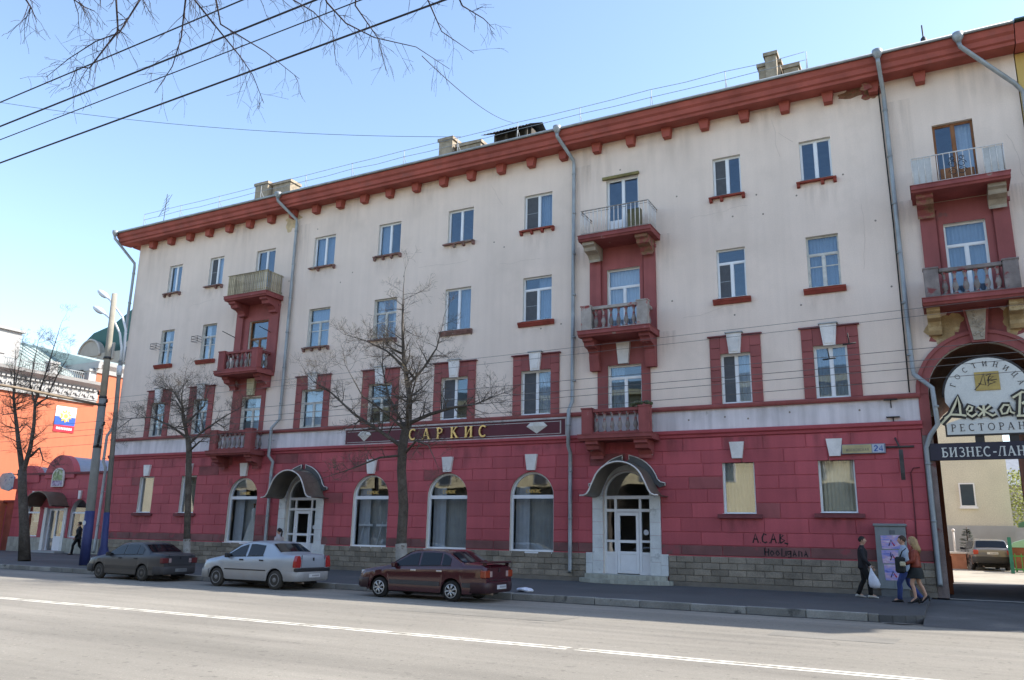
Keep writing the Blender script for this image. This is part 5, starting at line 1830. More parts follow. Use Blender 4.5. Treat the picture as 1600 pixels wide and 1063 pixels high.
# ------------------------------------------------------------------ courtyard seen through the gateway
M_PALEY = mat('pale_yellow_render', (0.58, 0.55, 0.45), 0.95, var=0.08, scale=0.6, fine=0.12, fscale=16, bump=0.5, bscale=14)
M_BASEG = mat('grey_render', (0.36, 0.37, 0.37), 0.9, var=0.08, scale=1)
yb_ = thing('courtyard_house', 'pale yellow house with grey base standing in courtyard beyond gateway', 'building', (-2, 33, .3))
MB().box(-14, 3.55, 30.0, 44, 2.75, 10.5).build('wall', M_PALEY, yb_)
MB().box(-14.05, 3.62, 29.95, 44, .25, 2.75).build('base', M_BASEG, yb_)
w_ = MB().box(.84, 1.72, 29.93, 30.02, 3.9, 5.36).box(.78, 1.8, 29.88, 30.0, 3.78, 3.9).build('window', M_WFRAME, yb_)
MB().box(.92, 1.64, 29.915, 29.935, 3.98, 5.28).build('pane', mat('dark_pane', (0.05, 0.07, 0.09), 0.1, spec=0.8), w_)
w_ = MB().box(-6, -5, 29.93, 30.02, 3.9, 5.36).build('window', M_WFRAME, yb_)
MB().box(-5.9, -5.1, 29.915, 29.935, 3.98, 5.28).build('pane', mat('dark_pane', (0.05, 0.07, 0.09), 0.1, spec=0.8), w_)
MB().prism([(-14.3, 10.5), (3.85, 10.5), (-5.2, 14)], 29.7, 44.3).build('roof', M_ROOF, yb_)
b2 = thing('far_shed', 'long grey brick shed behind courtyard with dark sloping roof', 'building', (12, 52, .3))
MB().box(4.2, 24, 50, 60, .3, 6.4).build('wall', mat('grey_brick', (0.36, 0.33, 0.30), 0.95, var=0.15, scale=1, fine=0.15, bump=.5), b2)
MB().prism([(49.6, 6.4), (61, 6.4), (61, 8.4), (55, 9.2)], 4.0, 24.2, axis='x').build('roof', mat('grey_slate', (0.25, 0.26, 0.28), 0.8, var=.15, scale=2), b2)
kio = thing('green_kiosk', 'small pale kiosk with green roof edge beside courtyard drive', 'kiosk', (6.2, 27, .3))
MB().box(4.05, 8, 25.4, 29, .3, 2.65).build('kiosk_wall', mat('kiosk_cream', (0.55, 0.52, 0.42), 0.9, var=.1, scale=2), kio)
MB().box(3.75, 8.3, 25.0, 29.3, 2.651, 2.9).build('kiosk_roof', mat('kiosk_green', (0.06, 0.22, 0.10), 0.6), kio)
MB().box(4.3, 4.9, 25.37, 25.41, .5, 2.3).build('kiosk_door', mat('kiosk_dark', (0.03, 0.09, 0.07), 0.5), kio)
gp = thing('green_gate_post', 'teal painted steel gate post right of parked off road car', 'post', (2.72, 20.6, .22))
MB().box(2.62, 2.78, 20.5, 20.66, .2, 2.0).build('post_shaft', mat('teal_paint', (0.02, 0.16, 0.13), 0.5, var=.15, scale=3), gp)
gl_ = MB()
for k in range(5):
    gl_.box(2.85 + .28 * k, 2.89 + .28 * k, 20.56, 20.6, .3, 1.2)
gl_.box(2.785, 4.1, 20.55, 20.61, .4, .46).box(2.785, 4.1, 20.55, 20.61, 1.05, 1.11)
gl_.build('gate_bars', mat('grass_green_paint', (0.05, 0.25, 0.06), 0.5), gp)
tb = thing('brown_bin', 'rusty brown waste container behind teal gate post', 'bin', (3.2, 22.2, .26))
MB().prism([(2.9, .45), (3.75, .45), (3.85, 1.5), (2.8, 1.5)], 21.8, 22.6).build('bin_body', mat('rust_brown', (0.18, 0.07, 0.04), 0.8, var=.25, scale=3), tb)
MB().prism([(2.75, 1.501), (3.9, 1.501), (3.6, 1.95), (2.95, 1.75)], 21.75, 22.65).build('bin_lid', mat('bin_lid_green', (0.25, 0.45, 0.33), 0.6), tb)
MB().box(2.95, 3.0, 21.9, 22.5, .25, .45).box(3.65, 3.7, 21.9, 22.5, .25, .45).build('bin_wheel', M_BLACK, tb)
bx = thing('brick_planter', 'low salmon brick planter with pale coping at tunnel end', 'planter', (.1, 24.5, .28))
MB().box(-.55, .75, 24.0, 25.2, .24, 1.1).build('planter_wall', mat('salmon_brick', (0.42, 0.20, 0.13), 0.9, var=.15, scale=3, fine=.15), bx)
MB().box(-.6, .8, 23.95, 25.25, 1.1, 1.2).build('planter_coping', M_KEY, bx)
MB().box(.78, 1.6, 24.1, 25.0, .24, .85).build('planter_step', M_BASEG, bx)
bo = thing('white_bollard_pipe', 'thin white vent pipe standing on the planter', 'pipe', (.25, 24.4, 1.2))
MB().tube([(.25, 24.4, 1.2), (.25, 24.4, 2.3)], .05, 8).build('pipe_shaft', M_RAILW, bo)
MB().lathe([(.05, 0), (.09, .02), (.09, .12), (.02, .16)], 8, (.25, 24.4, 2.3)).build('pipe_cap', M_RAILW, bo)


def needle_tree(name, label, base, h, r_, seed, m):
    r2 = random.Random(seed)
    t_ = thing(name, label, 'tree', base)
    MB().tube([base, (base[0], base[1], base[2] + h)], [.07, .015], 7).build('trunk', mat('spruce_bark', (0.10, 0.07, 0.05), .95), t_)
    mb = MB()
    for k in range(110):
        u = r2.random() ** .8
        z = base[2] + .15 + u * (h - .25)
        R_ = r_ * (1 - u) * r2.uniform(.75, 1.1) + .08
        a = r2.uniform(0, 2 * PI)
        d = Vector((math.cos(a), math.sin(a), 0))
        p0 = Vector((base[0], base[1], z))
        nseg = 7
        for i in range(1, nseg + 1):
            p = p0 + d * (R_ * i / nseg) + Vector((0, 0, -.18 * R_ * (i / nseg) + .1 * R_ * (i / nseg) ** 2))
            for s in (-1, 1):
                side = Vector((-d.y, d.x, 0)) * s
                tip = p + side * (.20 * (1 - .6 * i / nseg) + .04) + d * .1 + Vector((0, 0, r2.uniform(-.05, .03)))
                mb.add([p - d * .03, p + d * .035, tip], [(0, 1, 2)])
    mb.build('crown', m, t_, recalc=False)
    return t_


needle_tree('spruce_tree', 'small young spruce against grey house base in courtyard', (.95, 26.4, .3), 2.3, .85, 4, mat('spruce_green', (0.055, 0.085, 0.05), .8, var=.3, scale=5))


def leafy(name, label, base, h, r_, seed, m, n=900, leaf=.12):
    r2 = random.Random(seed)
    t_ = thing(name, label, 'tree', base)
    tk = MB().tube([base, (base[0] + .1, base[1], base[2] + h * .5), (base[0], base[1], base[2] + h * .85)], [.1, .07, .02], 7)
    for k in range(7):
        a = r2.uniform(0, 6.28)
        z = base[2] + h * r2.uniform(.35, .7)
        tk.tube([(base[0] + .05, base[1], z), (base[0] + r_ * .7 * math.cos(a), base[1] + r_ * .7 * math.sin(a), z + h * .22)], [.035, .01], 5)
    tk.build('trunk', mat('grey_bark', (0.12, 0.10, 0.08), .95), t_)
    mb = MB()
    for k in range(n):
        while True:
            q = Vector((r2.uniform(-1, 1), r2.uniform(-1, 1), r2.uniform(-1, 1)))
            if .35 < q.length < 1: break
        c = Vector((base[0] + q.x * r_, base[1] + q.y * r_, base[2] + h * .68 + q.z * h * .34))
        a = Vector((r2.uniform(-1, 1), r2.uniform(-1, 1), r2.uniform(-1, 1))).normalized() * leaf
        b_ = a.orthogonal().normalized() * leaf * .5
        mb.add([c - a, c + b_, c + a, c - b_], [(0, 1, 2, 3)])
    mb.build('crown', m, t_, recalc=False)


leafy('shrub_tree', 'sunlit yellow green bushy tree beside shed in courtyard', (4.9, 36, .3), 6.6, 1.7, 8, mat('spring_leaf', (0.22, 0.24, 0.06), .8, var=.3, scale=3), 1300, .13)

# ------------------------------------------------------------------ low red shop on the left
shp = thing('small_red_shop', 'low red shop with round topped gable between orange house and apartment house', 'building', (-48, 4, 0))
sw = MB()
SA = [(-52.3, .78, .95, 2.45), (-47.6, .80, .95, 2.45)]
SR = [(-50.65, -48.95, .12, 2.72)]
wall_with_holes(sw, -54.4, -40.0, 0.0, 4.86, SR, SA, 4.0, .3)
sw.box(-54.4, -40.0, 6.8, 7.0, 0, 4.8).box(-54.4, -54.1, 4.01, 6.9, 0, 4.8).box(-54.4, -40, 4.3, 7.0, 4.7, 4.84)
swo = sw.build('wall', [M_RED, M_KEY], shp, recalc=False)
MB().box(-54.45, -40.0, 3.88, 4.35, 4.84, 4.97).build('parapet_cap', M_SILLD, shp)
for ci, (z0, z1) in enumerate(((.92, 1.5), (1.5, 2.1), (2.1, 2.7), (2.7, 3.3), (3.3, 3.9), (3.9, 4.5))):
    gaps = [(cx - r_ - .02, cx + r_ + .02) for cx, r_, zb, zs in SA if z0 < zs + .5] + [(-50.9, -48.7)] * (z1 < 3.0)
    gaps.sort()
    xl = -54.4
    for a, b_ in gaps + [(-41.5, -41)]:
        if a - xl > .2:
            n = max(1, round((a - xl) / 1.7))
            for i in range(n):
                p, q = xl + (a - xl) * i / n, xl + (a - xl) * (i + 1) / n
                MB().cbox(p + .012, q - .012, 3.965, 4.0, z0 + .012, z1 - .012, .01).build('render_block', M_RED, swo)
        xl = b_
for cx, r_, hh in ((-49.95, 1.5, .0), (-53.15, 1.15, -.25)):
    gp_ = [(cx + r_ * math.cos(PI * i / 20), 4.6 + hh + r_ * .98 * math.sin(PI * i / 20)) for i in range(21)]
    MB().prism(gp_, 3.9, 4.34).build('round_gable', M_RED, shp)
    gp2 = [(cx + (r_ - .05) * math.cos(PI * i / 20), 4.6 + hh + (r_ * .98 - .05) * math.sin(PI * i / 20)) for i in range(21)]
    MB().prism(gp2, 4.35, 7.6).build('barrel_roof', mat('blue_grey_tin', (0.24, 0.29, 0.36), .5, metallic=.2, var=.1, scale=2), shp)
for i, (cx, r_, zb, zs) in enumerate(SA):
    mb = MB()
    mb.box(cx - r_, cx - r_ + .07, 4.12, 4.2, zb, zs).box(cx + r_ - .07, cx + r_, 4.12, 4.2, zb, zs).box(cx - r_ + .07, cx + r_ - .07, 4.12, 4.2, zb, zb + .07).box(cx - r_ + .07, cx + r_ - .07, 4.12, 4.2, zs - .05, zs + .05)
    wo = mb.build('window', M_WFRAME, shp)
    pane(wo, cx - r_ + .07, cx + r_ - .07, zb + .07, zs - .05, 4.15, G_SHOP)
    MB().prism([(cx + (r_ - .02) * math.cos(PI * k / 14), zs + .05 + (r_ - .08) * math.sin(PI * k / 14)) for k in range(15)], 4.15, 4.16).build('pane', G_SHOP, wo)
    MB().prism([(cx - .14, zs + 1.35), (cx + .14, zs + 1.35), (cx + .1, zs + .84), (cx - .1, zs + .84)], 3.86, 4.0).build('keystone', M_KEY, wo)
    MB().box(cx - r_ + .25, cx + r_ - .1, 4.5, 4.52, zb + .9, zs).build('window_poster', mat('warm_poster', (0.6, 0.5, 0.36), .8, var=.3, scale=2), wo)
    MB().box(cx - r_, cx + r_, 5.2, 5.3, 0, 4).build('inner_wall', M_ROOM, wo)
de = MB().box(-50.65, -50.53, 4.1, 4.2, .12, 2.72).box(-49.08, -48.95, 4.1, 4.2, .12, 2.72).box(-50.53, -49.08, 4.1, 4.2, 2.58, 2.72).box(-49.95, -49.08, 4.1, 4.2, .13, 1.0).box(-49.95, -49.85, 4.1, 4.2, 1.0, 2.58)
de = de.build('door', M_WFRAME, shp)
pane(de, -49.85, -49.08, 1.0, 2.58, 4.15, G_SHOP)
pane(de, -50.53, -49.95, .13, 2.58, 4.16, G_SHOP)
MB().box(-49.75, -49.15, 4.3, 4.31, 1.2, 1.9).build('door_poster', mat('yellow_poster', (0.6, 0.42, 0.1), .8, var=.3, scale=4), de)
ps = MB()
for a, b_ in ((-54.4, -50.95), (-48.65, -45), (-45, -40.1)):
    ps.box(a, b_, 3.93, 4.0, 0, .9)
pso = ps.build('plinth', M_BASEG, shp)
for a, b_ in ((-54.4, -50.95), (-48.65, -45)):
    n = round((b_ - a) / .36)
    for k in range(3):
        for i in range(n):
            w = (b_ - a) / n
            MB().box(a + w * i + .01, a + w * (i + 1) - .01, 3.915, 3.93, .02 + .29 * k, .3 + .29 * k).build('tile', M_TILE, pso)
for a in (-50.95, -48.94):
    MB().box(a, a + .29, 3.9, 4.12, 0.0, 2.75).build('door_jamb', M_MARBLE, shp)
MB().box(-51.3, -48.4, 3.3, 3.9, 0, .12).build('doorstep', M_BASEG, shp)
cpr = [(-1.55, 2.85), (-1.35, 2.9), (-1.25, 3.05)] + [(-1.2 * math.cos(R(a)), 2.95 + .78 * math.sin(R(a))) for a in range(15, 166, 15)] + [(1.25, 3.05), (1.35, 2.9), (1.55, 2.85)]
cn = MB()
k = len(cpr)
for yy in (2.7, 3.95):
    for x_, z_ in cpr: cn.v.append((-50.0 + x_, yy, z_))
for yy in (2.7, 3.95):
    for x_, z_ in cpr: cn.v.append((-50.0 + x_, yy, z_ - .06))
for i in range(k - 1):
    for f in ((i, i + 1, k + i + 1, k + i), (2 * k + i, 3 * k + i, 3 * k + i + 1, 2 * k + i + 1), (i, 2 * k + i, 2 * k + i + 1, i + 1)):
        cn.f.append(f); cn.m.append(0); cn.sm.append(True)
cn.build('canopy', mat('brown_canopy', (0.12, 0.085, 0.06), .5, var=.2, scale=2), shp, sharp=R(40))
nc = [(-49.95 + .6 * math.cos(PI * i / 14), 4.75 + .5 * math.sin(PI * i / 14)) for i in range(15)] + [(-50.55, 4.05), (-49.35, 4.05)]
MB().prism(nc, 3.82, 3.895).build('niche_frame', M_KEY, shp)
ng = [(-49.95 + .5 * math.cos(PI * i / 14), 4.75 + .42 * math.sin(PI * i / 14)) for i in range(15)] + [(-50.45, 4.45), (-49.45, 4.45)]
MB().prism(ng, 3.80, 3.819).build('niche_picture', mat('green_picture', (0.26, 0.33, 0.16), .8, var=.4, scale=3, patch=(0.5, 0.52, 0.4), patch_scale=4, patch_at=.5), shp)
MB().box(-50.45, -49.45, 3.80, 3.819, 4.1, 4.44).build('niche_caption', mat('lilac_picture', (0.42, 0.36, 0.45), .8, var=.4, scale=5, patch=(0.2, 0.12, 0.2), patch_scale=6, patch_at=.55), shp)
pj = thing('projecting_sign', 'rounded blue and white projecting sign on left end of small red shop', 'sign', (-54.6, 3.4, 3.8))
MB().prism([(-55.7 + .0, 4.55), (-55.3, 4.95), (-54.4, 5.0), (-53.9, 4.7), (-53.9, 3.95), (-54.4, 3.8), (-55.2, 3.95)], 3.42, 3.5).build('sign_board', mat('bluewhite_sign', (0.32, 0.42, 0.44), .6, var=.3, scale=3, patch=(0.10, 0.16, 0.3), patch_scale=3, patch_at=.55), pj)
MB().box(-53.9, -53.3, 3.43, 3.49, 3.9, 4.6).build('sign_panel', mat('maroon_sign', (0.25, 0.03, 0.04), .6), pj)
MB().tube([(-54.3, 3.5, 4.9), (-54.3, 3.95, 4.9)], .03, 5).tube([(-54.3, 3.5, 4.1), (-54.3, 3.95, 4.1)], .03, 5).build('sign_arm', M_IRON, pj)
lw_ = thing('garden_wall', 'weathered red boundary wall at far left beside small red shop', 'wall', (-58, 4.5, 0))
MB().box(-66, -54.5, 4.4, 4.8, 0, 2.9).build('wall_panel', M_RED, lw_)
MB().box(-55.6, -54.5, 4.25, 4.399, 0, 3.1).box(-59, -58, 4.25, 4.399, 0, 3.1).build('wall_pier', mat('brick_pier', (0.30, 0.09, 0.06), .9, var=.2, scale=2), lw_)
MB().box(-66.1, -54.4, 4.2, 4.9, 3.101, 3.25).build('wall_cap', M_SILLD, lw_)

# ------------------------------------------------------------------ orange house and far gabled house
M_ORANGE = mat('orange_plaster', (0.50, 0.155, 0.082), .9, var=.05, scale=.5, fine=.04, bump=.15, streak=.04)
M_WHITE = mat('white_stucco', (0.40, 0.395, 0.385), .85, var=.08, scale=1.2, fine=.06)
oh = thing('orange_house', 'bright orange house with ornate white frieze and balustrade in sunlight', 'building', (-62, 8, 0))
MB().box(-78, -56, 2.0, 9.6, 0, 12.05).build('wall', M_ORANGE, oh)
MB().box(-78, -56.02, 9.6, 26, 0, 13.0).build('rear_wall', M_ORANGE, oh)
fz = MB()
fz.prism([(-56.0, 10.55), (-55.84, 10.55), (-55.82, 10.8), (-55.76, 10.85), (-55.76, 11.55), (-55.5, 11.75), (-55.2, 11.95), (-55.12, 12.16), (-56.0, 12.2)], 1.5, 9.75)
fzo = fz.build('frieze', M_WHITE, oh)
om = MB()
om.prism([(-.3, .0), (-.18, .28), (0, .38), (.18, .28), (.3, .0), (.16, .05), (.08, .22), (0, .1), (-.08, .22), (-.16, .05)], -55.8, -55.66, axis='x')
ome = om.mesh('swag', M_WHITE)
y = 2.4
while y < 9.5:
    o_ = inst('swag', ome, fzo, (0, y, 10.98))
    y += .68
dn = MB().box(-55.78, -55.56, -.11, .11, 11.48, 11.64)
dme = dn.mesh('dentil', M_WHITE)
y = 2.2
while y < 9.6:
    inst('dentil', dme, fzo, (0, y, 0))
    y += .34
for y in (2.3, 6.25, 9.3):
    MB().box(-56.6, -56.05, y - .3, y + .3, 12.12, 13.05).box(-56.68, -55.97, y - .38, y + .38, 13.05, 13.2).build('parapet_post', M_WHITE, oh)
pb = MB()
for y0, y1 in ((2.62, 5.93), (6.57, 8.98)):
    pb.box(-56.36, -56.3, y0, y1, 12.85, 12.92).box(-56.36, -56.3, y0, y1, 12.2, 12.26)
    yy = y0 + .12
    while yy < y1:
        pb.box(-56.345, -56.315, yy - .025, yy + .025, 12.26, 12.85)
        yy += .16
pb.build('parapet_railing', mat('grey_railing', (0.25, 0.27, 0.28), .6), oh)
for y in (2.0,):
    for k in range(5):
        for z in (1.6, 5.4, 8.4):
            x = -58.6 - 4 * k
            f_ = MB().box(x - .75, x + .75, 1.9, 2.01, z - .1, z + 2.1).build('window', M_WHITE, oh)
            MB().box(x - .58, x + .58, 1.88, 1.899, z + .06, z + 1.94).build('pane', mat('dark_pane', (0.05, 0.07, 0.09), 0.1, spec=0.8), f_)
rt = MB()
rt.add([(-56.6, 2.5, 12.3), (-56.6, 9.6, 12.3), (-64, 9.6, 15.6), (-64, 2.5, 15.6)], [(0, 1, 2, 3)])
rt.add([(-64, 2.5, 15.6), (-64, 9.6, 15.6), (-78, 9.6, 12.3), (-78, 2.5, 12.3)], [(0, 1, 2, 3)])
rto = rt.build('roof', mat('pale_green_tin', (0.40, 0.47, 0.43), .5, var=.12, scale=1, metallic=.2), oh, recalc=False)
sm_ = MB()
for k in range(13):
    y = 2.7 + .56 * k
    sm_.tube([(-56.65, y, 12.33), (-64, y, 15.63)], .035, 4)
sm_.build('roof_seam', mat('tin_seam', (0.35, 0.42, 0.38), .5), rto)
MB().box(-60.5, -57.3, 2.2, 4.3, 12.4, 15.0).box(-60.7, -57.1, 2.0, 4.5, 15.0, 15.15).build('roof_turret', M_WHITE, oh)
rc = MB()
rc.prism([(-56.02, 13.0), (-55.9, 13.0), (-55.85, 13.3), (-55.6, 13.6), (-55.55, 13.82), (-56.02, 13.9)], 9.4, 26)
rc.box(-78, -55.6, 9.36, 9.6, 13.3, 13.82)
rc.build('rear_cornice', M_WHITE, oh)
MB().prism([(-56.0, 13.9), (-78, 13.9), (-67, 16.5)], 9.6, 26).build('rear_roof', mat('pale_green_tin', (0.40, 0.47, 0.43), .5), oh)
fb = MB()
for z in (5.4,):
    fb.box(-56.02, -55.93, 13.2, 14.6, 4.2, 7.6)
fb.build('window', M_WHITE, oh)
ban = thing('flag_banner', 'white blue and red banner with gold star order on orange wall', 'banner', (-55.97, 7.55, 8.2))
for nm, c_, z0, z1 in (('white_stripe', (0.72, 0.72, 0.74), 9.33, 10.08), ('blue_stripe', (0.035, 0.10, 0.42), 8.72, 9.33), ('red_stripe', (0.52, 0.03, 0.05), 8.22, 8.72)):
    MB().add([(-55.96, 6.82, z0), (-55.95, 8.38, z0 + .03), (-55.95, 8.38, z1 + .03), (-55.96, 6.82, z1), (-55.99, 6.82, z0), (-55.99, 8.38, z0 + .03), (-55.99, 8.38, z1 + .03), (-55.99, 6.82, z1)], [(0, 1, 2, 3), (4, 7, 6, 5), (0, 3, 7, 4), (1, 5, 6, 2), (3, 2, 6, 7), (0, 4, 5, 1)]).build(nm, mat('banner_' + nm, c_, .8, var=.05, scale=2), ban)
stx = MB()
for rr_, xx, ph, mi in ((.5, -55.935, .0, 0), (.44, -55.925, PI / 10, 1), (.2, -55.915, 0, 0)):
    pts = []
    for i in range(20):
        a = 2 * PI * i / 20 + ph
        q = rr_ if i % 2 == 0 else rr_ * .62
        if mi == 1: q = rr_ if i % 4 == 0 else (rr_ * .55)
        pts.append((xx, 7.6 + q * math.sin(a), 9.4 + q * math.cos(a)))
    stx.add(pts, [tuple(range(20))], mi)
stx.build('star_emblem', [mat('emblem_gold2', (0.62, 0.42, 0.10), .5), mat('emblem_pale', (0.7, 0.66, 0.5), .5)], ban, recalc=False)
bt = MB()
rb2 = random.Random(2)
y = 7.0
while y < 8.2:
    w = rb2.uniform(.08, .14)
    bt.add([(-55.94, y, 8.4), (-55.94, y + w, 8.4), (-55.94, y + w, 8.58), (-55.94, y, 8.58)], [(0, 1, 2, 3)])
    y += w + .04
bt.build('banner_lettering', M_CURT, ban, recalc=False)

gh = thing('gabled_far_house', 'distant grey brick house with green mansard roof and rounded gables', 'building', (-84, 36, 0))
MB().box(-91, -70, 30, 46, 0, 21.5).build('wall', mat('greige_brick', (0.40, 0.36, 0.31), .9, var=.1, scale=.6, fine=.06), gh)
gp_ = [(-87.9 + 2.0 * math.cos(PI * i / 18), 21.2 + 2.0 * math.sin(PI * i / 18)) for i in range(19)]
MB().prism(gp_, 29.9, 31.5).build('round_gable', mat('greige_brick', (0.40, 0.36, 0.31)), gh)
MB().tube([(a, 29.85, b_) for a, b_ in gp_], .14, 6).build('gable_trim', mat('trim_stone', (0.42, 0.39, 0.35), .9), gh)
gp_ = [(-78.0 + 4.6 * math.cos(PI * i / 18), 20.2 + 3.2 * math.sin(PI * i / 18)) for i in range(19)]
MB().prism(gp_, 29.9, 31.5).build('round_gable', mat('greige_brick', (0.40, 0.36, 0.31)), gh)
MB().prism([(-91, 21.5), (-70, 21.5), (-72.5, 28.2), (-82.0, 26.6), (-85.2, 25.0), (-88.6, 24.3), (-90.3, 23.2)], 30.6, 46).build('mansard_roof', mat('deep_green_tin', (0.012, 0.085, 0.075), .55, var=.1, scale=1), gh)
MB().prism([(-84, 24.5), (-70, 24.5), (-72, 28.4), (-81, 28.2)], 32.5, 46).build('mansard_roof', mat('deep_green_tin', (0.012, 0.085, 0.075), .55), gh)
for x, z, w, h in ((-87.3, 19.3, 2.2, 1.7), (-83.9, 20.6, .9, 1.9), (-81.0, 20.0, 1.2, 1.9), (-80, 16, 1.2, 2), (-76, 16, 1.2, 2), (-87.3, 15, 2.0, 2)):
    f_ = MB().box(x - w / 2, x + w / 2, 29.8, 30.01, z, z + h).build('window', mat('trim_stone', (0.42, 0.39, 0.35), .9), gh)
    MB().box(x - w / 2 + .15, x - .06, 29.76, 29.8, z + .15, z + h - .15).box(x + .06, x + w / 2 - .15, 29.76, 29.8, z + .15, z + h - .15).build('pane', mat('dark_pane', (0.05, 0.07, 0.09), 0.1, spec=0.8), f_)
# ------------------------------------------------------------------ houses across the street (seen in the window reflections)
def across(name, label, xa, xb, h, m, seed):
    t_ = thing(name, label, 'building', ((xa + xb) / 2, -46, 0))
    MB().box(xa, xb, -58, -42, 0, h).build('wall', m, t_)
    for a_, b_ in ((max(xa, -75), min(xb, -20)), (-9, xb)):
        if b_ > a_: MB().box(a_, b_, -42.2, -42, 0, 6.3).build('reflection_front', mat('dark_reflection_front', (0.17, 0.155, 0.135), .6, var=.3, scale=.6), t_)  # dark fronts added to deepen the reflections in the lower shop panes
    MB().box(xa - .3, xb + .3, -58.3, -41.4, h, h + .5).build('cornice', m, t_)
    MB().prism([(-58.3, h + .5), (-41.4, h + .5), (-50, h + 3)], xa - .3, xb + .3, axis='x').build('roof', M_ROOF, t_)
    fme = MB().box(-.75, .75, -.06, .0, 0, 1.9).mesh('window', M_WHITE)
    pme = MB().box(-.6, .6, -.03, .03, .12, 1.78).mesh('pane', mat('dark_pane', (0.05, 0.07, 0.09), 0.1, spec=0.8))
    x = xa + 2
    while x < xb - 1:
        for z in (6.6, 10.2):
            if z + 2 < h:
                w_ = inst('window', fme, t_, (x, -41.94, z))
                inst('pane', pme, w_, (x, -41.92, z))
        x += 3.6
    return t_


across('house_across_street', 'sunny yellow house across the street, seen reflected in shop windows', -58, 26, 14.6, mat('warm_yellow_plaster', (0.56, 0.48, 0.30), .9, var=.1, scale=.4), 1)
across('house_across_street', 'pale beige house across the street beyond the yellow one, only in reflections', -130, -60, 13.0, mat('warm_beige_plaster', (0.58, 0.50, 0.36), .9, var=.1, scale=.4), 2)

# ------------------------------------------------------------------ poles
M_CONC = mat('pole_concrete', (0.31, 0.285, 0.235), .9, var=.18, scale=1.2, fine=.1, bump=.3, streak=.15)
M_POLEG = mat('pole_grey', (0.21, 0.21, 0.195), .8, var=.15, scale=1.5, fine=.08, streak=.1)
M_BLUE = mat('pole_blue', (0.035, 0.045, 0.14), .6, var=.15, scale=2, fine=.08)
M_LAMP = mat('lamp_white', (0.62, 0.64, 0.65), .4, var=.08, scale=3)
p1 = thing('utility_pole', 'thick concrete utility pole with dark blue base and long cantilever arm', 'pole', (-32.4, -5.8, 0))
pp = lambda z: (-32.4 - .045 * z, -5.8, z)
MB().tube([pp(0), pp(7.2)], [.2, .16], 14).build('pole_shaft', M_POLEG, p1)
MB().tube([pp(7.19), pp(12.05)], [.15, .115], 14).build('pole_top', M_CONC, p1)
MB().tube([pp(.02), pp(2.25)], [.207, .196], 14).build('painted_base', M_BLUE, p1)
for z in (5.0, 7.2, 9.0, 6.85):
    MB().tube([pp(z - .05), pp(z + .05)], .18 - .004 * z + .02, 12).build('pole_band', M_IRON, p1)
MB().tube([pp(6.85), (-32.75, -9.5, 7.0), (-32.8, -13.5, 7.0)], [.06, .055, .045], 8).build('cantilever_arm', mat('arm_brown', (0.22, 0.17, 0.12), .7, var=.2, scale=3), p1)
MB().lathe([(.10, -.0), (.10, .01)], 14, (-32.47, -6.02, 1.75), axis='y').build('number_disc', M_CURT, p1)
ins = MB()
for z, dx in ((6.9, .3), (7.3, -.35), (5.9, .28)):
    q = pp(z)
    ins.tube([q, (q[0] + dx, -5.8, z + .05)], .02, 5).lathe([(.03, 0), (.06, .03), (.03, .08), (.06, .12), (.02, .16)], 8, (q[0] + dx, -5.8, z + .05))
q = pp(5.6)
ins.tube([(q[0] + .22, -5.9, 5.75), (q[0] + .3, -5.95, 5.5), (q[0] + .26, -5.95, 5.1), (q[0] + .16, -5.9, 5.0)], .06, 6)
ins.build('insulator', M_BLACK, p1)
p2 = thing('street_lamp', 'slim steel street lamp with two curved arms and oval heads', 'street lamp', (-32.05, -5.2, 0))
qq = lambda z: (-32.05 - .075 * z, -5.2, z)
MB().tube([qq(2.2), qq(8.2), qq(9.0)], [.115, .09, .07], 12).build('pole_shaft', M_POLEG, p2)
MB().tube([qq(.02), qq(.5), qq(.8), qq(2.21)], [.26, .24, .15, .125], 14).build('painted_base', M_BLUE, p2)
MB().tube([qq(8.3), qq(8.75)], .11, 10).build('pole_collar', M_LAMP, p2)
a1 = [qq(8.9), (-32.76, -5.2, 9.6), (-32.95, -5.25, 10.3), (-33.35, -5.3, 10.85), (-34.05, -5.35, 11.3)]
a2 = [(qq(8.9)[0] + .07, -5.1, 8.9), (-32.68, -5.1, 9.7), (-32.9, -5.0, 10.5), (-33.4, -4.9, 11.2), (-34.9, -4.7, 12.35)]
for a_ in (a1, a2):
    MB().tube(a_, .05, 8).build('lamp_arm', M_LAMP, p2)


def lamp_head(p, d):
    d = Vector(d).normalized()
    u = Vector((0, 1, 0))
    n_ = d.cross(u).normalized()
    if n_.z < 0: n_ = -n_
    mb = MB()
    prof = [(0, .05, .05), (.18, .07, .07), (.3, .13, .11), (.55, .2, .16), (.85, .19, .13), (1.05, .1, .07), (1.1, .02, .02)]
    k = 12
    for s_, w, h in prof:
        for i in range(k):
            a = 2 * PI * i / k
            q = Vector(p) + d * s_ + u * (w * math.cos(a)) + n_ * (h * max(-.45, math.sin(a)))
            mb.v.append(q[:])
    for j in range(len(prof) - 1):
        for i in range(k):
            mb.f.append((j * k + i, j * k + (i + 1) % k, (j + 1) * k + (i + 1) % k, (j + 1) * k + i)); mb.m.append(0); mb.sm.append(True)
    ho = mb.build('lamp_head', M_LAMP, p2)
    q = Vector(p) + d * .65 - n_ * .075
    gm_ = MB().ball((0, 0, 0), (1, 1, 1), 10, 6)
    gm_.v = [(q + d * (.3 * x_) + u * (.15 * y_) + n_ * (.06 * z_))[:] for x_, y_, z_ in gm_.v]
    gm_.build('lamp_glass', mat('lamp_glass', (0.30, 0.28, 0.25), .25, var=.1), ho)


lamp_head((-34.0, -5.35, 11.27), (-.8, 0, .42))
lamp_head((-34.85, -4.7, 12.3), (-.8, 0, .5))

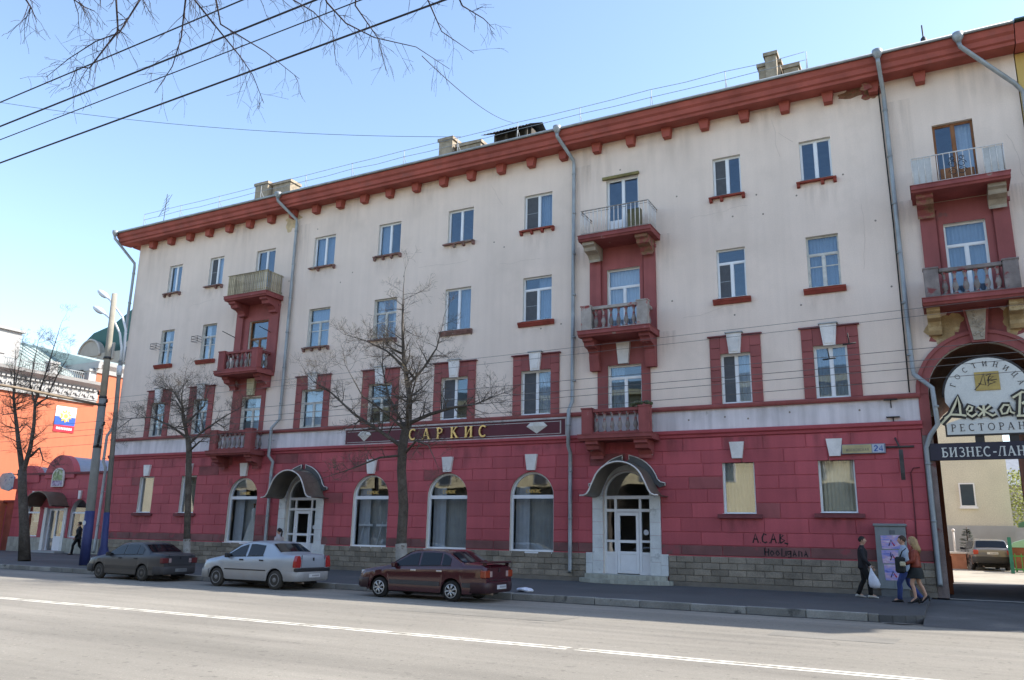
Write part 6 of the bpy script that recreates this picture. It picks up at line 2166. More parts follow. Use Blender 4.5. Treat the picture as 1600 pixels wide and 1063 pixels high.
# ------------------------------------------------------------------ overhead wires
M_WIRE = mat('wire_black', (0.03, 0.032, 0.04), .6)
M_WIREG = mat('wire_grey', (0.07, 0.07, 0.075), .6)


def wire(name, label, a, b_, r_, sag, group=None, n=24, cat='wire'):
    a, b_ = Vector(a), Vector(b_)
    o = Vector(a)
    pts = []
    for i in range(n + 1):
        u = i / n
        p = a.lerp(b_, u)
        p.z -= sag * 4 * u * (1 - u)
        pts.append(p)
    ob = MB().tube([p - o for p in pts], r_, 5).build(name, M_WIREG if name == 'trolley_wire' else M_WIRE)
    ob.location = o
    tag(ob, label, cat, group)
    return ob


G1, G2 = 'thick power lines over the road', 'trolley wires along the facade'
for i, (zl, zr, r_, lab) in enumerate(((9.50, 9.75, .012, 'topmost thick black power line in upper left sky'), (8.95, 9.22, .0155, 'second thick black power line from the top in upper left sky'),
                                       (8.68, 8.90, .009, 'thin black power line third from top in upper left sky'), (8.16, 8.42, .0145, 'lowest thick black power line in upper left sky'))):
    wire('power_line', lab, (-60, -21, zl - .9), (30, -21, zr + 1.0), r_, .35, G1)
for i, (zl, zr, lab) in enumerate(((6.30, 6.72, 'topmost thin wire crossing the facade above second row windows'), (6.12, 6.62, 'second thin wire from top crossing the cream facade'),
                                   (5.50, 5.78, 'third wire from top, crossing maroon window surrounds'), (5.22, 5.58, 'fourth wire from top, at mid height of maroon surrounds'),
                                   (5.00, 5.50, 'fifth wire from top, close above the lowest wire'), (4.62, 5.34, 'lowest wire crossing the maroon window surrounds'))):
    wire('trolley_wire', lab, (-48 if i > 1 else -33, -10 + .15 * i, zl - .25), (22, -10 + .15 * i, zr + .15), .007 if i > 1 else .005, .12, G2)
wire('roof_wire', 'thin wire from the dormer chimney far across the left sky', (-20.4, 3.6, 21.6), (-45.0, -7.5, 24.3), .012, .6)
wire('roof_wire', 'thin wire rising from the dormer towards the overhanging branches', (-17.0, 3.0, 21.3), (-9.0, -16.0, 11.5), .010, .3)
hg = MB()
for x, y, z in ((-2.02, -9.4, 5.62), (-1.55, -9.7, 5.86)):
    hg.tube([(x - .14, y, z - .02), (x + .14, y, z + .0)], .02, 5).tube([(x, y, z), (x - .02, y, z + .24)], .014, 5)
tag(hg.build('wire_hanger', M_BLACK), 'small black line hangers on the wires before right maroon window', 'hanger')

# ------------------------------------------------------------------ cars
M_TYRE = mat('tyre', (0.022, 0.021, 0.02), .9, var=.15, scale=8)
M_TYRED = mat('dusty_tyre', (0.055, 0.05, 0.044), .95, var=.25, scale=8)
M_PLAST = mat('black_plastic', (0.022, 0.022, 0.024), .6)
M_CGLASS = mat('car_glass', (0.008, 0.010, 0.014), .05, var=.0, fine=0, spec=.42)
M_PLATE = mat('plate_white', (0.6, 0.6, 0.6), .5)


def lerp_tab(tab, x):
    if x <= tab[0][0]: return tab[0][1]
    for (a, b_), (c, d) in zip(tab, tab[1:]):
        if x <= c:
            return b_ + (d - b_) * (x - a) / (c - a)
    return tab[-1][1]


def sedan(name, label, P, loc, rz=PI, sc_=1.0, group='cars parked along the kerb'):
    """x runs from front bumper (0) to tail (L); local frame is centred on the car and x points forward"""
    t_ = thing(name, label, 'car', loc, rz, group)
    t_.scale = (sc_, sc_, sc_)
    L_, W, wb, fo, rw = P['L'], P['W'], P['wb'], P['fo'], P['rw']
    top, belt = P['top'], P['belt']
    paint, lower, trim = P['paint'], P.get('lower'), P.get('trim', M_PLAST)
    cx_ = L_ / 2
    plan = [(0, .78), (.06, .89), (.18, .955), (.45, .99), (.9, 1), (L_ - .7, 1), (L_ - .3, .975), (L_ - .1, .94), (L_, .88)]
    axles = (fo, fo + wb)
    ra = rw + .055

    def zbot(x):
        z = P['sill'] + (.06 if x < .35 or x > L_ - .4 else 0)
        for ax in axles:
            d = abs(x - ax)
            if d < ra: z = max(z, rw + math.sqrt(ra * ra - d * d) * .98)
        return z

    def ring(x):
        yb = W / 2 * lerp_tab(plan, x)
        zt, zl = lerp_tab(top, x), lerp_tab(belt, x)
        zt = max(zt, zl + .015)
        zb = zbot(x)
        zm = max(.50, zb + .02)
        h = zt - zl
        yr = yb * .945 - h * .36
        if h > .12:
            e1, e2 = (yr + .012, zt - .055), (yr - .10, zt - .006)
        else:
            e1, e2 = (yb * .945 - h * .5, zl + h * .45), (yb * .80, zl + h * .85)
        return [(yb * .965, zb), (yb, zm), (yb * .995, (zm + zl) / 2 + .04), (yb * .975, zl - .05), (yb * .945, zl), e1, e2, (yb * .3 if h < .12 else (yr - .1) * .5, zt), (0, zt + .004)]
    xs = set(i * L_ / 60 for i in range(61)) | {p[0] for p in top} | {p[0] for p in belt} | {p[0] for p in plan}
    for ax in axles:
        for k in range(13):
            xs.add(ax - ra * math.cos(PI * k / 12))
    xs = sorted(x for x in xs if 0 <= x <= L_)
    xs = [x for i, x in enumerate(xs) if i == 0 or x - xs[i - 1] > .004]
    bm = MB()
    rings = []
    for x in xs:
        h_ = ring(x)
        full = [(-y, z) for y, z in h_] + [(y, z) for y, z in h_[-2::-1]]
        rings.append(full)
        for y, z in full: bm.v.append((cx_ - x, y, z))
    k = len(rings[0])
    for i in range(len(xs) - 1):
        for j in range(k - 1):
            bm.f.append((i * k + j, i * k + j + 1, (i + 1) * k + j + 1, (i + 1) * k + j)); bm.m.append(0); bm.sm.append(True)
    bm.f.append(tuple(range(k))); bm.m.append(0); bm.sm.append(False)
    bm.f.append(tuple((len(xs) - 1) * k + j for j in range(k - 1, -1, -1))); bm.m.append(0); bm.sm.append(False)
    body = bm.build('body', paint, t_, world=False, sharp=R(35))
    # underbody
    MB().box(cx_ - L_ + .35, cx_ - .3, -W / 2 + .24, W / 2 - .24, .17, .62).build('underbody', M_BLACK, t_, world=False)

    def side(x, t, off, s):
        h_ = ring(x)
        (y0, z0), (y1, z1) = h_[4], h_[5]
        y, z = y0 + (y1 - y0) * t, z0 + (z1 - z0) * t
        return (cx_ - x, s * (y + off), z + off * .3)

    def lowside(x, z, off, s):
        h_ = ring(x)[:5]
        for (ya, za), (yb, zb) in zip(h_, h_[1:]):
            if za <= z <= zb:
                return (cx_ - x, s * (ya + (yb - ya) * (z - za) / max(1e-6, zb - za) + off), z)
        return (cx_ - x, s * (h_[0][0] + off) if z < h_[0][1] else s * (h_[-1][0] + off), z)

    def strip(name_, m_, x0, x1, f0, f1, nn=10, par=None):
        for s in (-1, 1):
            mb = MB()
            for i in range(nn + 1):
                x = x0 + (x1 - x0) * i / nn
                mb.v += [f0(x, s), f1(x, s)]
            for i in range(nn):
                mb.f.append((2 * i, 2 * i + 2, 2 * i + 3, 2 * i + 1)); mb.m.append(0); mb.sm.append(True)
            mb.build(name_, m_, par or t_, world=False)
    for x0, x1, ta, tb in P['side_glass']:
        strip('side_window', M_CGLASS, x0, x1, lambda x, s: side(x, .07, .008, s), lambda x, s, x0=x0, x1=x1, ta=ta, tb=tb: side(x, ta + (tb - ta) * (x - x0) / (x1 - x0), .008, s), 12)
        strip('window_trim', M_PLAST, x0 - .03, x1 + .03, lambda x, s: side(x, .0, .004, s), lambda x, s: side(x, .06, .004, s), 10)

    def topglass(name_, x0, x1, inset):
        mb = MB()
        nn = 8
        for i in range(nn + 1):
            x = x0 + (x1 - x0) * i / nn
            h_ = ring(x)
            ye = max(.05, (h_[5][0] - inset))
            for y in (-ye, -ye * .5, 0, ye * .5, ye):
                mb.v.append((cx_ - x, y, h_[8][1] + .008 - (.016 if abs(y) == ye else 0)))
        for i in range(nn):
            for j in range(4):
                mb.f.append((i * 5 + j, i * 5 + j + 1, i * 5 + j + 6, i * 5 + j + 5)); mb.m.append(0); mb.sm.append(True)
        mb.build(name_, M_CGLASS, t_, world=False)
    topglass('windscreen', *P['ws'], .07)
    topglass('rear_window', *P['rwin'], .07)
    # door seams, handles, trim
    for xd in P['seams']:
        strip('door_seam', M_BLACK, xd, xd + .012, lambda x, s: lowside(x, P['sill'] + .07, .003, s), lambda x, s: lowside(x, lerp_tab(belt, x) - .01, .003, s), 1)
    for s in (-1, 1):
        for xh in P['handles']:
            y = lowside(xh, P['hz'], 0, 1)[1]
            MB().cbox(cx_ - xh - .09, cx_ - xh + .09, min(s * y, s * (y + .025)), max(s * y, s * (y + .025)), P['hz'] - .02, P['hz'] + .025, .008).build('door_handle', P.get('handle', M_PLAST), t_, world=False)
        xm = P['mirror']
        p_ = side(xm, .15, .0, 1)
        MB().cbox(p_[0] - .06, p_[0] + .06, min(s * p_[1], s * (p_[1] + .19)), max(s * p_[1], s * (p_[1] + .19)), p_[2] - .04, p_[2] + .1, .025).build('wing_mirror', P.get('mirrorm', M_PLAST), t_, world=False)
    x0t, x1t = fo + ra + .03, fo + wb - ra - .03
    za, zb = P['trimz']
    strip('side_trim', trim, x0t, x1t, lambda x, s: lowside(x, za, .012, s), lambda x, s: lowside(x, zb, .012, s), 8)
    if P.get('trim_full'):
        strip('side_trim', trim, fo + wb + ra + .02, L_ - .12, lambda x, s: lowside(x, za, .012, s), lambda x, s: lowside(x, zb, .012, s), 6)
        strip('side_trim', trim, .12, fo - ra - .02, lambda x, s: lowside(x, za, .012, s), lambda x, s: lowside(x, zb, .012, s), 4)
    # bumpers wrap the ends
    for (nm, xe, sgn) in (('front_bumper', 0, -1), ('rear_bumper', L_, 1)):
        mb = MB()
        w = W / 2
        for zz, g in ((P['bz'][0], -.03), (P['bz'][0] + .05, .012), (P['bz'][1] - .04, .018), (P['bz'][1], 0.0)):
            for (xx, yy) in ((xe - sgn * P['bl'], w * 1.0), (xe - sgn * .22, w * .985), (xe - sgn * .06, w * .93), (xe + sgn * .035, w * .8), (xe + sgn * .06, w * .4)):
                mb.v.append((cx_ - (xx + sgn * g), -(yy + g * .6), zz))
            for (xx, yy) in ((xe + sgn * .06, w * .4), (xe + sgn * .035, w * .8), (xe - sgn * .06, w * .93), (xe - sgn * .22, w * .985), (xe - sgn * P['bl'], w * 1.0)):
                mb.v.append((cx_ - (xx + sgn * g), yy + g * .6, zz))
        for r_ in range(3):
            for j in range(9):
                a = r_ * 10 + j
                mb.f.append((a, a + 1, a + 11, a + 10)); mb.m.append(0); mb.sm.append(True)
        mb.f.append(tuple(range(30, 40))); mb.m.append(0); mb.sm.append(False)
        mb.f.append(tuple(range(9, -1, -1))); mb.m.append(0); mb.sm.append(False)
        bo_ = mb.build(nm, P['bumper'], t_, world=False, sharp=R(40))
        if P.get('bumper_top') and sgn > 0:
            MB().cbox(cx_ - xe - .045, cx_ - xe + .3, -w * .93, w * .93, P['bz'][1] + .0, P['bz'][1] + .11, .02).build('bumper_pad', M_PLAST, t_, world=False)
    # lamps
    tl = P['tail']
    for s in (-1, 1):
        y0, y1 = tl['y']
        mb = MB()
        if tl.get('taper'):
            zq = [tl['z'][0], tl['z'][0] + .05, tl['z'][0] + .2, tl['z'][1] - .03, tl['z'][1]]
            pq = [(y1 - .01, zq[0]), (y1, zq[1]), (y1 - .015, zq[2]), (y1 - .06, zq[3]), (y1 - .10, zq[4]), (y0 + .08, zq[4]), (y0 + .04, zq[3]), (y0, zq[2]), (y0 + .0, zq[1]), (y0 + .015, zq[0])]
            mb.prism([(s * a, b_) for a, b_ in pq], cx_ - L_ - .014, cx_ - L_ + tl['d'], axis='x')
        else:
            mb.cbox(cx_ - L_ - .012, cx_ - L_ + tl['d'], min(s * y0, s * y1), max(s * y0, s * y1), tl['z'][0], tl['z'][1], .02)
        lo = mb.build('tail_lamp', tl['m'], t_, world=False)
        if tl.get('clear'):
            MB().cbox(cx_ - L_ - .018, cx_ - L_ + .03, min(s * (y0 - .12), s * (y0 - .005)), max(s * (y0 - .12), s * (y0 - .005)), tl['z'][0] + .02, tl['z'][1] - .02, .012).build('tail_lamp_inner', tl['clear'], lo, world=False)
        MB().cbox(cx_ - .14, cx_ - .012, min(s * W * .25, s * W * .40), max(s * W * .25, s * W * .40), P['hl'][0], P['hl'][1], .02).build('headlamp', mat('headlamp', (0.5, 0.5, 0.5), .15, spec=.8), t_, world=False)
    pz, py = P['plate']
    pl_ = MB().box(cx_ - L_ - P['pd'] - .012, cx_ - L_ - P['pd'], py - .26, py + .26, pz, pz + .115).build('number_plate', P.get('platem', M_PLATE), t_, world=False)
    tx = MB()
    yy = py - .21
    for w in (.04, .045, .045, .045, .04, .04):
        tx.box(cx_ - L_ - P['pd'] - .014, cx_ - L_ - P['pd'] - .0121, yy, yy + w * .62, pz + .03, pz + .085)
        yy += .058
    tx.build('plate_marks', mat('plate_mark', (0.06, 0.06, 0.07), .6), pl_, world=False)
    if P.get('lid'):
        lz0, lz1, lw = P['lid']
        sm2 = MB()
        for s in (-1, 1):
            sm2.box(cx_ - L_ - .004, cx_ - L_ + .02, s * lw - .006, s * lw + .006, lz0, lz1)
        sm2.box(cx_ - L_ - .004, cx_ - L_ + .02, -lw, lw, lz0 - .006, lz0 + .006)
        sm2.build('boot_seam', M_BLACK, t_, world=False)
        MB().cbox(cx_ - L_ - .02, cx_ - L_ + .01, -.03, .03, (lz0 + lz1) / 2 + .02, (lz0 + lz1) / 2 + .12, .006).build('boot_badge', M_PLATE if P.get('chrome') else M_PLAST, t_, world=False)
    if P.get('spoiler'):
        z = P['spoiler']
        MB().cbox(cx_ - L_ - .03, cx_ - L_ + .22, -W * .42, W * .42, z + .05, z + .09, .015).box(cx_ - L_ + .05, cx_ - L_ + .15, -W * .4, -W * .37, z - .02, z + .05).box(cx_ - L_ + .05, cx_ - L_ + .15, W * .37, W * .4, z - .02, z + .05).build('spoiler', P['spoilerm'], t_, world=False)
    # exhaust
    MB().tube([(cx_ - L_ + .4, W * .25, .24), (cx_ - L_ - .04, W * .25, .23)], .03, 8).build('exhaust', mat('rusty_exhaust', (0.16, 0.12, 0.09), .7), t_, world=False)
    # wheels
    for ax in axles:
        for s in (-1, 1):
            y = s * (W / 2 - .115)
            ty = MB().lathe([(rw * .62, -.088), (rw * .9, -.088), (rw * .985, -.06), (rw, -.03), (rw, .03), (rw * .985, .06), (rw * .9, .088), (rw * .62, .088)], 26, axis='y')
            to = ty.build('wheel', P['tyre'], t_, world=False)
            to.location = (cx_ - ax, y, rw)
            rm = MB()
            yo = s * .094
            if P['rim'] == 'spoke':
                rm.lathe([(rw * .66, min(yo, yo * .4)), (rw * .66, max(yo, yo * .4))], 22, axis='y', m=1)
                for q in range(7):
                    a = 2 * PI * q / 7
                    for da in (-.13, .13):
                        c0, c1 = (rw * .12 * math.cos(a), rw * .12 * math.sin(a)), (rw * .62 * math.cos(a + da), rw * .62 * math.sin(a + da))
                        rm.tube([(c0[0], yo + s * .02, c0[1]), (c1[0], yo + s * .012, c1[1])], .012, 5)
                rm.lathe([(rw * .16, yo), (rw * .12, yo + s * .03)], 12, axis='y')
                # rim ring
                n_ = 26
                rm.tube([(rw * .64 * math.cos(2 * PI * q / n_), yo + s * .008, rw * .64 * math.sin(2 * PI * q / n_)) for q in range(n_ + 1)], .011, 5)
            else:
                rm.lathe([(rw * .66, yo * .3), (rw * .66, yo), (rw * .6, yo * 1.05), (rw * .5, yo * .55), (rw * .34, yo * .75), (rw * .2, yo * 1.0), (rw * .08, yo * 1.1)], 22, axis='y')
                for q in range(8):
                    a = 2 * PI * q / 8
                    rm.lathe([(rw * .055, yo * .66), (rw * .055, yo * .80)], 8, (rw * .44 * math.cos(a), 0, rw * .44 * math.sin(a)), m=1, axis='y')
            rm.build('rim', [P['rimm'], M_BLACK], to, world=False)
    return t_


def paint(name, base, rough=.35, dust=None, **kw):
    m = mat(name, base, rough, var=.04, scale=2, fine=.02, coat=.8 if dust is None else .08, spec=.5, **kw)
    if dust:
        nt = m.node_tree
        N, L = nt.nodes, nt.links
        bs = N['Principled BSDF']
        src = bs.inputs['Base Color'].links[0].from_socket
        tc = N.new('ShaderNodeTexCoord')
        sx = N.new('ShaderNodeSeparateXYZ')
        L.new(tc.outputs['Object'], sx.inputs[0])
        mr = N.new('ShaderNodeMapRange')
        mr.inputs[1].default_value, mr.inputs[2].default_value, mr.inputs[3].default_value, mr.inputs[4].default_value = .25, .85, dust[1], dust[2]
        L.new(sx.outputs['Z'], mr.inputs[0])
        nz = N.new('ShaderNodeTexNoise')
        nz.inputs['Scale'].default_value = 5
        L.new(tc.outputs['Object'], nz.inputs['Vector'])
        mu = N.new('ShaderNodeMath')
        mu.operation = 'MULTIPLY'
        L.new(mr.outputs[0], mu.inputs[0])
        m2 = N.new('ShaderNodeMapRange')
        m2.inputs[3].default_value, m2.inputs[4].default_value = .6, 1.3
        L.new(nz.outputs['Fac'], m2.inputs[0])
        L.new(m2.outputs[0], mu.inputs[1])
        mx = N.new('ShaderNodeMix')
        mx.data_type = 'RGBA'
        mx.inputs[7].default_value = (*dust[0], 1)
        L.new(mu.outputs[0], mx.inputs['Factor'])
        L.new(src, mx.inputs[6])
        L.new(mx.outputs[2], bs.inputs['Base Color'])
    return m


DUST = (0.15, 0.125, 0.10)
M_REDLAMP = mat('red_lamp', (0.30, 0.016, 0.014), .2, var=.1, spec=.7)
M_AMBER = mat('amber_lamp', (0.24, 0.035, 0.012), .2, var=.15, spec=.7)
M_CLEAR = mat('clear_lamp', (0.30, 0.22, 0.22), .2, spec=.7)
samara = dict(L=4.33, W=1.66, wb=2.46, fo=.80, rw=.285, sill=.22,
              top=[(0, .62), (.03, .70), (.2, .79), (1.0, .925), (1.12, .95), (1.78, 1.335), (2.0, 1.375), (2.4, 1.395), (2.9, 1.385), (3.08, 1.345), (3.62, 1.045), (3.72, 1.025), (4.2, 1.01), (4.28, .985), (4.33, .93)],
              belt=[(0, .60), (.25, .76), (1.05, .875), (3.5, .955), (4.2, .965), (4.33, .91)],
              side_glass=[(1.28, 2.12, .75, .9), (2.19, 2.86, .9, .9), (2.92, 3.20, .9, .72)], ws=(1.18, 1.74), rwin=(3.14, 3.60),
              seams=(1.12, 2.15, 3.02), handles=(1.98, 2.86), hz=.80, mirror=1.35, trimz=(.40, .52), trim_full=True, bz=(.26, .54), bl=.45,
              tail=dict(y=(.52, .80), z=(.66, .86), d=.16, m=M_REDLAMP, clear=M_CLEAR), hl=(.62, .74), plate=(.36, 0.0), pd=.085, tyre=M_TYRE, rim='spoke',
              rimm=mat('alloy', (0.62, 0.62, 0.62), .3, metallic=.8), lid=(.60, .98, .52))
burg = dict(samara)
burg.update(paint=paint('burgundy_paint', (0.048, 0.006, 0.012), .25), trim=mat('dark_grey_cladding', (0.055, 0.055, 0.06), .55, var=.1, scale=4), bumper=mat('dark_burgundy_bumper', (0.03, 0.012, 0.017), .45), handle=mat('chrome_handle', (0.6, 0.6, 0.6), .2, metallic=.9),
            spoiler=1.0, spoilerm=mat('burgundy_dark', (0.035, 0.007, 0.01), .3, spec=.5), mirrorm=mat('burgundy_dark', (0.035, 0.007, 0.01), .3), platem=mat('plate_grey2', (0.42, 0.44, 0.48), .6))
burg['tail'] = dict(samara['tail'], m=M_AMBER)
sedan('parked_sedan', 'glossy burgundy saloon with spoke alloy wheels and rear spoiler at kerb', burg, (-12.75, -8.95, -.15), PI, .95)
grey = dict(samara)
grey.update(paint=paint('dull_grey_paint', (0.03, 0.033, 0.042), .4, dust=((0.085, 0.073, 0.06), .7, .05)), trim=mat('dusty_dark_trim', (0.075, 0.068, 0.06), .8), bumper=mat('dusty_grey_bumper', (0.05, 0.048, 0.05), .7, var=.15, scale=3), rim='steel',
            rimm=mat('dusty_steel_rim', (0.13, 0.115, 0.10), .8, var=.2, scale=6), tyre=M_TYRED, platem=mat('dirty_plate', (0.17, 0.18, 0.18), .8), tail=dict(samara['tail'], m=mat('dull_red_lamp', (0.11, 0.018, 0.02), .5)))
sedan('parked_sedan', 'dusty dark grey saloon with dirty steel wheels parked nearest the poles', grey, (-25.1, -8.75, -.15), PI, .90)
logan = dict(L=4.25, W=1.74, wb=2.63, fo=.77, rw=.305, sill=.26,
             top=[(0, .70), (.03, .80), (.25, .90), (.9, 1.02), (1.05, 1.05), (1.68, 1.43), (1.95, 1.49), (2.35, 1.525), (2.8, 1.505), (3.02, 1.465), (3.50, 1.17), (3.6, 1.145), (4.08, 1.115), (4.18, 1.07), (4.25, .95)],
             belt=[(0, .68), (.25, .84), (.95, .96), (3.3, 1.045), (4.1, 1.06), (4.25, .94)],
             side_glass=[(1.20, 2.02, .72, .9), (2.12, 2.80, .9, .82)], ws=(1.12, 1.64), rwin=(3.06, 3.48),
             seams=(1.06, 2.07, 2.95), handles=(1.88, 2.78), hz=.90, mirror=1.28, trimz=(.57, .605), bz=(.28, .58), bl=.42, bumper_top=True,
             tail=dict(y=(.60, .835), z=(.71, 1.08), d=.12, m=M_REDLAMP, taper=True), hl=(.68, .84), plate=(.40, 0.0), pd=.085, tyre=M_TYRED, rim='steel', chrome=False,
             rimm=mat('grey_steel_rim', (0.22, 0.215, 0.21), .6, var=.2, scale=6), lid=(.70, 1.10, .55),
             paint=paint('silver_paint', (0.33, 0.375, 0.43), .32, dust=((0.30, 0.26, 0.21), .6, .0), metallic=.35), bumper=mat('dusty_silver_bumper', (0.31, 0.31, 0.31), .5, var=.12, scale=3, metallic=.2))
sedan('parked_sedan', 'silver saloon with tall red tail lamps between grey and burgundy cars', logan, (-19.25, -8.78, -.15), PI, .93)

# off road car in the courtyard
suv = dict(L=4.5, W=1.86, wb=2.6, fo=.85, rw=.36, sill=.34,
           top=[(0, .85), (.05, .98), (.4, 1.06), (1.2, 1.15), (1.3, 1.17), (1.9, 1.58), (2.2, 1.66), (3.0, 1.67), (3.9, 1.62), (4.1, 1.57), (4.36, 1.20), (4.45, 1.1), (4.5, .95)],
           belt=[(0, .82), (.3, 1.0), (1.2, 1.08), (4.2, 1.14), (4.45, 1.08), (4.5, .94)],
           side_glass=[(1.45, 2.3, .75, .9), (2.38, 3.2, .9, .9), (3.28, 3.95, .9, .8)], ws=(1.34, 1.86), rwin=(4.12, 4.36), seams=(1.3, 2.34, 3.3), handles=(2.2, 3.15), hz=.98, mirror=1.5,
           trimz=(.5, .62), bz=(.40, .74), bl=.4, tail=dict(y=(.66, .90), z=(.84, 1.08), d=.14, m=M_REDLAMP), hl=(.82, .98), plate=(.86, 0.0), pd=.0, tyre=M_TYRE, rim='steel', rimm=mat('grey_steel_rim', (0.22, 0.215, 0.21), .6),
           paint=paint('graphite_paint', (0.13, 0.128, 0.125), .3), bumper=mat('graphite_bumper', (0.03, 0.03, 0.032), .5), platem=M_PLATE)
sedan('off_road_car', 'dark grey off road car seen from behind in sunny courtyard', suv, (1.66, 24.4, .26), R(98), group=None)

# ------------------------------------------------------------------ carrier bag scrap on the pavement
lb = MB()
for i in range(7):
    a = i * .9
    lb.ball((.14 * math.cos(a), .09 * math.sin(a), .05 + .012 * (i % 3)), (.14, .1, .055), 8, 5)
lo = lb.build('plastic_bag', mat('white_film', (0.62, 0.64, 0.72), .4, var=.1, scale=9))
lo.location = (-10.95, -6.9, 0)
tag(lo, 'crumpled white plastic bag lying on pavement behind burgundy car', 'bag')
# ------------------------------------------------------------------ bare trees
M_NEAR = mat('near_twig', (0.045, 0.032, 0.032), .9, var=.2, scale=6)
M_BARK = mat('dark_bark', (0.07, 0.058, 0.047), .95, var=.3, scale=3, fine=.3, fscale=18, bump=1.0, bscale=14, patch=(0.115, 0.10, 0.085), patch_scale=2.5, patch_at=.5, patch_soft=.2)
M_BARKG = mat('twig_bark', (0.11, 0.092, 0.075), .95, var=.3, scale=2)
M_TAN = mat('tan_twig', (0.25, 0.20, 0.11), .95, var=.3, scale=3)
M_WASH = mat('whitewash', (0.30, 0.29, 0.27), .95, var=.25, scale=4, patch=(0.14, 0.12, 0.10), patch_scale=3, patch_at=.56)


def grow(mb, r2, p, d, L_, r_, lev, up=.25, maxlev=3, m=0, kids=(6, 6, 4), gap=.25):
    n = 5 if lev < 2 else 4
    pts, rad = [p.copy()], [r_]
    q, dd = p.copy(), d.normalized()
    for i in range(n):
        dd = (dd + Vector((r2.uniform(-1, 1), r2.uniform(-1, 1), r2.uniform(-1, 1))) * (.20 + .07 * lev) + Vector((0, 0, up * (.6 if lev else 1) * .5))).normalized()
        q = q + dd * (L_ / n)
        pts.append(q.copy())
        rad.append(max(.0030, r_ * (1 - .82 * (i + 1) / n)))
    mb.tube(pts, rad, (7, 5, 4, 3)[min(lev, 3)], m if lev < 2 else (2 if r2.random() < .04 else 1), caps=False)
    if lev >= maxlev: return
    k = kids[lev] + r2.randint(-1, 2)
    for _ in range(k):
        u = r2.uniform(gap, .98)
        i = min(n - 1, int(u * n))
        f = u * n - i
        bp = pts[i].lerp(pts[i + 1], f)
        ax = (pts[i + 1] - pts[i]).normalized()
        side = Vector((r2.uniform(-1, 1), r2.uniform(-1, 1), r2.uniform(-.7, 1)))
        side = (side - ax * side.dot(ax))
        if side.length < .1: continue
        nd = ax * r2.uniform(.35, .8) + side.normalized() * r2.uniform(.6, 1.0)
        rr_ = max(.003, (rad[i] + (rad[i + 1] - rad[i]) * f) * .55)
        grow(mb, r2, bp, nd, L_ * r2.uniform(.38, .62) * (1.0 if u < .7 else .8), rr_, lev + 1, up, maxlev, m, kids, gap)


def street_tree(name, label, base, trunk, limbs, seed, wash=1.0, kids=(6, 6, 4), extra=None, group='bare trees along the pavement'):
    r2 = random.Random(seed)
    t_ = thing(name, label, 'tree', base, group=group)
    pts = [Vector(p[:3]) for p in trunk]
    MB().tube(pts, [p[3] for p in trunk], 14).build('trunk', M_BARK, t_)
    if wash:
        r0 = trunk[0][3]
        MB().tube([Vector(base), Vector(base) + Vector((0, 0, .25)), Vector(base) + (pts[1] - pts[0]).normalized() * wash], [r0 * 1.18, r0 * 1.035, r0 * 1.02], 14, caps=False).build('whitewash', M_WASH, t_)
    mb = MB()
    for lim in limbs:
        P_ = [Vector(p) for p in lim[0]]
        r0, r1 = lim[1]
        n = len(P_)
        rad = [r0 + (r1 - r0) * i / (n - 1) for i in range(n)]
        mb.tube(P_, rad, 8, 0, caps=False)
        tot = sum((b_ - a).length for a, b_ in zip(P_, P_[1:]))
        nk = int(tot * lim[2])
        for _ in range(nk):
            u = r2.uniform(.12, 1.0) * (n - 1)
            i = min(n - 2, int(u))
            bp = P_[i].lerp(P_[i + 1], u - i)
            ax = (P_[i + 1] - P_[i]).normalized()
            side = Vector((r2.uniform(-1, 1), r2.uniform(-1, 1), r2.uniform(-.6, 1)))
            side = side - ax * side.dot(ax)
            if side.length < .1: continue
            nd = ax * r2.uniform(.2, .7) + side.normalized()
            rr_ = max(.006, (rad[i] + (rad[i + 1] - rad[i]) * (u - i)) * .5)
            grow(mb, r2, bp, nd, r2.uniform(.5, 1.0) * lim[3], min(.03, rr_), 1, .18, 3, 0, kids, .2)
        grow(mb, r2, P_[-1], P_[-1] - P_[-2], lim[3] * .9, r1, 1, .2, 3, 0, kids, .1)
    mb.build('crown', [M_BARK, M_BARKG, M_TAN], t_, recalc=False)
    return t_


